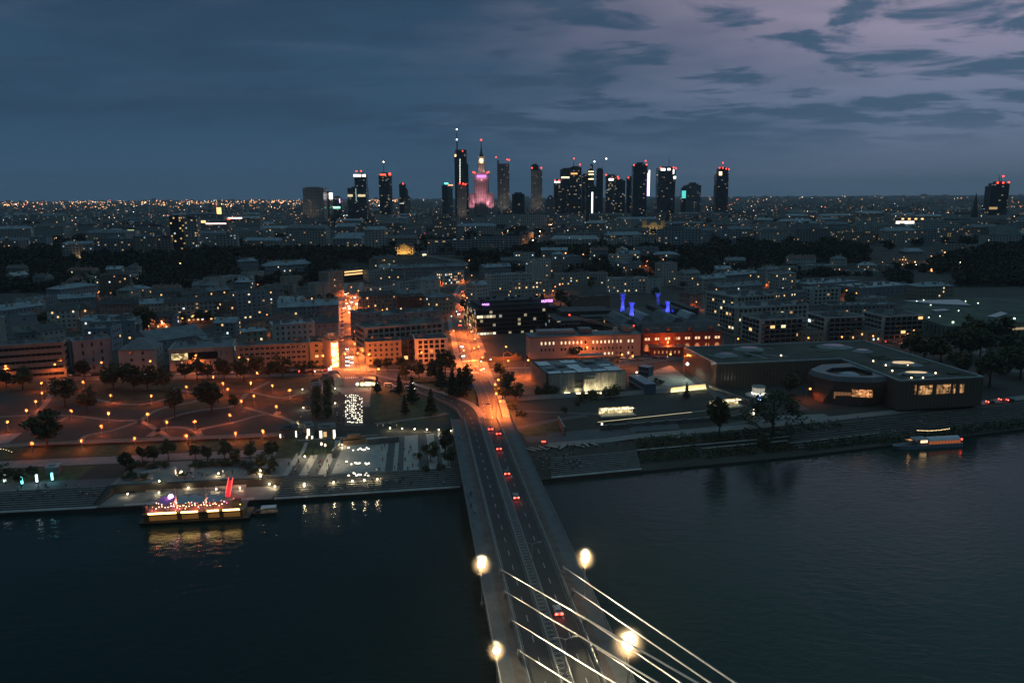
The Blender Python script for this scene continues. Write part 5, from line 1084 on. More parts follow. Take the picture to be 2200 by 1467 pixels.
mass('wood', 'continuous dark wood covering the slope between the riverside roofs and the upper city', places, 90, 1.25, mat('wood_leaves', (.022, .030, .015), .9, .5, .2), 5)
# ------------------------------------------------------------------ the upper city and the towers
FW = [facade('far_wall_%d' % i, c, pu=4.5, pv=3.4, wu=.42, wv=.5, lit=l, es=1.3) for i, (c, l) in enumerate((((.38, .37, .34), .07), ((.32, .34, .37), .06), ((.46, .44, .40), .07), ((.25, .25, .26), .09), ((.31, .27, .24), .10), ((.48, .47, .45), .03)))]
FR = [ROOF['grey'], ROOF['blue'], ROOF['dark'], ROOF['felt'], ROOF['tin']]
TONE = ('stone-grey', 'blue-grey', 'pale', 'dark grey', 'brownish', 'whitish')
def far_block(x, y, w, dep, h, rz, tone, seed, gable):
    r = random.Random(seed); mb = MB(); P = [(-w / 2, 0), (w / 2, 0), (w / 2, dep), (-w / 2, dep)]; mb.prism(P, -6, h, 0, 1, uvs=True, bottom=False)
    if gable: mb.prism([(-w / 2 - .5, -.5), (w / 2 + .5, -.5), (w / 2 + .5, dep + .5), (-w / 2 - .5, dep + .5)], h + .02, h + 4.5, 1, top=[(-w / 2 + 4, dep / 2 - .5), (w / 2 - 4, dep / 2 - .5), (w / 2 - 4, dep / 2 + .5), (-w / 2 + 4, dep / 2 + .5)])
    else:
        mb.box(-w / 2, w / 2, -.2, .3, h + .01, h + .9, 0)
        for k in range(r.randrange(1, 4)): a = r.uniform(-w / 2 + 2, w / 2 - 8); b = r.uniform(2, dep - 6); mb.box(a, a + r.uniform(3, 8), b, b + r.uniform(3, 5), h, h + r.uniform(1.5, 3.5), r.choice((0, 1)))
    return mb.mesh('far_block', [FW[tone], FR[r.randrange(5)]])
KEEP = [(640, 720, 440, 464), (1040, 1178, 455, 486), (1378, 1430, 470, 500), (130, 420, 500, 545), (846, 920, 520, 560), (916, 1146, 500, 550), (926, 988, 465, 505)]
def region(px, py):
    row = 'at the upper wood edge' if py > 500 else 'in the middle roofs' if py > 470 else 'in the back roofs'
    return row + ' ' + ('far left', 'left of the hotel slab', 'below the two-step tower', 'below the pink palace', 'before the tower cluster', 'right of the skyline', 'towards the right tower')[min(6, int(px / 315))]
nfar = 0
for row, Y in enumerate((1085, 1150, 1220, 1300, 1385, 1480, 1590, 1710, 1850, 2010, 2200, 2430, 2720)):
    px = R.uniform(-40, 20)
    while px < 2240:
        w = R.uniform(26, 66) * (1 + row * .05); cx = (px - 1100) / FOC * Y + w / 2; y = Y + R.uniform(-22, 22); gap = R.uniform(3, 26)
        pc = px + w / 2 / Y * FOC; h = R.choice((12, 14, 16, 18, 20, 22)) + (R.random() < .12) * R.uniform(6, 16); py = 417 + FOC * (H - 30 - h) / Y
        px += (w + gap) / Y * FOC
        if R.random() < .06 or any(a < pc < b and c - 6 < py < d + 6 for a, b, c, d in KEEP): continue
        if Y < 1160 and (pc < 560 or pc > 1430) and R.random() < .75: continue
        tone = R.randrange(6); gab = R.random() < .45; nfar += 1
        o = ob('tenement_house' if gab else 'city_block', far_block(0, 0, w, R.uniform(13, 22), h, 0, tone, nfar, gab), None, (cx, y, zg(cx, y)), R.uniform(-.35, .35)); fl = 'pitched ' if gab else 'flat '
        tag(o, f'{TONE[tone]} {fl}block ' + region(pc, py), 'building', 'upper-city blocks ' + region(pc, py))
mb = MB()                                                   # beyond that, one mass of roofs and lights to the horizon
for k in range(2600):
    Y = 3000 * (1 + 3.4 * R.random() ** 1.6); x = R.uniform(-.72, .72) * Y; w = R.uniform(20, 90); h = R.choice((8, 12, 14, 18, 24)) + (R.random() < .08) * R.uniform(8, 26); z = 30; dd = R.uniform(12, 30)
    mb.prism([(x, Y), (x + w, Y), (x + w, Y + dd), (x, Y + dd)], z - 2, z + h, R.randrange(4), 4, uvs=True, bottom=False)
o = struct(mb.build('distant_city', [FW[0], FW[1], FW[3], FW[5], ROOF['felt']]), 'stuff'); o['label'] = 'endless low roofs of the distant city up to the horizon'; o['category'] = 'city'
places = [(lambda Y: (R.uniform(-.72, .72) * Y, Y, R.uniform(9, 17), R.uniform(1.2, 2.4)))(1095 + 3800 * R.random() ** 1.4) for _ in range(1500)]
mass('distant_trees', 'dark clumps of trees between the roofs of the upper city', places, 42, 1.9, MATS['wood_leaves'], 6)
mb = MB(); rr_ = random.Random(3)
def spark(mb, x, y, z, r, m): mb.lathe([(.01, z - r), (r, z), (.01, z + r)], (x, y), m, 5)
for k in range(2800):
    t = rr_.random()
    if t < .36: px, Y = rr_.uniform(-20, 860), rr_.uniform(4200, 11500)
    elif t < .55: px, Y = rr_.uniform(0, 2220), rr_.uniform(3200, 12000)
    else: px, Y = rr_.uniform(0, 2220), 1080 + 2800 * rr_.random()
    x = (px - 1100) / FOC * Y; big = (.34 + .5 * rr_.random() ** 3) * (1.25 if t < .36 else .85); spark(mb, x, Y, 30 + rr_.uniform(5, 16) + (rr_.random() < .2) * 12, Y / FOC * 1.25 * big, rr_.choices((0, 1, 2, 3), (62 if px < 900 else 45, 26, 10, 3))[0])
o = struct(mb.build('distant_lamps', [glow('far_orange', (1, .40, .13), 5, False), glow('far_warm', (1, .72, .42), 5, False), glow('far_white', (.8, .95, 1), 5, False), glow('far_red', (1, .08, .05), 5, False)]), 'stuff'); o['label'] = 'countless orange and white lamps sparkling across the distant city'; o['category'] = 'city lights'
# towers -------------------------------------------------------------
TG = dict(dark=facade('tower_glass_dark', (.03, .04, .046), pu=5, pv=4, wu=.9, wv=.6, lit=.035, warm=(1, .75, .45), es=.9, rough=.25, hrow=.008),
    teal=facade('tower_glass_teal', (.035, .055, .06), pu=5, pv=4, wu=.86, wv=.6, lit=.04, warm=(.9, .9, .7), es=.8, rough=.25, hrow=.015),
    lit=facade('tower_glass_lit', (.05, .055, .055), pu=5, pv=4, wu=.86, wv=.66, lit=.09, warm=(1, .74, .4), es=1.0, rough=.3, hrow=.02),
    pale=facade('tower_pale', (.36, .33, .30), pu=4.4, pv=3.8, wu=.5, wv=.5, lit=.05, es=1.2), stone=facade('tower_stone', (.26, .24, .22), pu=4.4, pv=3.8, wu=.42, wv=.6, lit=.05, es=1.1), grey=facade('tower_grey', (.17, .18, .19), pu=5, pv=4, wu=.5, wv=.6, lit=.05, es=1.1))
TOWD = {}
def wash(t, power, dy=-55, col=(1, .80, .66), up=70): lamp('city_floodlight', t, (0, dy, 6), power, col, 2, math.radians(85), (0, -dy, up))
def tower(label, D, blocks, m, cat='tower', name='office_tower', dr=.8, rz=0.0, base=448, beacons=(), roofm='dark', box_top=True):
    """blocks: (left px, right px, top py[, facade]); beacons: (px, py)"""
    xl, xr = min(b[0] for b in blocks), max(b[1] for b in blocks); x, _z = V((xl + xr) / 2, base, D); gz = zg(x, D); t = thing(name, label, cat, (x, D, gz)); TOWD[t.name] = D
    for i, b in enumerate(blocks):
        x0, z1 = V(b[0], b[2], D); x1, _ = V(b[1], b[2], D); w = x1 - x0; mb = MB(); dd = w * dr; yo = b[4] if len(b) > 4 else i * .37; z0 = (V(b[0], b[5], D)[1] - gz) if len(b) > 5 else -8
        P = [(x0 - x, yo), (x1 - x, yo), (x1 - x, yo + dd), (x0 - x, yo + dd)]; mb.prism(P, z0, z1 - gz, 0, 1, uvs=True)
        if box_top: mb.prism([(x0 - x + w * .2, yo + dd * .2), (x1 - x - w * .2, yo + dd * .2), (x1 - x - w * .2, yo + dd * .8), (x0 - x + w * .2, yo + dd * .8)], z1 - gz, z1 - gz + 4, 1)
        mb.build('shaft' if len(blocks) == 1 or i == 0 else 'wing', [TG[b[3] if len(b) > 3 and b[3] else m], ROOF[roofm]], t)
    for px, py in beacons:
        bx, bz = V(px, py, D); mb = MB(); mb.ball((bx - x, -1, bz - gz), 2.1); mb.build('beacon', e_red, t)
    return t, x, gz
def on(t, x, gz, D, name, px0, px1, py0, py1, m, y=-.6, th=.5):
    x0, z1 = V(px0, py0, D); x1, z0 = V(px1, py1, D); mb = MB(); mb.box(x0 - x, x1 - x, y - th, y, z0 - gz, z1 - gz); return mb.build(name, m, t)
def mast(t, x, gz, D, px, py0, py1, r0=1.2, r1=.4, y=8):
    a, z1 = V(px, py0, D); _, z0 = V(px, py1, D); mb = MB(); mb.tube([(a - x, y, z0 - gz), (a - x, y, z1 - gz)], r0, 0, 6, r1); return mb.build('mast', m_steel_d, t)
s_wh = glow('crown_white', (1, .93, .9), 4, False); s_cy = glow('crown_cyan', (.15, 1, .75), 3, False); s_warm = glow('crown_warm', (1, .72, .36), 3.2, False); s_red = glow('crown_red', (1, .07, .04), 4.5, False); s_vi = glow('crown_violet', (.8, .45, 1), 3, False); s_bl = glow('crown_blue', (.12, .2, 1), 4, False)
t, x, g = tower('pale hotel slab with a fine grid of windows at the left of the skyline', 2200, [(650, 694, 404, None, 0), (657, 687, 402, None, 1)], 'pale', base=462, name='hotel_tower', cat='hotel', roofm='felt', box_top=False); wash(t, 60000)
D = 2250; t, x, g = tower('low dark tower beside a white-lit sign next to the pale hotel slab', D, [(695, 707, 414)], 'grey'); on(t, x, g, D, 'lit_sign', 707, 715, 415, 428, s_wh)
D = 2300; t, x, g = tower('short teal glass block with a green-lit band right of the pale hotel slab', D, [(715, 731, 425)], 'teal'); on(t, x, g, D, 'lit_band', 716, 731, 444, 448, glow('band_green', (.3, 1, .7), 2.5, False)); on(t, x, g, D, 'lit_fin', 729, 731, 427, 436, s_vi)
D = 2350; t, x, g = tower('two-step dark glass tower with a white crown band and two red beacons', D, [(746, 786, 404), (760, 785, 375, None, 6)], 'teal', beacons=((766, 368), (776, 368))); on(t, x, g, D, 'crown_band', 759, 775, 375, 380, s_wh, 5); on(t, x, g, D, 'crown_band', 778, 785, 375, 380, s_wh, 5); on(t, x, g, D, 'lit_stair', 764, 766, 405, 432, glow('stair_cool', (.6, .9, 1), .9, False)); on(t, x, g, D, 'lit_floor', 769, 785, 418, 423, glow('floor_amber', (1, .8, .45), .9, False)); on(t, x, g, D, 'lit_floor', 747, 758, 418, 423, MATS['floor_amber'])
D = 2400; t, x, g = tower('dark spotted tower with red crown letters and a thin mast', D, [(813, 835, 374), (834, 841, 377, 'grey')], 'lit'); mast(t, x, g, D, 823, 350, 374); on(t, x, g, D, 'crown_sign', 817, 829, 374, 377, s_red); on(t, x, g, D, 'crown_sign', 835, 840, 372, 377, s_red); mb = MB(); bx, bz = V(823, 348, D); mb.ball((bx - x, 8, bz - g), 2); mb.build('beacon', e_warm, t)
tower('slim black tower with a paler lower wing left of centre', 2450, [(857, 871, 396), (868, 876, 408, 'grey'), (868, 882, 424, 'stone', -6)], 'dark', beacons=((866, 395),))
D = 2700; t, x, g = tower('small twin tower with cyan and orange lit tops', D, [(949, 961, 399), (961, 972, 402, 'grey')], 'teal'); on(t, x, g, D, 'crown_sign', 955, 963, 393, 396, s_cy); on(t, x, g, D, 'crown_sign', 963, 973, 397, 399, glow('crown_orange', (1, .35, .15), 3, False))
D = 2550; t, x, g = tower('tallest glass tower with a needle mast and a vertical string of lights', D, [(976, 1002, 330, None, 0), (978, 1002, 322, None, .5), (1002, 1006, 352, None, 1)], 'teal', box_top=False); mast(t, x, g, D, 981, 279, 324, 2.2, .7)
for py in (278, 300): mb = MB(); bx, bz = V(981, py, D); mb.ball((bx - x, 7, bz - g), 2); mb.build('beacon', e_white, t)
mb = MB(); bx, bz = V(994, 325, D); mb.ball((bx - x, -2, bz - g), 2); mb.build('beacon', e_red, t)
for k in range(16): on(t, x, g, D, 'light_string', 987.5, 989, 342 + k * 3.4, 344 + k * 3.4, glow('string_white', (1, 1, .85), 2.2, False))
on(t, x, g, D, 'lit_corner', 977, 980, 332, 337, s_warm)
t, x, g = tower('brownish hotel tower with a red-lit roof standing before the tallest tower', 2150, [(982, 1001, 396)], 'stone', beacons=((988, 394), (995, 395), (1000, 396)), name='hotel_tower', cat='hotel'); wash(t, 40000)
t, x, g = tower('tall narrow tower with a notched leaning top right of the pink palace', 2500, [(1070, 1094, 352), (1068, 1072, 345, None, 1), (1071, 1092, 372, None, -1)], 'grey', beacons=((1066, 338), (1090, 343), (1094, 344)), name='residential_tower', box_top=False); wash(t, 90000, up=110)
D = 2050; tower('black glass cube tower in front of the skyline right of the palace', D, [(1100, 1127, 417)], 'dark')
D = 2500; t, x, g = tower('slender pale hotel tower with one lit strip and a dark cap', D, [(1141, 1165, 366), (1141, 1157, 355, 'dark', 1)], 'pale', name='hotel_tower', cat='hotel', beacons=((1163, 361), (1143, 361))); wash(t, 40000, up=110)
tower('stepped brown office tower at the end of the glowing avenue', 1900, [(1172, 1193, 430), (1176, 1190, 424)], 'stone', base=470)
D = 2600; t, x, g = tower('small tower with a red and white lit crown', D, [(1190, 1203, 388)], 'lit', beacons=((1192, 388), (1201, 388))); on(t, x, g, D, 'crown_band', 1191, 1202, 390, 393, s_wh)
D = 2550; t, x, g = tower('broad double tower with red roof lamps and a mast in the cluster', D, [(1204, 1229, 364), (1224, 1249, 360, 'lit', -8), (1218, 1246, 400, 'lit', -14)], 'dark', beacons=((1246, 354), (1245, 366), (1245, 384), (1233, 341))); mast(t, x, g, D, 1233, 342, 362); on(t, x, g, D, 'lit_floor', 1206, 1223, 380, 383, s_warm); on(t, x, g, D, 'lit_floor', 1226, 1240, 372, 375, glow('crown_amber', (1, .4, .12), 2, False), -9)
D = 2650; t, x, g = tower('blue-black tower with three lit floors and a pointed cap', D, [(1250, 1264, 376), (1263, 1276, 366, None, -6), (1268, 1274, 355, None, -3)], 'dark', beacons=((1272, 367),))
for py in (368, 374, 384): on(t, x, g, D, 'lit_floor', 1264, 1275, py, py + 2, s_warm, -7)
D = 2100; t, x, g = tower('dark green glass tower with a bright vertical light line', D, [(1259, 1283, 401)], 'teal'); on(t, x, g, D, 'light_line', 1271, 1273.5, 413, 458, glow('line_white', (1, 1, .8), 2.4, False))
D = 2500; t, x, g = tower('unfinished black concrete tower with two cranes on top', D, [(1282, 1296, 364)], 'dark')
for jx, jy, a in ((1285.5, 348, -9), (1295, 342, 11)):
    bx, bz = V(jx, jy, D); mb = MB(); lattice(mb, (bx - x, 6, V(jx, 364, D)[1] - g), (bx - x, 6, bz - g), .9, 8); mb.build('crane_mast', m_steel, t); mb = MB(); lattice(mb, (bx - x - a * .9, 6, bz - g - 2), (bx - x + a * 1.6, 6, bz - g + 1), .7, 8); mb.build('crane_jib', m_steel, t)
    mb = MB(); mb.ball((V(jx + (-8 if a < 0 else 8), jy, D)[0] - x, 5, bz - g + 1), 2.1); mb.build('beacon', e_white, t)
D = 2450; t, x, g = tower('pair of lower lit towers with red roof lamps and a white sign', D, [(1303, 1326, 378), (1322, 1343, 388, 'lit', -5)], 'lit', beacons=((1302, 376), (1327, 380), (1329, 384))); on(t, x, g, D, 'lit_sign', 1308, 1318, 384, 388, s_wh)
D = 2500; tower('dark low tower tucked left of the broad black tower', D, [(1347, 1362, 382)], 'dark', beacons=((1350, 382),))
D = 2400; t, x, g = tower('broad rounded black tower with a violet-white lit edge fin', D, [(1361, 1391, 355), (1366, 1386, 352)], 'dark', beacons=((1362, 355), (1389, 354), (1387, 346))); on(t, x, g, D, 'lit_fin', 1391, 1392.5, 372, 421, s_vi); on(t, x, g, D, 'lit_fin', 1394, 1395, 366, 421, s_wh)
D = 2450; t, x, g = tower('tapering black tower with white lit crown panels and a mast', D, [(1415, 1452, 361), (1413, 1416, 395, None, 1)], 'dark', beacons=((1419, 361), (1447, 360), (1452, 362))); mast(t, x, g, D, 1439, 338, 362); on(t, x, g, D, 'crown_panel', 1420, 1429, 362, 367, s_wh); on(t, x, g, D, 'crown_panel', 1434, 1440, 362, 366, s_wh); on(t, x, g, D, 'crown_panel', 1446, 1448, 364, 374, s_wh); on(t, x, g, D, 'crown_panel', 1447, 1452, 379, 384, s_wh)
D = 2600; t, x, g = tower('round-topped grey tower with a cyan lit panel at its left', D, [(1465, 1478, 404), (1474, 1506, 398, 'grey', -4), (1480, 1500, 395, 'grey', -2)], 'dark'); on(t, x, g, D, 'lit_panel', 1465, 1473, 410, 426, glow('panel_cyan', (.12, .85, .75), 1.0, False))
D = 2500; t, x, g = tower('lone tapering tower with warm-lit crown and red beacons right of the cluster', D, [(1540, 1566, 374), (1544, 1565, 362, None, 1)], 'dark', beacons=((1546, 361), (1553, 361), (1560, 363), (1566, 364), (1553, 350))); on(t, x, g, D, 'lit_crown', 1545, 1551, 369, 377, s_warm, .2)
D = 1900; t, x, g = tower('dark glass tower at the far right with three red lamps and warm lower floors', D, [(2130, 2168, 400), (2136, 2170, 394, None, .5)], 'dark', base=470, beacons=((2143, 393), (2155, 393), (2167, 392), (2155, 379)), dr=.6); mast(t, x, g, D, 2152, 376, 394); mast(t, x, g, D, 2156, 380, 394); on(t, x, g, D, 'lit_floor', 2125, 2142, 445, 450, glow('floor_dim', (1, .6, .25), .5, False))
D = 1750; x, zt = V(2101, 414, D); gz = zg(x, D); t = thing('church_spire', 'needle church spire left of the far right tower', 'church', (x, D, gz)); mb = MB(); mb.box(-5, 5, 0, 10, -5, 24); mb.build('tower_wall', WALL['stone'], t); mb = MB(); mb.prism([(-5.3, -.3), (5.3, -.3), (5.3, 10.3), (-5.3, 10.3)], 24, zt - gz, 0, top=[(-.2, 4.8), (.2, 4.8), (.2, 5.2), (-.2, 5.2)]); mb.build('spire', ROOF['dark'], t)
# palace tower, floodlit pink
D = 2450; PX = 1035; x, _ = V(PX, 450, D); gz = zg(x, D); t = thing('palace_tower', 'stepped stone palace tower floodlit pink with a golden clock tier and tall spire', 'palace', (x, D, gz)); m_pal = facade('palace_stone', (.42, .38, .34), glass=(.10, .08, .08), pu=5, pv=400, wu=.34, wv=.98, lit=0); m_pal2 = mat('palace_plain', (.44, .40, .36), .8, .1, .05)
zz_ = lambda py: V(PX, py, D)[1] - gz; xx = lambda px: V(px, 450, D)[0] - x
def tier(name, a, b, py1, py0, dep0, m=m_pal2, tp=None):
    mb = MB(); w = (xx(b) - xx(a)) / 2; c = (xx(a) + xx(b)) / 2; mb.prism([(c - w, dep0), (c + w, dep0), (c + w, dep0 + 2 * w), (c - w, dep0 + 2 * w)], zz_(py0), zz_(py1), 0, uvs=True, top=tp and [(c - w * tp, dep0 + w - w * tp), (c + w * tp, dep0 + w - w * tp), (c + w * tp, dep0 + w + w * tp), (c - w * tp, dep0 + w + w * tp)]); return mb.build(name, m, t)
for a, b in ((1008, 1021), (1046, 1062)): tier('side_wing', a, b, 418, 470, -14, m_pal); tier('wing_crown', a + 1, b - 1, 415, 418, -13)
tier('shaft', 1019.5, 1050, 386, 470, 0, m_pal); tier('cornice', 1018, 1051.5, 383, 386, -2); tier('upper_tier', 1019, 1050, 374, 383, -1, m_pal); tier('cornice', 1017, 1052, 371, 374, -3)
tier('tower_tier', 1028, 1042, 352, 371, 14, m_pal); tier('tower_cornice', 1027, 1043, 350, 352, 13); tier('clock_tier', 1029, 1041.5, 338, 350, 15); tier('clock_cornice', 1028.5, 1042, 336, 338, 15)
mb = MB(); yc = 22; mb.lathe([(7.5, zz_(336)), (3.5, zz_(328)), (1.6, zz_(318)), (.5, zz_(301))], (0, yc), 0, 10); mb.build('spire', m_steel_d, t); mb = MB(); mb.ball((0, yc, zz_(300)), 2.6); mb.build('beacon', e_red, t)
mb = MB(); mb.poly([(5.2 * math.cos(a * math.pi / 8), 14.6, zz_(344) + 5.2 * math.sin(a * math.pi / 8)) for a in range(16)]); mb.build('clock_face', glow('clock_gold', (1, .85, .5), 2.2, False), t)
for px, py in ((1018, 370), (1021, 371), (1048, 371), (1051, 370)): mb = MB(); mb.ball((xx(px), -4, zz_(py)), 2.2); mb.build('beacon', e_red, t)
on(t, x, gz, D, 'lit_windows', 1024, 1045, 376, 382, glow('palace_violet', (.75, .3, 1), 1.1, False), -1.2, .3)
PINK = (1, .36, .50)
for px, py, y, p, c, sp, aim in ((1026, 446, -30, 100000, PINK, 75, (.1, 30, 45)), (1044, 446, -30, 100000, PINK, 75, (-.1, 30, 45)), (1014, 448, -36, 36000, PINK, 90, (0, 22, 22)), (1054, 448, -36, 36000, PINK, 90, (0, 22, 22)), (1035, 386, -22, 20000, PINK, 120, (0, 18, 12)), (1031, 370, 2, 9000, (1, .62, .5), 100, (0, 12, 12)), (1040, 370, 2, 9000, (1, .62, .5), 100, (0, 12, 12)), (1035, 350, 6, 14000, (1, .70, .28), 120, (0, 9, 8))):
    lamp('palace_flood', t, (xx(px), y, zz_(py)), p, c, 1.5, math.radians(sp), aim)
# ------------------------------------------------------------------ landmarks of the upper city
def far(label, xl, xr, yt, Y, tone, dep=18, name='city_building', gable=0.0, fm=None, cat='building', rz=0.0, rm='dark', yb=None):
    Y = Y * .8 if Y < 1425 else Y
    x0, z1 = V(xl, yt, Y); x1, _ = V(xr, yt, Y); cx = (x0 + x1) / 2; gz = zg(cx, Y); w = x1 - x0; h = z1 - gz; t = thing(name, label, cat, (cx, Y, gz), rz)
    mb = MB(); mb.prism([(-w / 2, 0), (w / 2, 0), (w / 2, dep), (-w / 2, dep)], -8, h, 0, 1, uvs=True); mb.build('wall', [fm or FW[tone], ROOF[rm]], t)
    mb = MB()
    if gable: mb.prism([(-w / 2 - .4, -.4), (w / 2 + .4, -.4), (w / 2 + .4, dep + .4), (-w / 2 - .4, dep + .4)], h + .02, h + gable, 0, top=[(-w / 2 + 3, dep / 2 - .4), (w / 2 - 3, dep / 2 - .4), (w / 2 - 3, dep / 2 + .4), (-w / 2 + 3, dep / 2 + .4)])
    else: mb.box(-w / 2 - .2, w / 2 + .2, -.2, .5, h + .01, h + 1); mb.box(-w * .2, w * .15, dep * .3, dep * .7, h, h + 2.6)
    mb.build('roof', ROOF[rm], t); return t, w, h
def lit(t, px0, px1, py0, py1, m, name='lit_window', th=.4):
    Y = t.location.y; x0, z1 = V(px0, py0, Y); x1, z0 = V(px1, py1, Y); mb = MB(); mb.box(x0 - t.location.x, x1 - t.location.x, -th, .1, z0 - t.location.z, z1 - t.location.z); return mb.build(name, m, t)
s_am = glow('front_amber', (1, .55, .2), 2.2, False); s_pl = glow('front_pale', (1, .85, .5), 2.2, False)
t, w, h = far('columned museum front lit orange between tall pillars on the edge of the left wood', 285, 335, 509, 1330, 4, name='museum', rm='blue')
for k in range(13): mb = MB(); x = -w / 2 + (k + .5) * w / 13; mb.box(x - .45, x + .45, -1.6, -.02, 0, h - 2); mb.build('column', WALL['stone'], t)
for k in range(7): lamp('front_flood', t, (-w / 2 + (k + .5) * w / 7, -4.5, 1), 1500, (1, .42, .12), .3, math.radians(110), (0, 4, 9))
far('long grey museum wing left of the orange columned front', 200, 284, 515, 1338, 3, name='museum', rm='blue'); t, w, h = far('far-left low museum wing faintly lit at its middle', 132, 198, 524, 1330, 0, name='museum', gable=3, rm='blue'); lamp('front_flood', t, (2, -5, 1), 1500, (1, .6, .25), .3, math.radians(110), (0, 4, 6))
t, w, h = far('brownish plain museum wing right of the orange columned front', 338, 366, 511, 1335, 4, name='museum')
t, w, h = far('black slab tower with orange windows right of the columned museum', 363, 388, 467, 1345, 3, fm=facade('slab_black', (.035, .035, .04), pu=4, pv=3.4, wu=.5, wv=.6, lit=.22, es=2.2), dep=14, name='tower_block', cat='tower')
far('pale tower block beside the black slab tower', 389, 421, 470, 1350, 0, fm=facade('slab_pale', (.34, .33, .32), pu=4, pv=3.4, wu=.45, wv=.5, lit=.16, es=2), dep=14, name='tower_block', cat='tower')
t, w, h = far('office with a yellow-green lit glass corner behind the museum', 262, 291, 492, 1500, 3, name='office_building'); lit(t, 272, 289, 494, 508, glow('glass_green', (.85, .9, .4), .9, False))
far('long horizontal-striped grey office right of the yellow-green lit glass corner', 292, 364, 486, 1520, 1, name='office_building', dep=24)
t, w, h = far('curved office with red and white neon line, lower of two', 432, 490, 481, 1560, 4, name='office_building', dep=24); lit(t, 442, 486, 479.5, 481.5, glow('neon_pink', (1, .7, .6), 3, False), 'neon_sign'); lit(t, 432, 442, 474, 479, s_am, 'lit_sign')
t, w, h = far('curved office with red and white neon line, higher of two', 488, 558, 472, 1640, 4, name='office_building', dep=24); lit(t, 490, 520, 467.5, 470, glow('neon_pink', (1, .7, .6), 3, False), 'neon_sign'); lit(t, 488, 495, 469, 472, s_red, 'neon_sign'); lit(t, 505, 520, 491, 495, s_pl)
t, w, h = far('small block with a bright orange window wall in the left field of roofs', 462, 478, 446, 2300, 3, name='office_building'); lit(t, 465, 476, 446, 460, s_am)
t, w, h = far('gold-lit palace front with a pediment on the edge of the wood', 848, 888, 531, 1330, 2, fm=facade('gold_palace', (.46, .38, .24), pu=4, pv=5, wu=.4, wv=.55, lit=.1), name='palace', cat='palace', gable=5, rm='red')
mb = MB(); mb.prism([(-6, -1.2), (6, -1.2), (6, 6), (-6, 6)], 0, h + 1, 0); mb.poly([(-7, -1.4, h + 1), (7, -1.4, h + 1), (0, -1.4, h + 5)]); mb.build('pediment', WALL['yellow'], t)
for k in range(5): lamp('front_flood', t, (-w / 2 + (k + .5) * w / 5, -6, 1), 2600, (1, .55, .16), .3, math.radians(115), (0, 5, 8))
t, w, h = far('white-lit corner house front beside the long modern apartment range', 906, 918, 538, 1330, 2); [lit(t, 908, 916, 546, 558, s_pl)]
far('tall grey slab of flats behind the long modern apartment range', 928, 982, 472, 1500, 4, dep=20, name='tower_block'); far('pale narrow end of the tall grey slab of flats', 982, 986, 465, 1500, 2, dep=20, name='stair_tower')
FM = facade('range_modern', (.33, .34, .36), pu=5, pv=3.3, wu=.72, wv=.42, lit=.05, es=2)
far('long modern apartment range with striped windows above the wood, left part', 918, 1012, 514, 1370, 1, fm=FM, name='apartment_range'); far('long modern apartment range above the wood, middle part', 1012, 1085, 508, 1390, 1, fm=FM, name='apartment_range'); t, w, h = far('right part of the modern apartment range, tinted orange', 1085, 1121, 507, 1390, 1, fm=FM, name='apartment_range')
for k, (a, b, yt, Y) in enumerate(((1121, 1135, 503, 1400), (1136, 1146, 499, 1460))): t, w, h = far('orange-lit tenement at the foot of the glowing avenue, ' + ('nearer' if k == 0 else 'farther') + ' of two', a, b, yt, Y, 4, dep=40, name='tenement'); lamp('street_glow', t, (w / 2, -6, 5), 4000, (1, .38, .1), .5)
far('long pale government office in front of the skyline', 1043, 1176, 461, 1850, 5, dep=30, name='office_building'); far('short pale wing left of the long government office', 1014, 1042, 466, 1840, 5, dep=20, name='office_building')
t, w, h = far('old church front floodlit gold with two square towers', 1380, 1428, 484, 1560, 0, fm=facade('church_stone', (.46, .40, .28), pu=7, pv=9, wu=.22, wv=.5, lit=0), dep=50, name='church', cat='church', gable=6)
for s, th in ((-1, 11), (1, 10)):
    mb = MB(); mb.box(s * (w / 2 - 3.6) - 4, s * (w / 2 - 3.6) + 4, -1.5, 6.5, 0, h + th - 1); mb.build('church_tower', WALL['yellow'], t)
    mb = MB(); mb.lathe([(4, h + th - 1), (3.6, h + th + 2), (1.6, h + th + 4), (1.2, h + th + 6), (.2, h + th + 9)] if s > 0 else [(4.4, h + th - 1), (4, h + th)], (s * (w / 2 - 3.6), 2.5), 0, 10); mb.build('cupola', ROOF['green'], t)
mb = MB(); mb.poly([(-8, -1, h)] + [(8 * math.cos(a * math.pi / 8), -1, h + 6 * math.sin(a * math.pi / 8)) for a in range(8, -1, -1)][1:]); mb.build('gable_front', WALL['yellow'], t)
for k in range(5): lamp('front_flood', t, (-w / 2 + (k + .5) * w / 5, -9, 1), 3600, (1, .70, .30), .4, math.radians(115), (0, 7, 9))
t, w, h = far('low front with a pinkish triangular gable left of the gold church', 1360, 1388, 510, 1450, 4, gable=5); far('plain pale house right of the gold church', 1438, 1466, 486, 1500, 5)
t, w, h = far('pinkish boxy hall lit from the side, left part', 1575, 1600, 482, 1600, 4); lamp('front_flood', t, (0, -10, 5), 6000, (1, .5, .3), .4, math.radians(110), (0, 8, 4)); far('tall white middle of the pinkish boxy hall', 1600, 1618, 470, 1605, 5); t, w, h = far('pinkish boxy hall lit from the side, right part', 1618, 1637, 478, 1600, 4); lamp('front_flood', t, (0, -10, 5), 6000, (1, .5, .3), .4, math.radians(110), (0, 8, 4))
t, w, h = far('long building with a blue neon sign on its roof', 1700, 1790, 490, 1500, 3, dep=22, name='office_building'); lit(t, 1717, 1734, 486, 489.5, glow('neon_blue', (.12, .2, 1), 4, False), 'neon_sign', -.6)
t, w, h = far('tenement with gold-lit windows and balconies right of the blue neon sign', 1832, 1886, 497, 1470, 4, name='tenement')
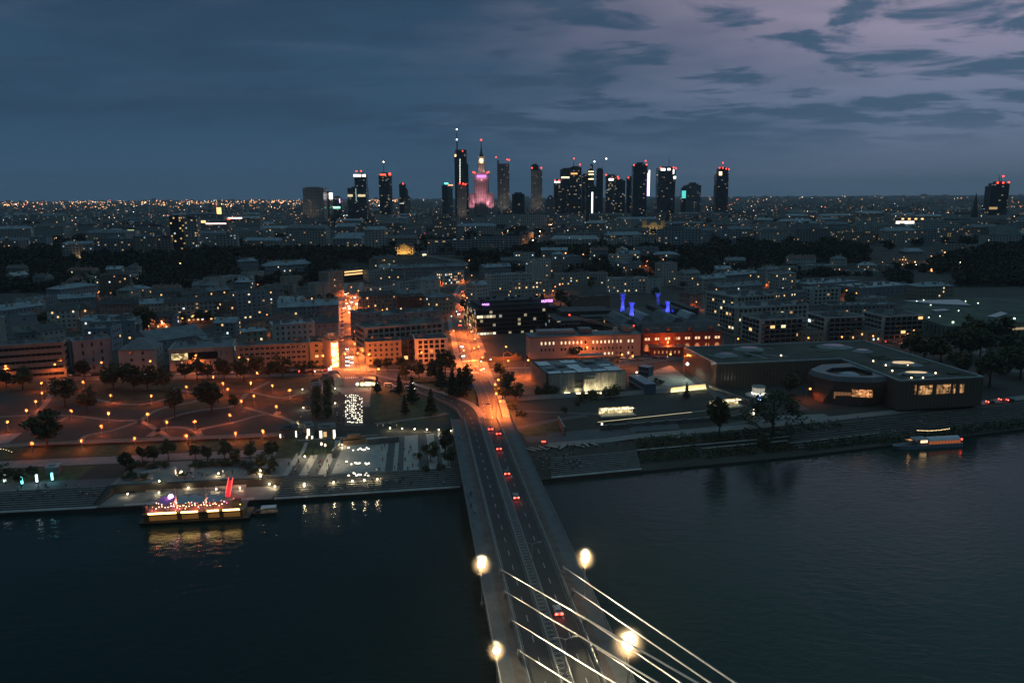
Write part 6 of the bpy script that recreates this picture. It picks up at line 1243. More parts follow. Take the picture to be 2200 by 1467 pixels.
for k in range(7): lit(t, 1836 + k * 7, 1840 + k * 7, 500, 511, s_am)
for k in range(3): lamp('front_flood', t, (-w / 2 + (k + .5) * w / 3, -6, 2), 3000, (1, .55, .15), .3, math.radians(110), (0, 5, 5))
t, w, h = far('low palace wing with gold-lit arches beside the big tree', 1930, 1955, 496, 1480, 4, name='palace'); lit(t, 1931, 1953, 497, 500, s_am)
t, w, h = far('modern hall with a white-lit glass front before the opera', 1922, 1965, 472, 1700, 3, name='hall'); lit(t, 1925, 1964, 475, 481, glow('front_white', (1, .85, .75), 1.6, False))
for k in range(4): lit(t, 1937 + k * 14, 1942 + k * 14, 469, 472, s_am)
far('huge pale opera house block at the right, lower tier', 2010, 2165, 474, 1800, 5, dep=80, name='opera_house', cat='theatre'); far('colonnaded upper tier of the pale opera house', 2052, 2120, 460, 1840, 5, dep=60, name='opera_house', cat='theatre')
far('long lamp-tinted wall in front of the opera house', 2050, 2140, 486, 1700, 4, dep=20); t, w, h = far('low lit market range left of the opera wall', 2005, 2048, 482, 1690, 3); lit(t, 2006, 2040, 483, 484.5, s_pl)
far('steep-gabled church roof at the right edge', 2127, 2196, 505, 1400, 5, gable=12, rm='green', name='church', cat='church', dep=26); far('pale five-storey school block above the lamplit terrace', 2022, 2075, 523, 1360, 0, name='school'); far('long pale wing right of the school block', 2076, 2150, 531, 1350, 5, gable=3)
far('small pavilion front with pillars above the lamplit terrace', 1945, 1985, 541, 1300, 3, gable=4, rm='blue', name='pavilion')
# ------------------------------------------------------------------ street furniture
def post(h, arm=1.6, r=.09, double=False):
    mb = MB(); mb.tube([(0, 0, -.3), (0, 0, h * .5), (0, 0, h)], r * 1.3, 0, 7, r * .8); mb.lathe([(r * 2.4, 0), (r * 2.4, .5), (r * 1.3, .7)], (0, 0), 0, 8)
    for s in ((-1, 1) if double else (1,)): mb.tube([(0, 0, h - .4), (s * arm * .4, 0, h + .1), (s * arm, 0, h + .2)], r * .8, 0, 6)
    return mb.mesh('lamp_post', m_steel)
def headm(r, m, x=0, z=0):
    mb = MB(); mb.lathe([(.02, z - r), (r * .75, z - r * .65), (r, z), (r * .75, z + r * .65), (.02, z + r)], (x, 0), 0, 10); return mb.mesh('lamp_head', m)
PM = {}
def street_lamp(px, label, h=9, arm=1.8, r=.55, m=None, power=5200, col=ORANGE, face=0.0, group=None, z=None, name='street_lamp', light=True, lh=.9, halo=0, cone=165):
    x, y, g = px if len(px) == 3 else G(*px); m = m or e_orange; key = (h, arm, r, m.name)
    if key not in PM: PM[key] = (post(h, arm), headm(r, m, arm, h + .05))
    t = thing(name, label, 'street lamp', (x, y, g), face, group); ob('lamp_post', PM[key][0], t); ob('lamp_head', PM[key][1], t)
    if halo:  # ball of mist added round the lamp head to imitate a glow
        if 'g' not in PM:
            mg = bpy.data.materials.new('halo_mist'); mg.use_nodes = True; nt = mg.node_tree; nt.nodes.clear(); o_ = nt.nodes.new('ShaderNodeOutputMaterial'); v_ = nt.nodes.new('ShaderNodeVolumePrincipled'); v_.inputs['Color'].default_value = (1, .8, .6, 1); v_.inputs['Density'].default_value = .12; nt.links.new(v_.outputs[0], o_.inputs['Volume'])
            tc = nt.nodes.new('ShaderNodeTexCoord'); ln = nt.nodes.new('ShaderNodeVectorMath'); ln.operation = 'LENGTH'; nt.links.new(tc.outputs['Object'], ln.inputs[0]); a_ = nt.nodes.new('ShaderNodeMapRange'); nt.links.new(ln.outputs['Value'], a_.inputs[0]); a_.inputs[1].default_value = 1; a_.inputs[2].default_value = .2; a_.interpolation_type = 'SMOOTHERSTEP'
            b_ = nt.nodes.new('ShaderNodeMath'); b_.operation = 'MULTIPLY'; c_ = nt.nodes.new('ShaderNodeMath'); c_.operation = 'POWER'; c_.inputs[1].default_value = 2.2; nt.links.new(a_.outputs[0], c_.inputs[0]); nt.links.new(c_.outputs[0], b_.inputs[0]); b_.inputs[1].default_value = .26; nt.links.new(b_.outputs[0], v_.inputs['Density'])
            mb = MB(); mb.ball((0, 0, 0), 1, 0, 12); PM['g'] = mb.mesh('halo_mist', mg)
        ob('halo_mist', PM['g'], t, (arm, 0, h), sc=(halo,) * 3)
    if light: lamp('lamp_light', t, (arm, 0, h - r - lh * .5), power, col, .25, *((None,) if halo or not cone else (math.radians(cone), (0, 0, -1), .5)))
    return t
PARK = [(88, 822), (178, 819), (90, 843), (76, 861), (56, 880), (15, 905), (152, 881), (237, 848), (325, 849), (400, 830), (458, 808), (479, 822), (538, 821), (489, 835), (585, 827), (622, 837), (545, 849), (518, 860), (593, 872), (493, 890), (316, 888), (233, 886), (217, 914), (358, 905), (418, 904), (288, 935), (174, 940), (67, 945), (400, 930), (505, 925), (564, 921), (552, 800), (-40, 920), (-30, 860)]
for px in PARK:
    gx = U(*px, 12.6); street_lamp((gx[0], gx[1], zg(*gx)), 'orange park lamp on a slim post among the footpaths', 4.4, .05, .36, power=2000, col=(1, .15, .025), name='park_lamp', lh=.5, halo=1.6, group='orange park lamps')
def onlamps(pts, label, h=9, **k):
    for px in pts: gx = U(*px, 8 + h); street_lamp((gx[0], gx[1], zg(*gx)), label, h, **k)
onlamps([(762, 759), (756, 739), (763, 722), (761, 706), (760, 693), (758, 680), (733, 662), (757, 665), (762, 655)], 'orange lamp along the left street', group='lamps of the left street', power=30000)
onlamps([(735, 760), (787, 761), (687, 764), (806, 793), (899, 757)], 'tall orange lamp by the crossing at the foot of the left street', 10, power=10000, cone=0, group='lamps by the left crossing')
onlamps([(751, 617), (766, 625), (744, 630), (739, 645), (741, 652), (765, 645), (750, 640), (773, 637)], 'orange lamp along the upper end of the left street', group='lamps of the left street, upper end', power=26000)
onlamps([(969, 711), (1007, 713), (1014, 728), (1022, 745), (990, 753), (999, 640), (990, 635), (1004, 697), (998, 615), (1012, 748), (1030, 768), (1058, 846), (1066, 862), (1004, 655), (984, 690), (1010, 592)], 'orange lamp along the right street', group='lamps of the right street', power=25000)
onlamps([(1085, 775), (1081, 745), (1063, 816), (1128, 774), (1056, 826)], 'orange lamp beside the crossing near the bridge', 10, power=13000, group='lamps by the bridge crossing')
onlamps([(1240, 739), (1255, 746), (1344, 737), (1330, 762), (1353, 765), (1429, 735), (1434, 761)], 'orange lamp in front of the long residence and the brick hall', 8, power=4200, cone=0, group='lamps before the long residence')
onlamps([(1731, 726), (1803, 724), (1870, 722), (1945, 718), (1580, 728), (1958, 710)], 'orange lamp before the white balcony blocks', 8, power=2200, group='lamps before the balcony blocks')
onlamps([(5, 787), (111, 783), (211, 779), (316, 776), (413, 771), (507, 768), (414, 764)], 'orange lamp on the street along the park front', 9, power=4200, group='lamps on the park front street')
onlamps([(2056, 779), (1733, 834), (2025, 737)], 'single orange lamp among the trees right of the science centre', 6, power=1600, group='lamps near the science centre')
onlamps([(333, 680), (387, 684), (408, 680), (342, 690), (178, 683), (185, 684), (470, 670), (532, 668), (645, 676)], 'orange lamp in the yards around the long apartment house', 7, power=3200, group='lamps in the left yards')
onlamps([(1189, 616), (1184, 625), (1197, 634), (1199, 612), (1421, 580), (1456, 596), (1395, 560), (1388, 568), (1391, 573), (1400, 545), (1710, 610), (1815, 624), (1836, 630)], 'orange lamp in the lanes behind the works', 8, power=6000, group='lamps in the lanes behind the works')
onlamps([(1470, 782), ], 'bright white floodlight mast over the yard behind the containers', 9, m=e_white, col=(.75, 1, .85), power=2600, r=.8); onlamps([(1347, 710)], 'warm floodlight on the crane tower foot roof', 6, m=e_warm, col=WARM, power=1500, r=.6, light=False)
onlamps([(1361, 800)], 'warm lamp on the container gallery', 6, m=e_warm, col=WARM, power=1200, r=.45)
onlamps([(1075, 903)], 'unlit tall mast beside the right bridge end', 12, m=m_steel, light=False, r=.2)
for k in range(46):
    px = R.choice(((R.uniform(0, 720), R.uniform(610, 735)), (R.uniform(785, 960), R.uniform(590, 690)), (R.uniform(1040, 1420), R.uniform(560, 620)), (R.uniform(1490, 1950), R.uniform(580, 700)))); x, y, g = G(*px)
    if all(not (-2 < (x - A[0]) * math.cos(q) + (y - A[1]) * math.sin(q) < math.hypot(B[0] - A[0], B[1] - A[1]) + 2 and -2 < -(x - A[0]) * math.sin(q) + (y - A[1]) * math.cos(q) < d + 2) for A, B, d, q in BL): street_lamp((x, y, g), 'orange lamp lighting a courtyard between the blocks', 7, 1.2, .45, power=3600, group='courtyard lamps between the blocks')
# small far lamps of slope and upper city (no pool of light that one could see)
FARL = [(62, 723), (14, 603), (33, 601), (95, 546), (163, 575), (185, 570), (362, 565), (387, 566), (381, 579), (375, 588), (333, 602), (314, 606), (395, 547), (430, 540), (594, 543), (102, 590), (77, 590), (210, 534), (225, 544), (560, 506), (610, 490), (655, 494), (735, 525), (700, 535), (690, 505), (640, 545), (1008, 560), (1050, 540), (1140, 522), (1135, 530), (1145, 516), (1110, 536), (1215, 544), (1253, 546), (1299, 548), (1312, 549), (1226, 565), (1485, 501), (1532, 500), (1548, 487), (1640, 483), (1676, 497), (1690, 494), (1696, 499), (1704, 505), (1707, 497), (1720, 523), (1765, 512), (1640, 563), (1602, 515)]
TERR = [(1875, 568), (1896, 564), (1894, 573), (1907, 569), (1912, 571), (1905, 575), (1933, 563), (1935, 556), (1942, 553), (1949, 566), (1948, 570), (1966, 563), (1968, 570), (1977, 580), (2001, 579), (2013, 561), (2020, 556), (2036, 566), (2063, 564), (2080, 582), (2101, 581), (2131, 583), (2149, 581), (2188, 587), (2009, 552), (2025, 549), (2030, 543), (2038, 547), (2001, 551)]
for pts, lb, gr in ((FARL, 'small far street lamp glinting on the slope or upper city', 'far street lamps'), (TERR, 'orange lamp on the tree-lined terrace at the right', 'lamps of the right terrace')):
    for k, px in enumerate(pts): x, y, g = G(*px, dz=6); street_lamp((x, y, g), lb, 6, .05, .75 if y < 1000 else .9, m=e_orange_far if k % 6 else e_warm, light=(pts is TERR and k % 2 == 0), power=4200, col=(1, .5, .18), group=gr)
for k in range(26):
    t_ = k / 25; px = (1160 + 52 * t_ + (k % 2) * 4 + 2 * math.sin(k), 497 - 31 * t_ ** .8 + (k % 3)); x, y, g = G(*px, dz=8); street_lamp((x, y, g), 'lamp in the chain climbing the glowing avenue to the towers', 8, .05, 1.0, m=e_orange_far if k % 3 else e_warm, light=k % 3 == 0, power=9000, group='lamps of the glowing avenue')
for k, px in enumerate(((1970, 640), (2000, 648), (1985, 638), (2075, 640), (2102, 644), (2048, 684), (2020, 671), (2180, 676), (2060, 660), (1996, 674))): x, y, g = G(*px, dz=14); street_lamp((x, y, 18.0), 'small pale green lamp on the planted library roof', 1.2, .05, .35 if k not in (5, 7) else .6, m=glow('lamp_green', (.75, 1, .65), 7, False), light=k in (5, 7, 3), power=700, col=(.7, 1, .7), name='roof_garden_lamp', group='lamps of the library roof')
# bridge masts with floodlights that shine on the stays
def bridge_lamp(px, label, k=1.0):
    x, y = U(*px, 22); s = (x - BO[0]) * bd[0] + (y - BO[1]) * bd[1]; zb = zdeck(s); t = thing('floodlight_mast', label, 'street lamp', (x, y, zb), BTH, 'floodlight masts of the bridge'); h = 22 - zb
    mb = MB(); mb.tube([(0, 0, -.5), (0, 0, h - .6)], .16, 0, 8, .10); mb.lathe([(.4, 0), (.4, .5), (.2, .8)], (0, 0), 0, 8); mb.build('mast', m_steel, t)
    mb = MB(); mb.lathe([(.9 * k * math.sin(q * math.pi / 10) + .01, h - .9 * k * math.cos(q * math.pi / 10)) for q in range(11)], (0, 0), 0, 18); mb.build('lantern', e_flood, t)
    mb = MB(); [mb.tube([(1.3 * math.cos(a) * .3, 1.3 * math.sin(a) * .3, h - 1.3), (1.3 * math.cos(a), 1.3 * math.sin(a), h), (.3 * math.cos(a), .3 * math.sin(a), h + 1.3)], .05, 0, 4) for a in [q * math.pi / 3 for q in range(6)]]; mb.build('cage', m_steel_d, t)
    ob('halo_mist', PM['g'], t, (0, 0, h), sc=(3.8 * k,) * 3)  # added mist ball again, imitating bloom round the lantern
    lamp('mast_light', t, (0, 0, h - 1.9), 760, (1, .72, .38), .5); lamp('stay_flood', t, (0, 0, h + 1.9), 80000, (1, .82, .5), .4, math.radians(95), Matrix.Rotation(-BTH, 3, 'Z') @ (Vector((23, 60, 60)) - Vector((x, y, 22)))); return t
for px, lb, kk in (((1034, 1212), 'blazing floodlight mast on the left edge of the bridge, farther of two', 1.0), ((1257, 1200), 'blazing floodlight mast on the right edge of the bridge, farther of two', 1.0), ((1067, 1397), 'blazing floodlight mast on the left edge of the bridge, nearer of two', .75), ((1350, 1382), 'blazing floodlight mast on the right edge of the bridge, nearest and largest', 1.3)): bridge_lamp(px, lb, kk)
for px, lb in (((1150, 1166), 'unlit double-armed lamp post on the bridge median, farther of two'), ((1219, 1370), 'unlit double-armed lamp post on the bridge median, nearer of two')):
    x, y = U(*px, 21); s = (x - BO[0]) * bd[0] + (y - BO[1]) * bd[1]; b = BW(s, 13.45, .3); t = thing('double_street_lamp', lb, 'street lamp', b, BTH, 'unlit double lamps of the bridge'); h = 21 - b[2]; ob('lamp_post', post(h, 2.0, .10, True), t)
    for q in (-1, 1): mb = MB(); mb.box(q * 2 - .55, q * 2 + .55, -.2, .2, h + .15, h + .32); mb.build('lamp_head', m_steel, t)
# traffic lights, signs
for px, c, lb in (((1034, 776), (.2, 1, .7), 'traffic light showing green at the upper crosswalk'), ((1039, 792), (.2, 1, .7), 'traffic light showing green at the lower crosswalk'), ((1000, 793), (.2, 1, .7), 'traffic light showing green left of the lower crosswalk'), ((1054, 772), (.2, 1, .7), 'traffic light showing green on the arm over the side road'), ((711, 788), (.3, 1, .8), 'green pharmacy-like traffic light at the left crossing'), ((981, 669), (.2, 1, .8), 'traffic light showing green on the left side of the right street'), ((998, 680), (.2, 1, .8), 'traffic light showing green on the right side of the right street'), ((970, 679), (.2, 1, .8), 'small green traffic light at the lane mouth by the right street')):
    gx = U(*px, 11.6); t = thing('traffic_light', lb, 'traffic light', (*gx, 8)); mb = MB(); mb.tube([(0, 0, 0), (0, 0, 3)], .07); mb.box(-.25, .25, -.1, .2, 3, 4.1); mb.build('pole', m_steel_d, t); mb = MB(); mb.ball((0, -.15, 3.6), .38); mb.build('signal', glow('signal_%d' % int(c[2] * 10), c, 7, False), t)
for px, lb, m in (((1012, 842), 'blue road sign on the left edge of the right carriageway', mat('sign_blue', (.02, .09, .35), .5, 0)), ((1080, 875), 'white and blue direction sign at the right bridge end', mat('sign_pale', (.3, .4, .5), .5, 0))):
    x, y, g = G(*px); t = thing('road_sign', lb, 'sign', (x, y, g)); mb = MB(); mb.tube([(0, 0, 0), (0, 0, 3.6)], .08); mb.build('post', m_steel, t); mb = MB(); mb.box(-1.1, 1.1, -.1, 0, 2.2, 4.0); mb.build('panel', m, t)
for px, lb in (((709, 802), 'glowing white advertising column at the left crossing'), ((1631, 862), 'small blue-white lit info panel below the round pavilion'), ((1616, 893), 'small white lit panel by the riverside path'), ((1751, 848), 'blue-white lit info panel beside the planetarium')):
    x, y, g = G(*px); t = thing('light_box', lb, 'sign', (x, y, g)); mb = MB(); mb.box(-.8, .8, -.15, .15, 0, .5); mb.build('foot', m_steel_d, t); mb = MB(); mb.box(-.7 if 'blue' in lb else -1, .7 if 'blue' in lb else 1, -.2, .2, .5, 3.2); mb.build('screen', glow('panel_blue', (.35, .55, 1), 2.5) if 'blue' in lb else glow('panel_white', (1, .92, .75), 1.8), t)
# four cyan light posts on the left steps
for px, m, lb in (((11, 1038), (.7, .95, 1), 'bright bluish-white light post above the left steps, leftmost of four'), ((48, 1042), (.15, .8, .8), 'dim teal light post above the left steps, second of four'), ((80, 1038), (.7, .95, 1), 'bright bluish-white light post above the left steps, third of four'), ((113, 1034), (.2, .75, .9), 'cyan light post above the left steps, rightmost of four')):
    x, y, g = G(*px); t = thing('light_post', lb, 'light post', (x, y, g)); mb = MB(); mb.box(-.3, .3, -.3, .3, 0, .6); mb.build('base', m_steel_d, t); mb = MB(); mb.box(-.28, .28, -.28, .28, .6, 3.4); mb.build('light_tube', glow('tube_%d' % int(m[0] * 10), m, 3.2), t); lamp('post_light', t, (0, -1, 2.5), 160, m, .3)
# ground lights of the square
gl = MB(); gl.lathe([(.42, 0), (.42, .28), (.3, .34)], (0, 0), 0, 10); GLB = gl.mesh('light_rim', m_steel_d); gl = MB(); gl.ball((0, 0, .45), .40); GLT = gl.mesh('lens', glow('ground_lens', (1, .90, .68), 2.6))
def ground_light(px, label, group, s=1.0):
    x, y, g = G(*px); t = thing('ground_light', label, 'light', (x, y, g + .16), 0, group); ob('light_rim', GLB, t, sc=(s, s, s)); ob('lens', GLT, t, sc=(s, s, s))
rr_ = random.Random(11)
for c in range(9):
    for q in range(15):
        if rr_.random() < (.8 if c in (2, 3, 4, 5) else .5): ground_light((743 + c * 4.3 + rr_.uniform(-.8, .8), 851 + q * 4.15 + rr_.uniform(-.9, .9)), 'round white light in the dense pavement field on the square', 'pavement light field', rr_.uniform(.55, .9))
for row, yy in enumerate((967, 997, 1022)):
    for c in range(14):
        if rr_.random() < .72: ground_light((745 + c * 3.6 + rr_.uniform(-.8, .8), yy + rr_.uniform(-3.5, 3.5)), ('upper', 'middle', 'lower')[row] + ' row of round white lights on the pale paving towards the river', ('upper', 'middle', 'lower')[row] + ' row of pavement lights', rr_.uniform(.8, 1.2))
lp = MB(); lp.tube([(0, 0, 0), (0, 0, .9)], .06); BOL = lp.mesh('post', m_steel_d); BOH = headm(.28, e_warm, 0, 1.0)
def low_light(px, label, group=None, p=260, col=WARM):
    x, y, g = G(*px); t = thing('bollard_light', label, 'light', (x, y, g), 0, group); ob('post', BOL, t); ob('lamp_head', BOH, t); lamp('bollard_glow', t, (0, -.5, 1.25), p, col, .15)
for px in ((838, 924), (864, 925), (891, 926), (917, 927), (943, 928), (968, 930)): low_light(px, 'warm light in the row along the lawn edge above the square', 'lawn edge lights')
for px in ((344, 1053), (405, 1053), (465, 1056), (516, 1053), (342, 1063), (275, 1066), (579, 1040), (591, 1050), (654, 1044), (717, 1041), (811, 1034), (654, 1049), (757, 1038), (783, 1036)): low_light(px, 'warm low light on the riverside quay and steps', 'riverside quay lights', 330)
for px in ((390, 1018), (560, 1028), (655, 985), (735, 960), (470, 1022), (560, 1016)): low_light(px, 'low lamp washing the upper promenade paving', 'upper promenade lamps', 420)
# bright wash lamps of the square on tall poles
for px, p in (((693, 1000), 2600), ((673, 985), 1600), ((701, 1003), 2600), ((720, 985), 1800), ((662, 985), 700)):
    x, y, g = G(*px); t = thing('square_lamp', 'tall thin lamp pole standing on the striped metro square', 'street lamp', (x, y, g), 0, 'lamp poles of the metro square'); mb = MB(); mb.tube([(0, 0, 0), (0, 0, 9.5)], .09, 0, 6, .05); mb.build('pole', m_steel_d, t); mb = MB(); mb.box(-.2, .2, -.25, .25, 8.6, 9.4); mb.build('lamp_head', e_warm, t); lamp('square_light', t, (0, 0, 8.3), p * .8, (1, .84, .56), .15, math.radians(125), (0, 0, -1))
for px, p in (((720, 838), 600), ((650, 840), 500), ((652, 880), 500), ((720, 870), 400), ((640, 915), 500)):
    x, y, g = G(*px); t = thing('bollard_light', 'warm lamp among the planted double row on the square', 'light', (x, y, g), 0, 'lamps in the planted double row'); ob('post', BOL, t); ob('lamp_head', BOH, t); lamp('row_light', t, (0, 0, 2.2), p, (1, .86, .6), .2)
# ------------------------------------------------------------------ walls and small buildings of the square
def slab(name, label, cat, a, b, h, th=.4, m=None, z=0, group=None):
    A, B = G(*a), G(*b); l = math.hypot(B[0] - A[0], B[1] - A[1]); t = thing(name, label, cat, A, math.atan2(B[1] - A[1], B[0] - A[0]), group); mb = MB(); mb.box(0, l, 0, th, -1, h); mb.build('panel', m or m_conc, t)
    mb = MB(); mb.box(-.05, l + .05, -.06, th + .06, h, h + .12); mb.build('coping', m_conc, t); return t, l
fw = mat('fence_white', (.50, .52, .53), .7, .12, .4)
for a, b, lb in (((1112, 861), (1238, 853), 'pale site fence along the meadow, left stretch below the wrapped block'), ((1298, 855), (1388, 846), 'pale site fence along the meadow, middle stretch'), ((1388, 846), (1438, 843), 'pale site fence right of the middle stretch')): slab('site_fence', lb, 'fence', a, b, 2.2, .25, fw)
t, l = slab('lit_fence', 'brightly lit fence stretch with yellow lights near the science centre', 'fence', (1440, 842), (1516, 834), 2.4, .3, mat('fence_cream', (.6, .52, .36), .7, .1))
for k in range(9): lamp('fence_light', t, ((k + .5) * l / 9, -1.3, .5), 230, (1, .82, .42), .15)
for px0, px1 in (((1440, 842), (1516, 834)),):
    mb = MB(); mb.box(0, l, -.5, -.35, .1, .3); mb.build('light_strip', glow('strip_yellow', (1, .85, .45), 2), t)
x, y, g = G(1258, 846); t = thing('site_floodlight', 'yellow floodlights on the ground at the foot of the wrapped block', 'floodlight', (x, y, g))
for k in range(5): mb = MB(); mb.box(-11 + k * 5.4, -8 + k * 5.4, -.3, .2, .1, .7); mb.build('lamp_housing', glow('site_glow', (1, .82, .42), 4), t); lamp('site_light', t, (-9.5 + k * 5.4, 1.2, .8), 1000, (1, .8, .42), .3, math.radians(150), (0, 1.2, 1.6))
t, l = slab('retaining_wall', 'long retaining wall with a glowing light line on top along the right meadow', 'wall', (1284, 912), (1602, 874), 1.0, .8, m_conc_d); mb = MB(); mb.box(0, l * .62, -.12, .0, 1.14, 1.28); mb.build('light_line', glow('line_warm', (1, .86, .5), .8), t); mb = MB(); mb.box(l * .86, l, -.12, .0, 1.14, 1.28); mb.build('light_line', MATS['line_warm'], t)
t, l = slab('retaining_wall', 'lower dark retaining wall with pilasters above the right promenade', 'wall', (1290, 925), (1605, 898), 2.2, .6, m_conc_d)
for k in range(8): mb = MB(); mb.box((k + .5) * l / 8 - .8, (k + .5) * l / 8 + .8, -1.2, -.02, -1, 3); mb.build('pilaster', m_conc_d, t)
x, y, g = G(1293, 922); t = thing('light_box', 'narrow white lit panel at the left end of the lower retaining wall', 'sign', (x, y, g)); mb = MB(); mb.box(-.4, .4, -.3, 0, .5, 3); mb.build('screen', MATS['panel_white'], t); mb = MB(); mb.box(-.6, .6, 0, .3, 0, 3.2); mb.build('frame', m_steel_d, t)
slab('retaining_wall', 'slanted retaining wall left of the lower dark wall', 'wall', (1198, 905), (1212, 938), 2.5, .5, m_conc_d)
slab('garden_wall', 'long low wall running from the lit fence down to the half-hidden pavilion', 'wall', (1522, 833), (1612, 870), 1.6, .5, m_conc_d)
slab('quay_wall', 'pale wall behind the party boat below the promenade', 'wall', (312, 1046), (462, 1040), .6, .4, m_conc); slab('quay_wall', 'wall lit red beside the red gangway', 'wall', (462, 1042), (528, 1038), 1.2, .5, m_pave_l)
def pavbox(label, a, b, h, dep, wall, roof='dark', name='pavilion', lit_=None, base=0):
    A, B = G(*a), G(*b); l = math.hypot(B[0] - A[0], B[1] - A[1]); t = thing(name, label, 'pavilion', A, math.atan2(B[1] - A[1], B[0] - A[0])); mb = MB(); mb.box(0, l, 0, dep, -1, h); mb.build('wall', wall, t)
    mb = MB(); mb.box(-.15, l + .15, -.15, dep + .15, h, h + .3); mb.box(l * .2, l * .7, dep * .3, dep * .7, h + .3, h + .8); mb.build('roof', ROOF[roof], t)
    if lit_:
        for x0, x1, z0, z1, m in lit_: mb = MB(); mb.box(l * x0, l * x1, -.12, .1, z0, z1); mb.build('window', m, t)
    return t, l
gw = glow('pavilion_window', (1, .86, .6), 2.2)
pavbox('dark grey box kiosk north of the planted rows', (688, 829), (712, 828), 4.5, 11, m_conc_d, 'dark'); pavbox('grey box kiosk at the head of the planted rows', (672, 848), (692, 847), 4.5, 11, m_conc, 'grey')
pavbox('low dark flat pavilion with a lit end left of the square', (602, 943), (637, 941), 4, 8, m_conc_d, 'dark', lit_=((-.02, .06, .6, 2.2, gw), (.95, 1.03, .5, 3.2, gw)))
pavbox('small pale wall pavilion with glowing side right of the low dark one', (660, 938), (676, 936), 4.2, 8, m_conc, 'grey', lit_=((.0, .35, .5, 3.4, gw),))
pavbox('glass cafe pavilion with brightly lit counters on the square', (684, 942), (722, 939), 4, 9, mat('cafe_wall', (.16, .18, .17), .5, .15), 'green', lit_=((.08, .22, .3, 3.4, gw), (.3, .48, .6, 2.8, glow('cafe_dim', (1, .6, .3), .8)), (.84, .97, .3, 3.4, gw)))
# glass metro entrance: a ribbed vault
A, B = G(719, 833), G(740, 831); t = thing('metro_entrance', 'grey ribbed glass metro entrance with a rounded front', 'metro entrance', A, math.atan2(B[1] - A[1], B[0] - A[0])); l = math.hypot(B[0] - A[0], B[1] - A[1])
arc = [(l / 2 - l / 2 * math.cos(a * math.pi / 10), 3.6 + 1.4 * math.sin(a * math.pi / 10)) for a in range(11)]; mb = MB()
for y0, y1 in ((0, 5), (5, 10), (10, 15)):
    for p, q in zip([(0, 0)] + arc, arc + [(l, 0)]): mb.poly([(p[0], y1, p[1]), (q[0], y1, q[1]), (q[0], y0, q[1]), (p[0], y0, p[1])])
mb.poly([(0, 0, 0)] + [(p[0], 0, p[1]) for p in arc] + [(l, 0, 0)]); mb.build('glass_vault', mat('milky_glass', (.20, .21, .21), .25, .15, .5), t)
mb = MB()
for y in (0, 2.5, 5, 7.5, 10, 12.5, 15): mb.tube([(p[0], y - .05, p[1] + .08) for p in arc], .09, 0, 4)
for k in range(5): mb.tube([((k + .5) * l / 5, -.08, 0), ((k + .5) * l / 5, -.08, 4.6)], .07, 0, 4)
mb.build('ribs', m_steel, t); mb = MB(); mb.box(.1, l - .1, 15, 20, 0, 5.4); mb.build('rear_block', m_conc_d, t)
# festive tent kiosk
A = G(790, 833); t = thing('market_tent', 'small arched market tent glowing white with people in front', 'tent', A); mb = MB(); n = 10
pr = [(5.2 * math.cos(math.pi * k / n), 3.0 + 2.2 * math.sin(math.pi * k / n)) for k in range(n + 1)]
for p, q in zip(pr, pr[1:]): mb.poly([(p[0], 0, p[1]), (p[0], 5, p[1]), (q[0], 5, q[1]), (q[0], 0, q[1])])
mb.build('canopy', mat('tent_cloth', (.4, .38, .33), .8, .1), t); mb = MB(); mb.box(-4.6, 4.6, 1.6, 4.6, 0, 2.8); mb.build('counter', m_steel_d, t); mb = MB(); mb.box(-4.4, 4.4, 1.3, 1.6, .9, 2.7); mb.build('lit_counter', patchy('tent_counter', (1, .82, .5), 1.6, 1.2), t)
for s in (-1, 1): mb = MB(); mb.tube([(s * 5.2, 0, 0), (s * 5.2, 0, 3)], .1); mb.ball((s * 5.4, -.3, 2.2), .7); mb.build('lamp_post', [m_steel], t).data.materials.append(e_warm); mb = MB(); mb.ball((s * 5.4, -.4, 2.2), .75); mb.build('lamp_globe', e_warm, t)
lamp('tent_light', t, (0, -1.5, 2.6), 500, WARM, .4)
# wooden stage box over the square steps
A, B = G(739, 962), G(789, 957); l = math.hypot(B[0] - A[0], B[1] - A[1]); t = thing('terrace_stair', 'brown wooden stand at the head of the pale paving above the light rows', 'stand', A, math.atan2(B[1] - A[1], B[0] - A[0])); wd = mat('timber', (.24, .15, .09), .8, .2, .6)
mb = MB()
for k in range(4): mb.box(0, l, k * 1.6, 6.4, k * .9 - .9, k * .9)
mb.build('steps', wd, t); mb = MB(); mb.box(l * .2, l * .75, 4, 6, 2.7, 4.0); mb.build('back_rest', wd, t)
slab('retaining_wall', 'dark curved retaining wall left of the wooden stand', 'wall', (716, 985), (737, 946), 3.2, .5, m_conc_d); slab('retaining_wall', 'dark retaining wall right of the wooden stand', 'wall', (789, 957), (858, 950), 2.6, .5, m_conc_d)
# kiosks and signs on the left lower promenade
pavbox('small tent-roofed kiosk with bluish roof on the lawn above the left steps', (98, 1022), (125, 1020), 3, 5, m_conc_d, 'tin', name='kiosk')
slab('display_board', 'white display board with people beside the round planter', 'sign', (410, 1017), (418, 1016), 2.2, .2, fw); pavbox('tiny white ticket box left of the round planter', (371, 1022), (376, 1022), 2.6, 1.4, fw, 'tin', name='kiosk')
x, y, g = G(397, 1022); t = thing('round_planter', 'round planter with a warm lamp on the lower promenade', 'planter', (x, y, g)); mb = MB(); mb.lathe([(3.2, 0), (3.2, .7), (2.8, .7), (2.8, .4), (.1, .5)], (0, 0), 0, 20); mb.build('basin', m_conc, t); o = ob('plants', leafmesh('plants', np.random.default_rng(5).normal(size=(120, 3)) * [1.2, 1.2, .3] + [0, 0, .9], .3, m_leaf[0], np.random.default_rng(6)), t)
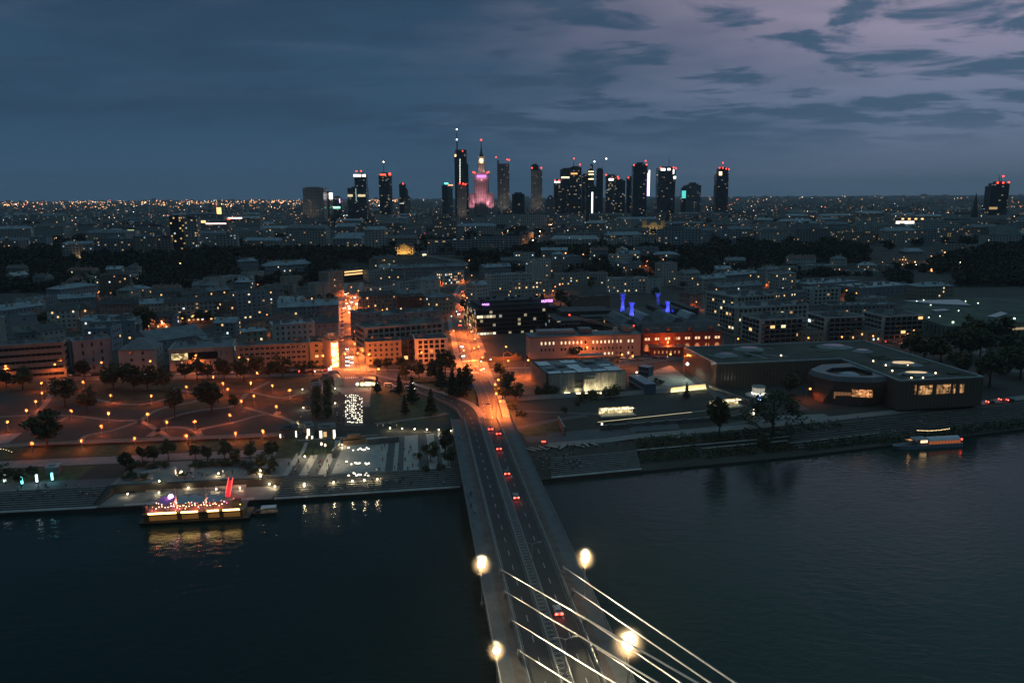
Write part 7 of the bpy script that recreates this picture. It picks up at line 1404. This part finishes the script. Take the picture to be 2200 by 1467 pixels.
for k, (a, b) in enumerate((((305, 1022), (345, 1012)), ((288, 1034), (330, 1026)))): slab('planter_wall', ('upper' if k == 0 else 'lower') + ' angled planter wall on the lower promenade', 'planter', a, b, .8, 2.2, m_conc)
x, y, g = G(8, 1012); t = thing('string_lights', 'arch of warm fairy lights above the trees by the blue light posts', 'lights', (x, y, g))
mb = MB(); mb.tube([(-4 + k * .5, 0, 8 + 1.2 * math.sin(k / 16 * math.pi)) for k in range(17)], .04); mb.build('wire', m_steel_d, t)
for k in range(9): mb = MB(); mb.ball((-4 + k, 0, 7.8 + 1.2 * math.sin(k / 8 * math.pi)), .13); mb.build('bulb', glow('fairy_bulb', (1, .7, .35), 3, False), t)
# loungers and benches on the right promenade
for k, px in enumerate(((1138, 968), (1150, 966), (1167, 965), (1185, 962), (1208, 963), (1242, 960), (1258, 957), (1274, 956), (1447, 940), (1460, 938), (1472, 936))):
    x, y, g = G(*px); t = thing('bench', 'long pale concrete bench lying askew on the right promenade', 'bench', (x, y, g + .15), (-.7, -.6, -.9, -.5, 1.1, -.55, -1.2, -.8, -.6, -.7, -.6)[k], 'askew concrete benches'); mb = MB(); mb.box(-3, 3, -.45, .45, .3, .55); mb.build('seat', m_pave_l, t); mb = MB(); mb.box(-2.6, -2, -.35, .35, 0, .3); mb.build('leg', m_conc, t); mb = MB(); mb.box(2, 2.6, -.35, .35, 0, .3); mb.build('leg', m_conc, t)
x, y, g = G(1168, 951); t = thing('marker_light', 'tiny red light on the ground of the right promenade', 'light', (x, y, g)); mb = MB(); mb.box(-.9, .9, -.2, .2, .3, .8); mb.build('lamp_body', e_red, t); mb = MB(); mb.box(-1, 1, -.3, .3, 0, .3); mb.build('foot', m_steel_d, t)
# excavator on the dark building plot
x, y, g = G(1105, 769); t = thing('excavator', 'yellow excavator with a folded arm on the dark building plot', 'excavator', (x, y, g), .4); ym = mat('digger_yellow', (.45, .25, .03), .6, .2)
mb = MB(); mb.box(-1.5, 1.5, -1.6, -.9, 0, .9); mb.box(-1.5, 1.5, .9, 1.6, 0, .9); mb.build('track', m_steel_d, t); mb = MB(); mb.box(-1.4, 1.4, -1.3, 1.3, 1, 2.2); mb.box(.1, 1.2, -1.2, 0, 2.2, 3.2); mb.build('body', ym, t); mb = MB(); mb.tube([(-1.2, 0, 2), (-4.5, 0, 4.6), (-7, 0, 3.6), (-7.6, 0, 1)], .35, 0, 6, .25); mb.build('arm', ym, t); mb = MB(); mb.box(-8.3, -7.1, -.6, .6, .2, 1.1); mb.build('bucket', m_steel_d, t)
slab('site_hoarding', 'dark hoarding along the building plot right of the crossing', 'fence', (1030, 778), (1120, 774), 2.6, .2, WALL['brown'])
slab('park_fence', 'thin dark railing along the lower edge of the park', 'fence', (60, 962), (600, 942), 1.0, .08, m_steel_d)
slab('park_bench_wall', 'small white bench box on the park path', 'bench', (590, 891), (603, 889), .9, 1.0, m_pave_l)
# ------------------------------------------------------------------ cars
def car_meshes(kind):
    prof = dict(car=[(-2.1, .35), (-2.15, .75), (-2.0, .95), (-1.5, 1.0), (-1.05, 1.42), (.35, 1.46), (1.05, 1.0), (1.9, .88), (2.15, .7), (2.15, .35)], van=[(-2.6, .35), (-2.65, 1.9), (-2.5, 2.1), (1.3, 2.1), (1.9, 1.3), (2.5, 1.1), (2.65, .8), (2.65, .35)], bus=[(-6, .35), (-6, 2.9), (-5.8, 3.1), (5.8, 3.1), (6, 2.9), (6, .35)])[kind]
    wd = dict(car=.88, van=.98, bus=1.25)[kind]; mb = MB(); n = len(prof); tw = lambda z: wd * (1 if z < 1.0 else 1 - (z - 1.0) * (.32 if kind == 'car' else .05))
    L_ = [(x, -tw(z), z) for x, z in prof]; R_ = [(x, tw(z), z) for x, z in prof]; mb.poly(L_[::-1]); mb.poly(R_)
    for i in range(n): j = (i + 1) % n; mb.poly([L_[i], L_[j], R_[j], R_[i]])
    g = MB()
    if kind == 'car':
        for s in (-1, 1): g.poly([(-1.3, s * .865, 1.02), (.85, s * .865, 1.02), (.30, s * .75, 1.38), (-.98, s * .75, 1.36)][::-s])
        g.poly([(1.0, -.78, 1.04), (1.0, .78, 1.04), (.42, .68, 1.44), (.42, -.68, 1.44)]); g.poly([(-1.48, .78, 1.04), (-1.48, -.78, 1.04), (-1.10, -.68, 1.41), (-1.10, .68, 1.41)])
    else:
        hb_ = max(z for _, z in prof)
        for s in (-1, 1): g.poly([(-.8 * prof[-1][0], s * (wd + .01), hb_ * .5), (.8 * prof[-1][0], s * (wd + .01), hb_ * .5), (.8 * prof[-1][0], s * (wd + .0), hb_ * .85), (-.8 * prof[-1][0], s * (wd + .0), hb_ * .85)][::-s])
    w = MB(); ax = dict(car=1.32, van=1.6, bus=3.6)[kind]
    w.tube([(0, -.12, 0), (0, .12, 0)], .33 if kind == 'car' else .42, 0, 12); hd = MB(); hd.box(-.06, .06, -.16, .16, -.09, .09); return mb, g, w.mesh('wheel', mat('tyre', (.02, .02, .02), .9, 0)), hd, ax, wd, prof[-1][0]
CM = {k: car_meshes(k) for k in ('car', 'van', 'bus')}; CB = {}
h_on = glow('headlight_on', (1, .92, .75), 12, False); t_on = glow('taillight_on', (1, .05, .03), 16, False); off_ = mat('lamp_off', (.3, .3, .3), .3, 0); offr = mat('rear_lamp_off', (.25, .02, .02), .3, 0)
PAINT = {k: mat('paint_' + k, c, .3, 0) for k, c in dict(white=(.6, .6, .6), silver=(.32, .34, .36), black=(.015, .016, .018), red=(.30, .02, .02), blue=(.03, .06, .18), grey=(.10, .11, .12)).items()}
GLS = {k: v[1].mesh('glass', m_glass_d) for k, v in CM.items()}; HDS = {(k, a): v[3].mesh(a, m) for k, v in CM.items() for a, m in (('headlight_on', h_on), ('headlight', off_), ('taillight_on', t_on), ('taillight', offr))}
def car(x, y, z, rz, paint, label, kind='car', head=False, tail=False, group=None, beam=0, cat=None, big=1.0):
    b, g, wm, hd, ax, wd, fr = CM[kind]; key = (kind, paint)
    if key not in CB: CB[key] = b.mesh('body', PAINT[paint])
    t = thing({'car': 'car', 'van': 'van', 'bus': 'bus'}[kind], label, cat or kind, (x, y, z), rz, group); ob('body', CB[key], t); ob('window_glass', GLS[kind], t)
    for sx in (-1, 1):
        for s in (-1, 1): ob('wheel', wm, t, (sx * ax, s * (wd - .1), .33 if kind == 'car' else .42))
    for s in (-1, 1):
        ob('headlight', HDS[kind, 'headlight_on' if head else 'headlight'], t, (fr - .03, s * (wd - .26), .72), sc=(1, 1.3 * big, 1.3 * big)); ob('taillight', HDS[kind, 'taillight_on' if tail else 'taillight'], t, (-fr + .03, s * (wd - .22), .82), sc=(1, 1.25 * big, 1.5 * big))
    if beam: lamp('headlight_beam', t, (fr + .3, 0, .8), beam, (1, .9, .7), .15, math.radians(70), (6, 0, -1))
    if tail and beam: lamp('taillight_glow', t, (-fr - .4, 0, .9), 30, (1, .06, .04), .2)
    return t
def facing(p, q): return math.atan2(q[1] - p[1], q[0] - p[0])
dirb = math.pi / 2 + BTH
for px, paint, lb in (((1198, 1316), 'silver', 'nearest car on the bridge, grey, with red tail lamps between the stays'), ((1108, 1064), 'silver', 'silver car with red tail lamps, second nearest on the bridge'), ((1088, 1012), 'grey', 'grey car with red tail lamps, third nearest on the bridge'), ((1071, 958), 'black', 'black car braking with bright red lamps, fourth nearest on the bridge'), ((1070, 925), 'red', 'dark red car at the bridge head, right lane of two'), ((1053, 915), 'grey', 'grey car at the bridge head, left lane of two')):
    x, y = U(*px, 11.5); s = (x - BO[0]) * bd[0] + (y - BO[1]) * bd[1]; car(x, y, zdeck(s) - .12, dirb, paint, lb, tail=True, beam=120, group='cars on the bridge', big=1.5)
for px, paint, lb, h_, t_, rz in (((1048, 872), 'black', 'dark car with red tail lamps just beyond the bridge head', 0, 1, 1.72), ((1034, 799), 'white', 'white car waiting at the lower crosswalk', 0, 1, 1.75), ((1026, 793), 'red', 'red car on the crossing between the crosswalks', 0, 1, 1.8), ((994, 766), 'black', 'dark car coming down the right street above the upper crosswalk', 1, 0, -1.3), ((990, 746), 'white', 'white car coming down the right street below the pines', 1, 0, -1.25),
    ((988, 700), 'grey', 'grey car in the right street between the tenements', 0, 1, 1.75), ((985, 676), 'silver', 'silver car with lit lamps high in the right street', 1, 0, -1.4), ((990, 668), 'black', 'black car with lit lamps high in the right street', 0, 1, 1.5), ((996, 628), 'red', 'car with red tail lamps at the bend of the right street', 0, 1, 1.1)):
    x, y, g = G(*px); car(x, y, g + .1, rz, paint, lb, head=bool(h_), tail=bool(t_), group='cars in the right street', beam=300 if h_ else 60, big=1.7)
k = 0
for px in ((747, 751), (747, 769), (756, 768), (747, 777), (747, 786), (756, 780), (752, 664), (757, 668), (750, 659), (756, 650), (745, 653), (743, 633), (763, 640), (752, 672), (766, 654), (741, 663)):
    x, y, g = G(*px); k += 1; car(x, y, g + .1, -math.pi / 2 + .12 + R.uniform(-.05, .05), R.choice(('white', 'grey', 'black', 'silver')), 'car with bright headlights queuing down the left street' if px[1] > 740 else 'car with headlights on in the upper left street', head=True, group='cars in the left street', beam=900 if px[1] > 740 else 500, big=1.5 if px[1] > 740 else 1.8)
for px, rz, p, lb, kd, h_ in (((803, 829 - 2), -.5, 'white', 'white car turning on the left crossing', 'car', 1), ((836, 831), -.2, 'white', 'white van parked at the taxi rank by the square', 'van', 0), ((852, 835), -.3, 'white', 'white taxi car parked right of the white van', 'car', 0), ((880, 825), -.3, 'silver', 'car with headlights on entering the ramp', 'car', 1), ((845, 842), .1, 'grey', 'grey car with bright rear window in the taxi rank', 'car', 0), ((880, 838), -.4, 'white', 'white lit minibus on the dark ramp', 'van', 1)):
    x, y, g = G(*px); car(x, y, g + .12, rz, p, lb, kd, head=bool(h_), beam=250 if h_ else 0, big=1.4)
for k in range(17): x, y, g = G(430 + k * 17, 806 - k * .35); car(x, y + 1, g + .12, R.choice((0, math.pi)) + R.uniform(-.04, .04), R.choice(('white', 'grey', 'black', 'silver', 'red', 'blue')), 'car parked along the street between park and long pinkish block', group='cars parked along the park front', tail=k in (9, 12), head=k in (14,), big=1.5)
for k in range(9): x, y, g = G(60 + k * 20, 812 - k * .3); car(x, y + 3, g + .12, R.choice((0, math.pi)), R.choice(('white', 'grey', 'black', 'silver')), 'car parked under trees at the left end of the park front', group='cars parked at the left park front')
for k in range(12): x, y, g = G(1288 + k * 17, 775 - k * 1.2 + (k % 3) * 3); car(x, y, g + .12, R.uniform(-.2, .2), R.choice(('white', 'grey', 'black', 'silver', 'blue', 'red')), 'car parked on the orange-lit lot before the long residence', group='cars parked before the long residence')
for k in range(18): px = (735 if k % 2 else 771, 738 - k * 4.2); x, y, g = G(*px); car(x, y, g + .16, -math.pi / 2 + .1, R.choice(('white', 'grey', 'black', 'silver')), 'car parked at the kerb of the left street', group='cars parked in the left street')
for k in range(10): x, y, g = G(1910 + k * 14, 737 + k * 2.2); car(x, y, g + .12, R.uniform(-.3, .1), R.choice(('white', 'grey', 'black', 'silver')), 'car parked near the shops beneath the right balcony block', group='cars parked near the right balcony block', tail=k % 4 == 0)
for px in ((2128, 866), (2155, 861), (2170, 862)): x, y, g = G(*px); car(x, y, g + .2, .3, 'grey', 'car with red tail lamps right of the science centre', tail=True, group='cars right of the science centre', big=1.5)
# ------------------------------------------------------------------ boats
def at2(px, z=0): return U(*px, z)
A, B = at2((303, 1128), .4), at2((528, 1116), .4); l = math.hypot(B[0] - A[0], B[1] - A[1]); t = thing('party_barge', 'two-deck party barge with glowing yellow bars, masts, awnings and fairy lights', 'boat', (*A, 0), math.atan2(B[1] - A[1], B[0] - A[0])); wdt = 9.5
hullm = mat('barge_hull', (.045, .035, .028), .6, .2); mb = MB(); mb.prism([(0, 0), (l, 0), (l, wdt), (0, wdt)], -.6, 1.1, 0, top=[(-.6, -.3), (l + 1.2, -.3), (l + 1.2, wdt + .3), (-.6, wdt + .3)]); mb.build('hull', hullm, t)
mb = MB(); mb.box(.8, l - 1, .8, wdt - .8, 1.1, 3.7); mb.build('lower_deck', mat('barge_wall', (.16, .09, .04), .6, .25), t); mb = MB(); mb.box(.3, l - .5, .2, wdt - .2, 3.7, 3.95); mb.build('upper_deck', mat('barge_deck', (.17, .12, .08), .7, .2), t)
yb = glow('bar_yellow', (1, .62, .18), 7)
for a, b in ((.075, .34), (.385, .545), (.635, .745), (.785, .945)):
    mb = MB(); mb.box(l * a, l * b, -.06, .14, 4.0, 4.55); mb.build('light_bar', yb, t)
    mb = MB(); mb.box(l * a, l * b, .72, .82, 1.5, 3.2); mb.build('window', glow('barge_window', (1, .46, .12), .07), t)
mb = MB(); [mb.tube([(.5, q, 4), (l - 1, q, 4)], .05) for q in (.25,)]; [mb.tube([(.5, wdt - .3, z), (l - 1, wdt - .3, z)], .05) for z in (4.5, 4.95)]; [mb.tube([(.5 + k * l / 16, wdt - .3, 3.9), (.5 + k * l / 16, wdt - .3, 5)], .05) for k in range(16)]; mb.build('railing', m_steel, t)
for k, q in enumerate((.30, .59)): mb = MB(); mb.tube([(l * q, 5.5, 3.9), (l * q, 5.5, 11.2)], .18, 0, 6, .06); mb.lathe([(.7, 6.2), (.35, 7.4), (.1, 10.6)], (l * q, 5.5), 0, 8); mb.build('mast', mat('mast_lit', (.7, .55, .42), .5, 0), t); lamp('mast_wash', t, (l * q, 4.4, 6), 90, (1, .7, .5), .2)
for (q0, q1), m in (((.33, .46), 'awning'), ((.46, .60), 'awning'), ((.62, .78), 'awning'), ((.15, .30), 'awning_violet')):
    mb = MB(); n = 8
    for i in range(n):
        for j in range(3): f = lambda i, j: (l * (q0 + (q1 - q0) * i / n), 2.2 + j * 1.7, 6.3 + .9 * abs(i / n - .5) * 2 + .2 * j); mb.poly([f(i, j), f(i + 1, j), f(i + 1, j + 1), f(i, j + 1)])
    mb.build('awning', mat('awning_grey', (.34, .33, .36), .8, .1) if m == 'awning' else mat('awning_violet', (.40, .16, .42), .8, .1), t)
mb = MB(); mb.ball((l * .24, 7, 7.4), 1.0); mb.build('violet_lamp', glow('violet_ball', (.85, .4, 1), 5), t)
for q in range(46): fx = .14 + (q % 23) / 23 * .66; mb = MB(); mb.ball((l * fx, 1.6 + (q // 23) * 3, 5.4 + .7 * abs(math.sin(q * .9))), .12); mb.build('bulb', e_warm, t)
bc = [glow('bulb_pink', (1, .25, .55), 5, False), glow('bulb_amber', (1, .5, .12), 6, False), glow('bulb_red', (1, .08, .06), 5, False)]
for q in range(44): mb = MB(); mb.ball((l * (.08 + .86 * R.random()), R.uniform(1, 8.5), R.uniform(4.6, 6.8)), R.uniform(.10, .2)); mb.build('bulb', R.choice(bc), t)
mb = MB(); mb.box(.3, 1.4, 1.5, 4, 3.95, 6.2); mb.build('deck_bar', hullm, t); mb = MB(); mb.box(l * .86, l * .93, 3, 6, 3.95, 6.2); mb.build('deck_bar', hullm, t)
for k in range(9):
    lamp('deck_glow', t, (l * (.1 + k * .1), 4, 5.6), 420, (1, .16, .14), .3) if k % 2 == 0 else None
for q in (.12, .34, .56, .70, .86): mb = MB(); mb.tube([(l * q, .1, 4), (l * q, .1, 7.6)], .05, 0, 5); mb.ball((l * q, .1, 4.9), .25); mb.build('flag_pole', m_steel, t)
A, B = G(497, 1046), at2((484, 1070), 4.5); t = thing('gangway', 'red-lit gangway bridge from the quay down to the party barge', 'gangway', (A[0], A[1], 0)); a, b = Vector((0, 0, A[2] + .2)), Vector((B[0] - A[0], B[1] - A[1] + 2.5, 4.2))
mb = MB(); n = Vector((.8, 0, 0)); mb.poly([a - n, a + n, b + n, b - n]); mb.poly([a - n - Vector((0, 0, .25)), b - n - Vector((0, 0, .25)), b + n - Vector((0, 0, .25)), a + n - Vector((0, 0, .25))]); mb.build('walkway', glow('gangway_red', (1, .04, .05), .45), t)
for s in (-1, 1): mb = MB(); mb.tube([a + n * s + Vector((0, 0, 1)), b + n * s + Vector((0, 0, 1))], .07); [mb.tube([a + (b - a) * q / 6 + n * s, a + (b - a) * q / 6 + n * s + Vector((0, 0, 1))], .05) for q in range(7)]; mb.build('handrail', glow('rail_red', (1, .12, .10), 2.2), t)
lamp('gangway_light', t, (a + b) / 2 + Vector((2.5, -1.0, 3.2)), 900, (1, .05, .05), .4)
A, B = at2((538, 1108), .3), at2((596, 1104), .3); l = math.hypot(B[0] - A[0], B[1] - A[1]); t = thing('water_tram', 'small dark boat with a white canopy moored beside the party barge', 'boat', (*A, 0), math.atan2(B[1] - A[1], B[0] - A[0])); mb = MB(); mb.prism([(0, 1.6), (1.6, .2), (l - .3, 0), (l, .6), (l, 2.8), (l - .3, 3.4), (1.6, 3.2)], -.4, .9, 0); mb.build('hull', m_steel_d, t); mb = MB(); mb.box(l * .38, l * .95, .3, 3.1, 2.5, 2.65); mb.build('canopy', fw, t); mb = MB(); [mb.tube([(l * q, yy, .9), (l * q, yy, 2.5)], .05) for q in (.4, .66, .93) for yy in (.4, 3)]; mb.build('canopy_post', m_steel, t); mb = MB(); mb.box(1.6, l * .35, .9, 2.6, .9, 1.5); mb.build('bench', WALL['dark'], t)
A, B = at2((1930, 966), .3), at2((2072, 958), .3); l = math.hypot(B[0] - A[0], B[1] - A[1]); t = thing('river_boat', 'white-roofed restaurant boat with lit cabin moored at the right bank', 'boat', (*A, 0), math.atan2(B[1] - A[1], B[0] - A[0])); m_bt = mat('boat_paint', (.20, .25, .30), .5, .1)
mb = MB(); P = [(0, 2.6), (1.5, 1.2), (5, .2), (l - 1, 0), (l, 1), (l, 4.6), (l - 1, 5.6), (5, 5.4), (1.5, 4)]; Q = [(x - (1.2 if x < 2 else 0), y) for x, y in P]; mb.prism(ccw(P), -.5, 1.5, 0, top=ccw(Q)); mb.build('hull', m_bt, t); mb = MB(); mb.prism(ccw([(x, .15 + y * .95) for x, y in P]), 1.5, 1.62, 0); mb.build('deck', m_conc_d, t)
mb = MB(); mb.box(9.5, 14.5, .8, 4.9, 1.6, 3.9); mb.build('cabin', m_bt, t); mb = MB(); mb.box(8.6, 14.8, .4, 5.3, 3.9, 4.1); mb.build('cabin_roof', MATS['container_roof'], t)
for k in range(3): mb = MB(); mb.box(10.9 + k * 1.1, 11.8 + k * 1.1, .68, .85, 2.6, 3.6); mb.build('window', glow('cabin_window', (1, .62, .28), 3.0), t)
mb = MB(); n = 8
for i in range(n): f = lambda q: (.5 + 4.7 * q / n, 3.3 + 1.1 * math.sin(math.pi * q / n)); a, b = f(i), f(i + 1); mb.poly([(14.8, *a), (l - 1.4, *a), (l - 1.4, *b), (14.8, *b)]); mb.poly([(14.8, a[0], 3.2), (14.8, a[0], a[1]), (14.8, b[0], b[1]), (14.8, b[0], 3.2)][::-1]); mb.poly([(l - 1.4, a[0], 3.2), (l - 1.4, a[0], a[1]), (l - 1.4, b[0], b[1]), (l - 1.4, b[0], 3.2)])
mb.build('awning_roof', mat('boat_awning', (.50, .50, .54), .7, .08), t); mb = MB(); mb.box(14.9, l - 1.6, .75, .9, 1.65, 3.0); mb.build('saloon', glow('saloon_glow', (1, .26, .1), .28), t); mb = MB(); [mb.tube([(15 + k * 1.5, .5, 1.5), (15 + k * 1.5, .5, 3.3)], .06) for k in range(int((l - 17) / 1.5) + 1)]; mb.build('roof_post', m_steel_d, t)
mb = MB(); mb.ball((l - .4, 1.5, 3.0), .45); mb.build('stern_lamp', e_red, t); mb = MB(); mb.prism([(5, 1.5), (8.2, 1.5), (8.2, 4), (5, 4)], 3.6, 3.7, 0, top=[(5.4, 1.8), (8, 1.8), (8, 3.7), (5.4, 3.7)]); mb.build('bow_awning', mat('bow_cloth', (.55, .35, .2), .8, .1), t); lamp('bow_light', t, (6.8, 2.5, 4.3), 60, (1, .5, .2), .2)
for k in range(26): mb = MB(); mb.ball((13 + k * .62, 6.6, 6.4 - .5 * math.sin(k / 25 * math.pi)), .15); mb.build('bulb', MATS['fairy_bulb'], t)
mb = MB(); mb.tube([(13, 6.6, 1.5), (13, 6.6, 6.5)], .08); mb.tube([(29, 6.6, 1.5), (29, 6.6, 6.5)], .08); mb.build('light_pole', m_steel_d, t)
# ------------------------------------------------------------------ people
def body(pose, seed):
    J = dict(stand=[((0, 0, .95), .15), ((0, 0, 1.25), .16), ((0, 0, 1.45), .10), ((0, .01, 1.56), .06), ((0, .02, 1.68), .105), ((0, .01, 1.76), .085), ((.19, 0, 1.40), .06), ((.25, .03, 1.12), .045), ((.26, .12, .90), .035), ((-.19, 0, 1.40), .06), ((-.25, -.02, 1.12), .045), ((-.25, .08, .90), .035), ((.10, .0, .86), .09), ((.12, .03, .48), .065), ((.12, -.02, .08), .05), ((.12, .12, .04), .04), ((-.10, 0, .86), .09), ((-.12, -.03, .48), .065), ((-.12, -.10, .08), .05), ((-.12, .04, .04), .04)],
        sit=[((0, 0, .50), .16), ((0, -.03, .80), .16), ((0, 0, 1.02), .10), ((0, .03, 1.12), .06), ((0, .05, 1.24), .105), ((0, .04, 1.32), .085), ((.19, 0, .97), .06), ((.25, .10, .72), .045), ((.16, .32, .62), .035), ((-.19, 0, .97), .06), ((-.25, .10, .72), .045), ((-.16, .32, .62), .035), ((.10, .05, .46), .095), ((.13, .44, .48), .07), ((.13, .48, .08), .05), ((.13, .60, .04), .04), ((-.10, .05, .46), .095), ((-.13, .42, .50), .07), ((-.13, .44, .08), .05), ((-.13, .56, .04), .04)])[pose]
    E = [(0, 1), (1, 2), (2, 3), (3, 4), (4, 5), (2, 6), (6, 7), (7, 8), (2, 9), (9, 10), (10, 11), (0, 12), (12, 13), (13, 14), (14, 15), (0, 16), (16, 17), (17, 18), (18, 19)]
    me = bpy.data.meshes.new('skeleton'); me.from_pydata([j[0] for j in J], E, []); o = bpy.data.objects.new('skeleton', me); COL.objects.link(o); md = o.modifiers.new('s', 'SKIN')
    for v, j in zip(me.skin_vertices[0].data, J): v.radius = (j[1], j[1])
    me.skin_vertices[0].data[0].use_root = True; bpy.context.view_layer.update()
    out = bpy.data.meshes.new_from_object(o.evaluated_get(bpy.context.evaluated_depsgraph_get())); COL.objects.unlink(o); bpy.data.objects.remove(o); return out
CLOTH = [('black', (.03, .03, .035)), ('navy', (.03, .05, .11)), ('white', (.60, .60, .58)), ('grey', (.2, .2, .21)), ('red', (.35, .04, .04)), ('pale blue', (.25, .34, .42)), ('beige', (.40, .33, .24))]
BODY = {}
for pose in ('stand', 'sit'):
    base_ = body(pose, 0)
    for i, (cn, c) in enumerate(CLOTH):
        me = base_.copy(); me.name = 'person_body'; me.materials.clear(); legs = mat('trousers_%d' % (i % 3), ((.03, .035, .05), (.10, .09, .08), (.05, .07, .12))[i % 3], .9, 0); [me.materials.append(m) for m in (mat('shirt_' + cn, c, .9, 0), legs, mat('skin', (.42, .27, .20), .6, 0), mat('hair', (.05, .035, .02), .8, 0))]
        top = 1.5 if pose == 'stand' else 1.07; wst = .92 if pose == 'stand' else .58
        for p in me.polygons: z = p.center.z; p.material_index = 3 if z > top + .24 or (z > top + .10 and p.center.y < -.02) else 2 if z > top else 0 if z > wst or (abs(p.center.x) > .2 and z > wst - .12) else 1
        BODY[pose, i] = me
def person(x, y, z, pose, i, label, rz=None, group=None): return tag(ob('person', BODY[pose, i], None, (x, y, z), R.uniform(0, 6.28) if rz is None else rz), label, 'person', group)
NP = 0
def crowd(n, quad, label, pose='stand', dz=.16, rz=None, grp=None):
    C = [G(*p) for p in quad]
    for _ in range(n):
        u, v = R.random(), R.random(); x, y = [(1 - v) * ((1 - u) * C[0][k] + u * C[1][k]) + v * ((1 - u) * C[3][k] + u * C[2][k]) for k in (0, 1)]; i = R.choice((0, 0, 1, 1, 3, 2, 2, 4, 5, 6)); person(x, y, zg(x, y) + dz, pose, i, label.format(CLOTH[i][0]), rz, (grp or label).format(CLOTH[i][0]))
crowd(52, [(1140, 985), (1238, 978), (1252, 1008), (1165, 1018)], 'person in a {} top sitting on the crowded steps right of the bridge', 'sit', .55, math.pi, 'people on the steps right of the bridge')
crowd(24, [(15, 1050), (212, 1046), (212, 1072), (15, 1078)], 'person in a {} top sitting on the left riverside steps', 'sit', .55, math.pi, 'people on the left steps'); crowd(30, [(620, 1046), (985, 1022), (985, 1040), (620, 1066)], 'person in a {} top sitting on the steps below the metro square', 'sit', .55, math.pi, 'people on the steps below the square')
crowd(26, [(620, 985), (735, 980), (735, 1030), (620, 1035)], 'person in a {} top standing on the striped square among lamp poles', grp='people on the left of the striped square'); crowd(20, [(800, 960), (930, 955), (930, 1010), (800, 1020)], 'person in a {} top walking on the right of the striped square', grp='people on the right of the striped square')
crowd(16, [(655, 850), (668, 850), (655, 935), (630, 935)], 'person in a {} top on the walk left of the planted rows', grp='people left of the planted rows'); crowd(18, [(722, 850), (740, 850), (740, 930), (722, 930)], 'person in a {} top between the planted rows and the light field', grp='people beside the light field'); crowd(12, [(770, 820), (815, 822), (810, 842), (765, 840)], 'person in a {} top near the glowing market tent', grp='people near the market tent'); crowd(12, [(750, 812), (800, 812), (800, 822), (750, 822)], 'person in a {} top crossing near the left street', grp='people at the left crossing')
crowd(14, [(300, 1022), (560, 1012), (560, 1034), (300, 1040)], 'person in a {} top strolling on the lower promenade behind the barge', grp='people on the lower promenade'); crowd(10, [(800, 915), (865, 908), (860, 922), (810, 922)], 'person in a {} top beside the lawn edge lights', grp='people beside the lawn edge'); crowd(20, [(1150, 965), (1350, 950), (1350, 958), (1150, 978)], 'person in a {} top on the right promenade near the askew benches', grp='people near the askew benches'); crowd(24, [(1760, 925), (2120, 900), (2120, 925), (1760, 950)], 'person in a {} top sitting on the dark terraces behind the river boat', 'sit', .5, math.pi, 'people on the right terraces'); crowd(26, [(1700, 905), (2150, 888), (2150, 905), (1700, 925)], 'person in a {} top on the promenade before the science centre', grp='people before the science centre'); crowd(10, [(400, 950), (640, 940), (640, 950), (400, 960)], 'person in a {} top on the walk below the park', grp='people below the park')
for px in ((986, 937), (990, 941), (1010, 1062), (1013, 1062), (1012, 1088), (1018, 1098), (1020, 1102)): x, y = U(*px, 11.2); s = (x - BO[0]) * bd[0] + (y - BO[1]) * bd[1]; i = R.choice((0, 2, 3)); person(x, y, zdeck(s) + .04, 'stand', i, 'person in a %s top walking on the left pavement of the bridge' % CLOTH[i][0], group='walkers on the bridge')
# ------------------------------------------------------------------ labels that would fall on several things: count them from the left
ORD = ['', 'first', 'second', 'third', 'fourth', 'fifth', 'sixth', 'seventh', 'eighth', 'ninth', 'tenth', 'eleventh', 'twelfth', 'thirteenth', 'fourteenth']
by = {}
for o in COL.objects:
    if o.parent is None and 'label' in o: by.setdefault(o['label'], []).append(o)
for lb, os_ in by.items():
    if 2 <= len(os_) <= 14:
        os_.sort(key=lambda o: o.location.x / max(1, o.location.y))
        for i, o in enumerate(os_):
            if len(lb.split()) + 3 <= 16: o['label'] = lb + ', ' + (ORD[i + 1] if i else 'first') + ' from left'
            elif 'group' not in o: o['group'] = lb
    elif len(os_) > 14:
        for o in os_:
            if 'group' not in o: o['group'] = lb
# ------------------------------------------------------------------ the evening air
def build_haze():
    m = bpy.data.materials.new('evening_air'); m.use_nodes = True; nt = m.node_tree; nt.nodes.clear(); o = nt.nodes.new('ShaderNodeOutputMaterial'); v = nt.nodes.new('ShaderNodeVolumePrincipled')
    v.inputs['Color'].default_value = (.78, .90, 1, 1); v.inputs['Density'].default_value = .00005; v.inputs['Anisotropy'].default_value = .2; nt.links.new(v.outputs[0], o.inputs['Volume'])
    mb = MB(); mb.box(-14600, 14600, -7500, 22500, -3, 420); h = struct(mb.build('haze', m), 'stuff')
build_haze()
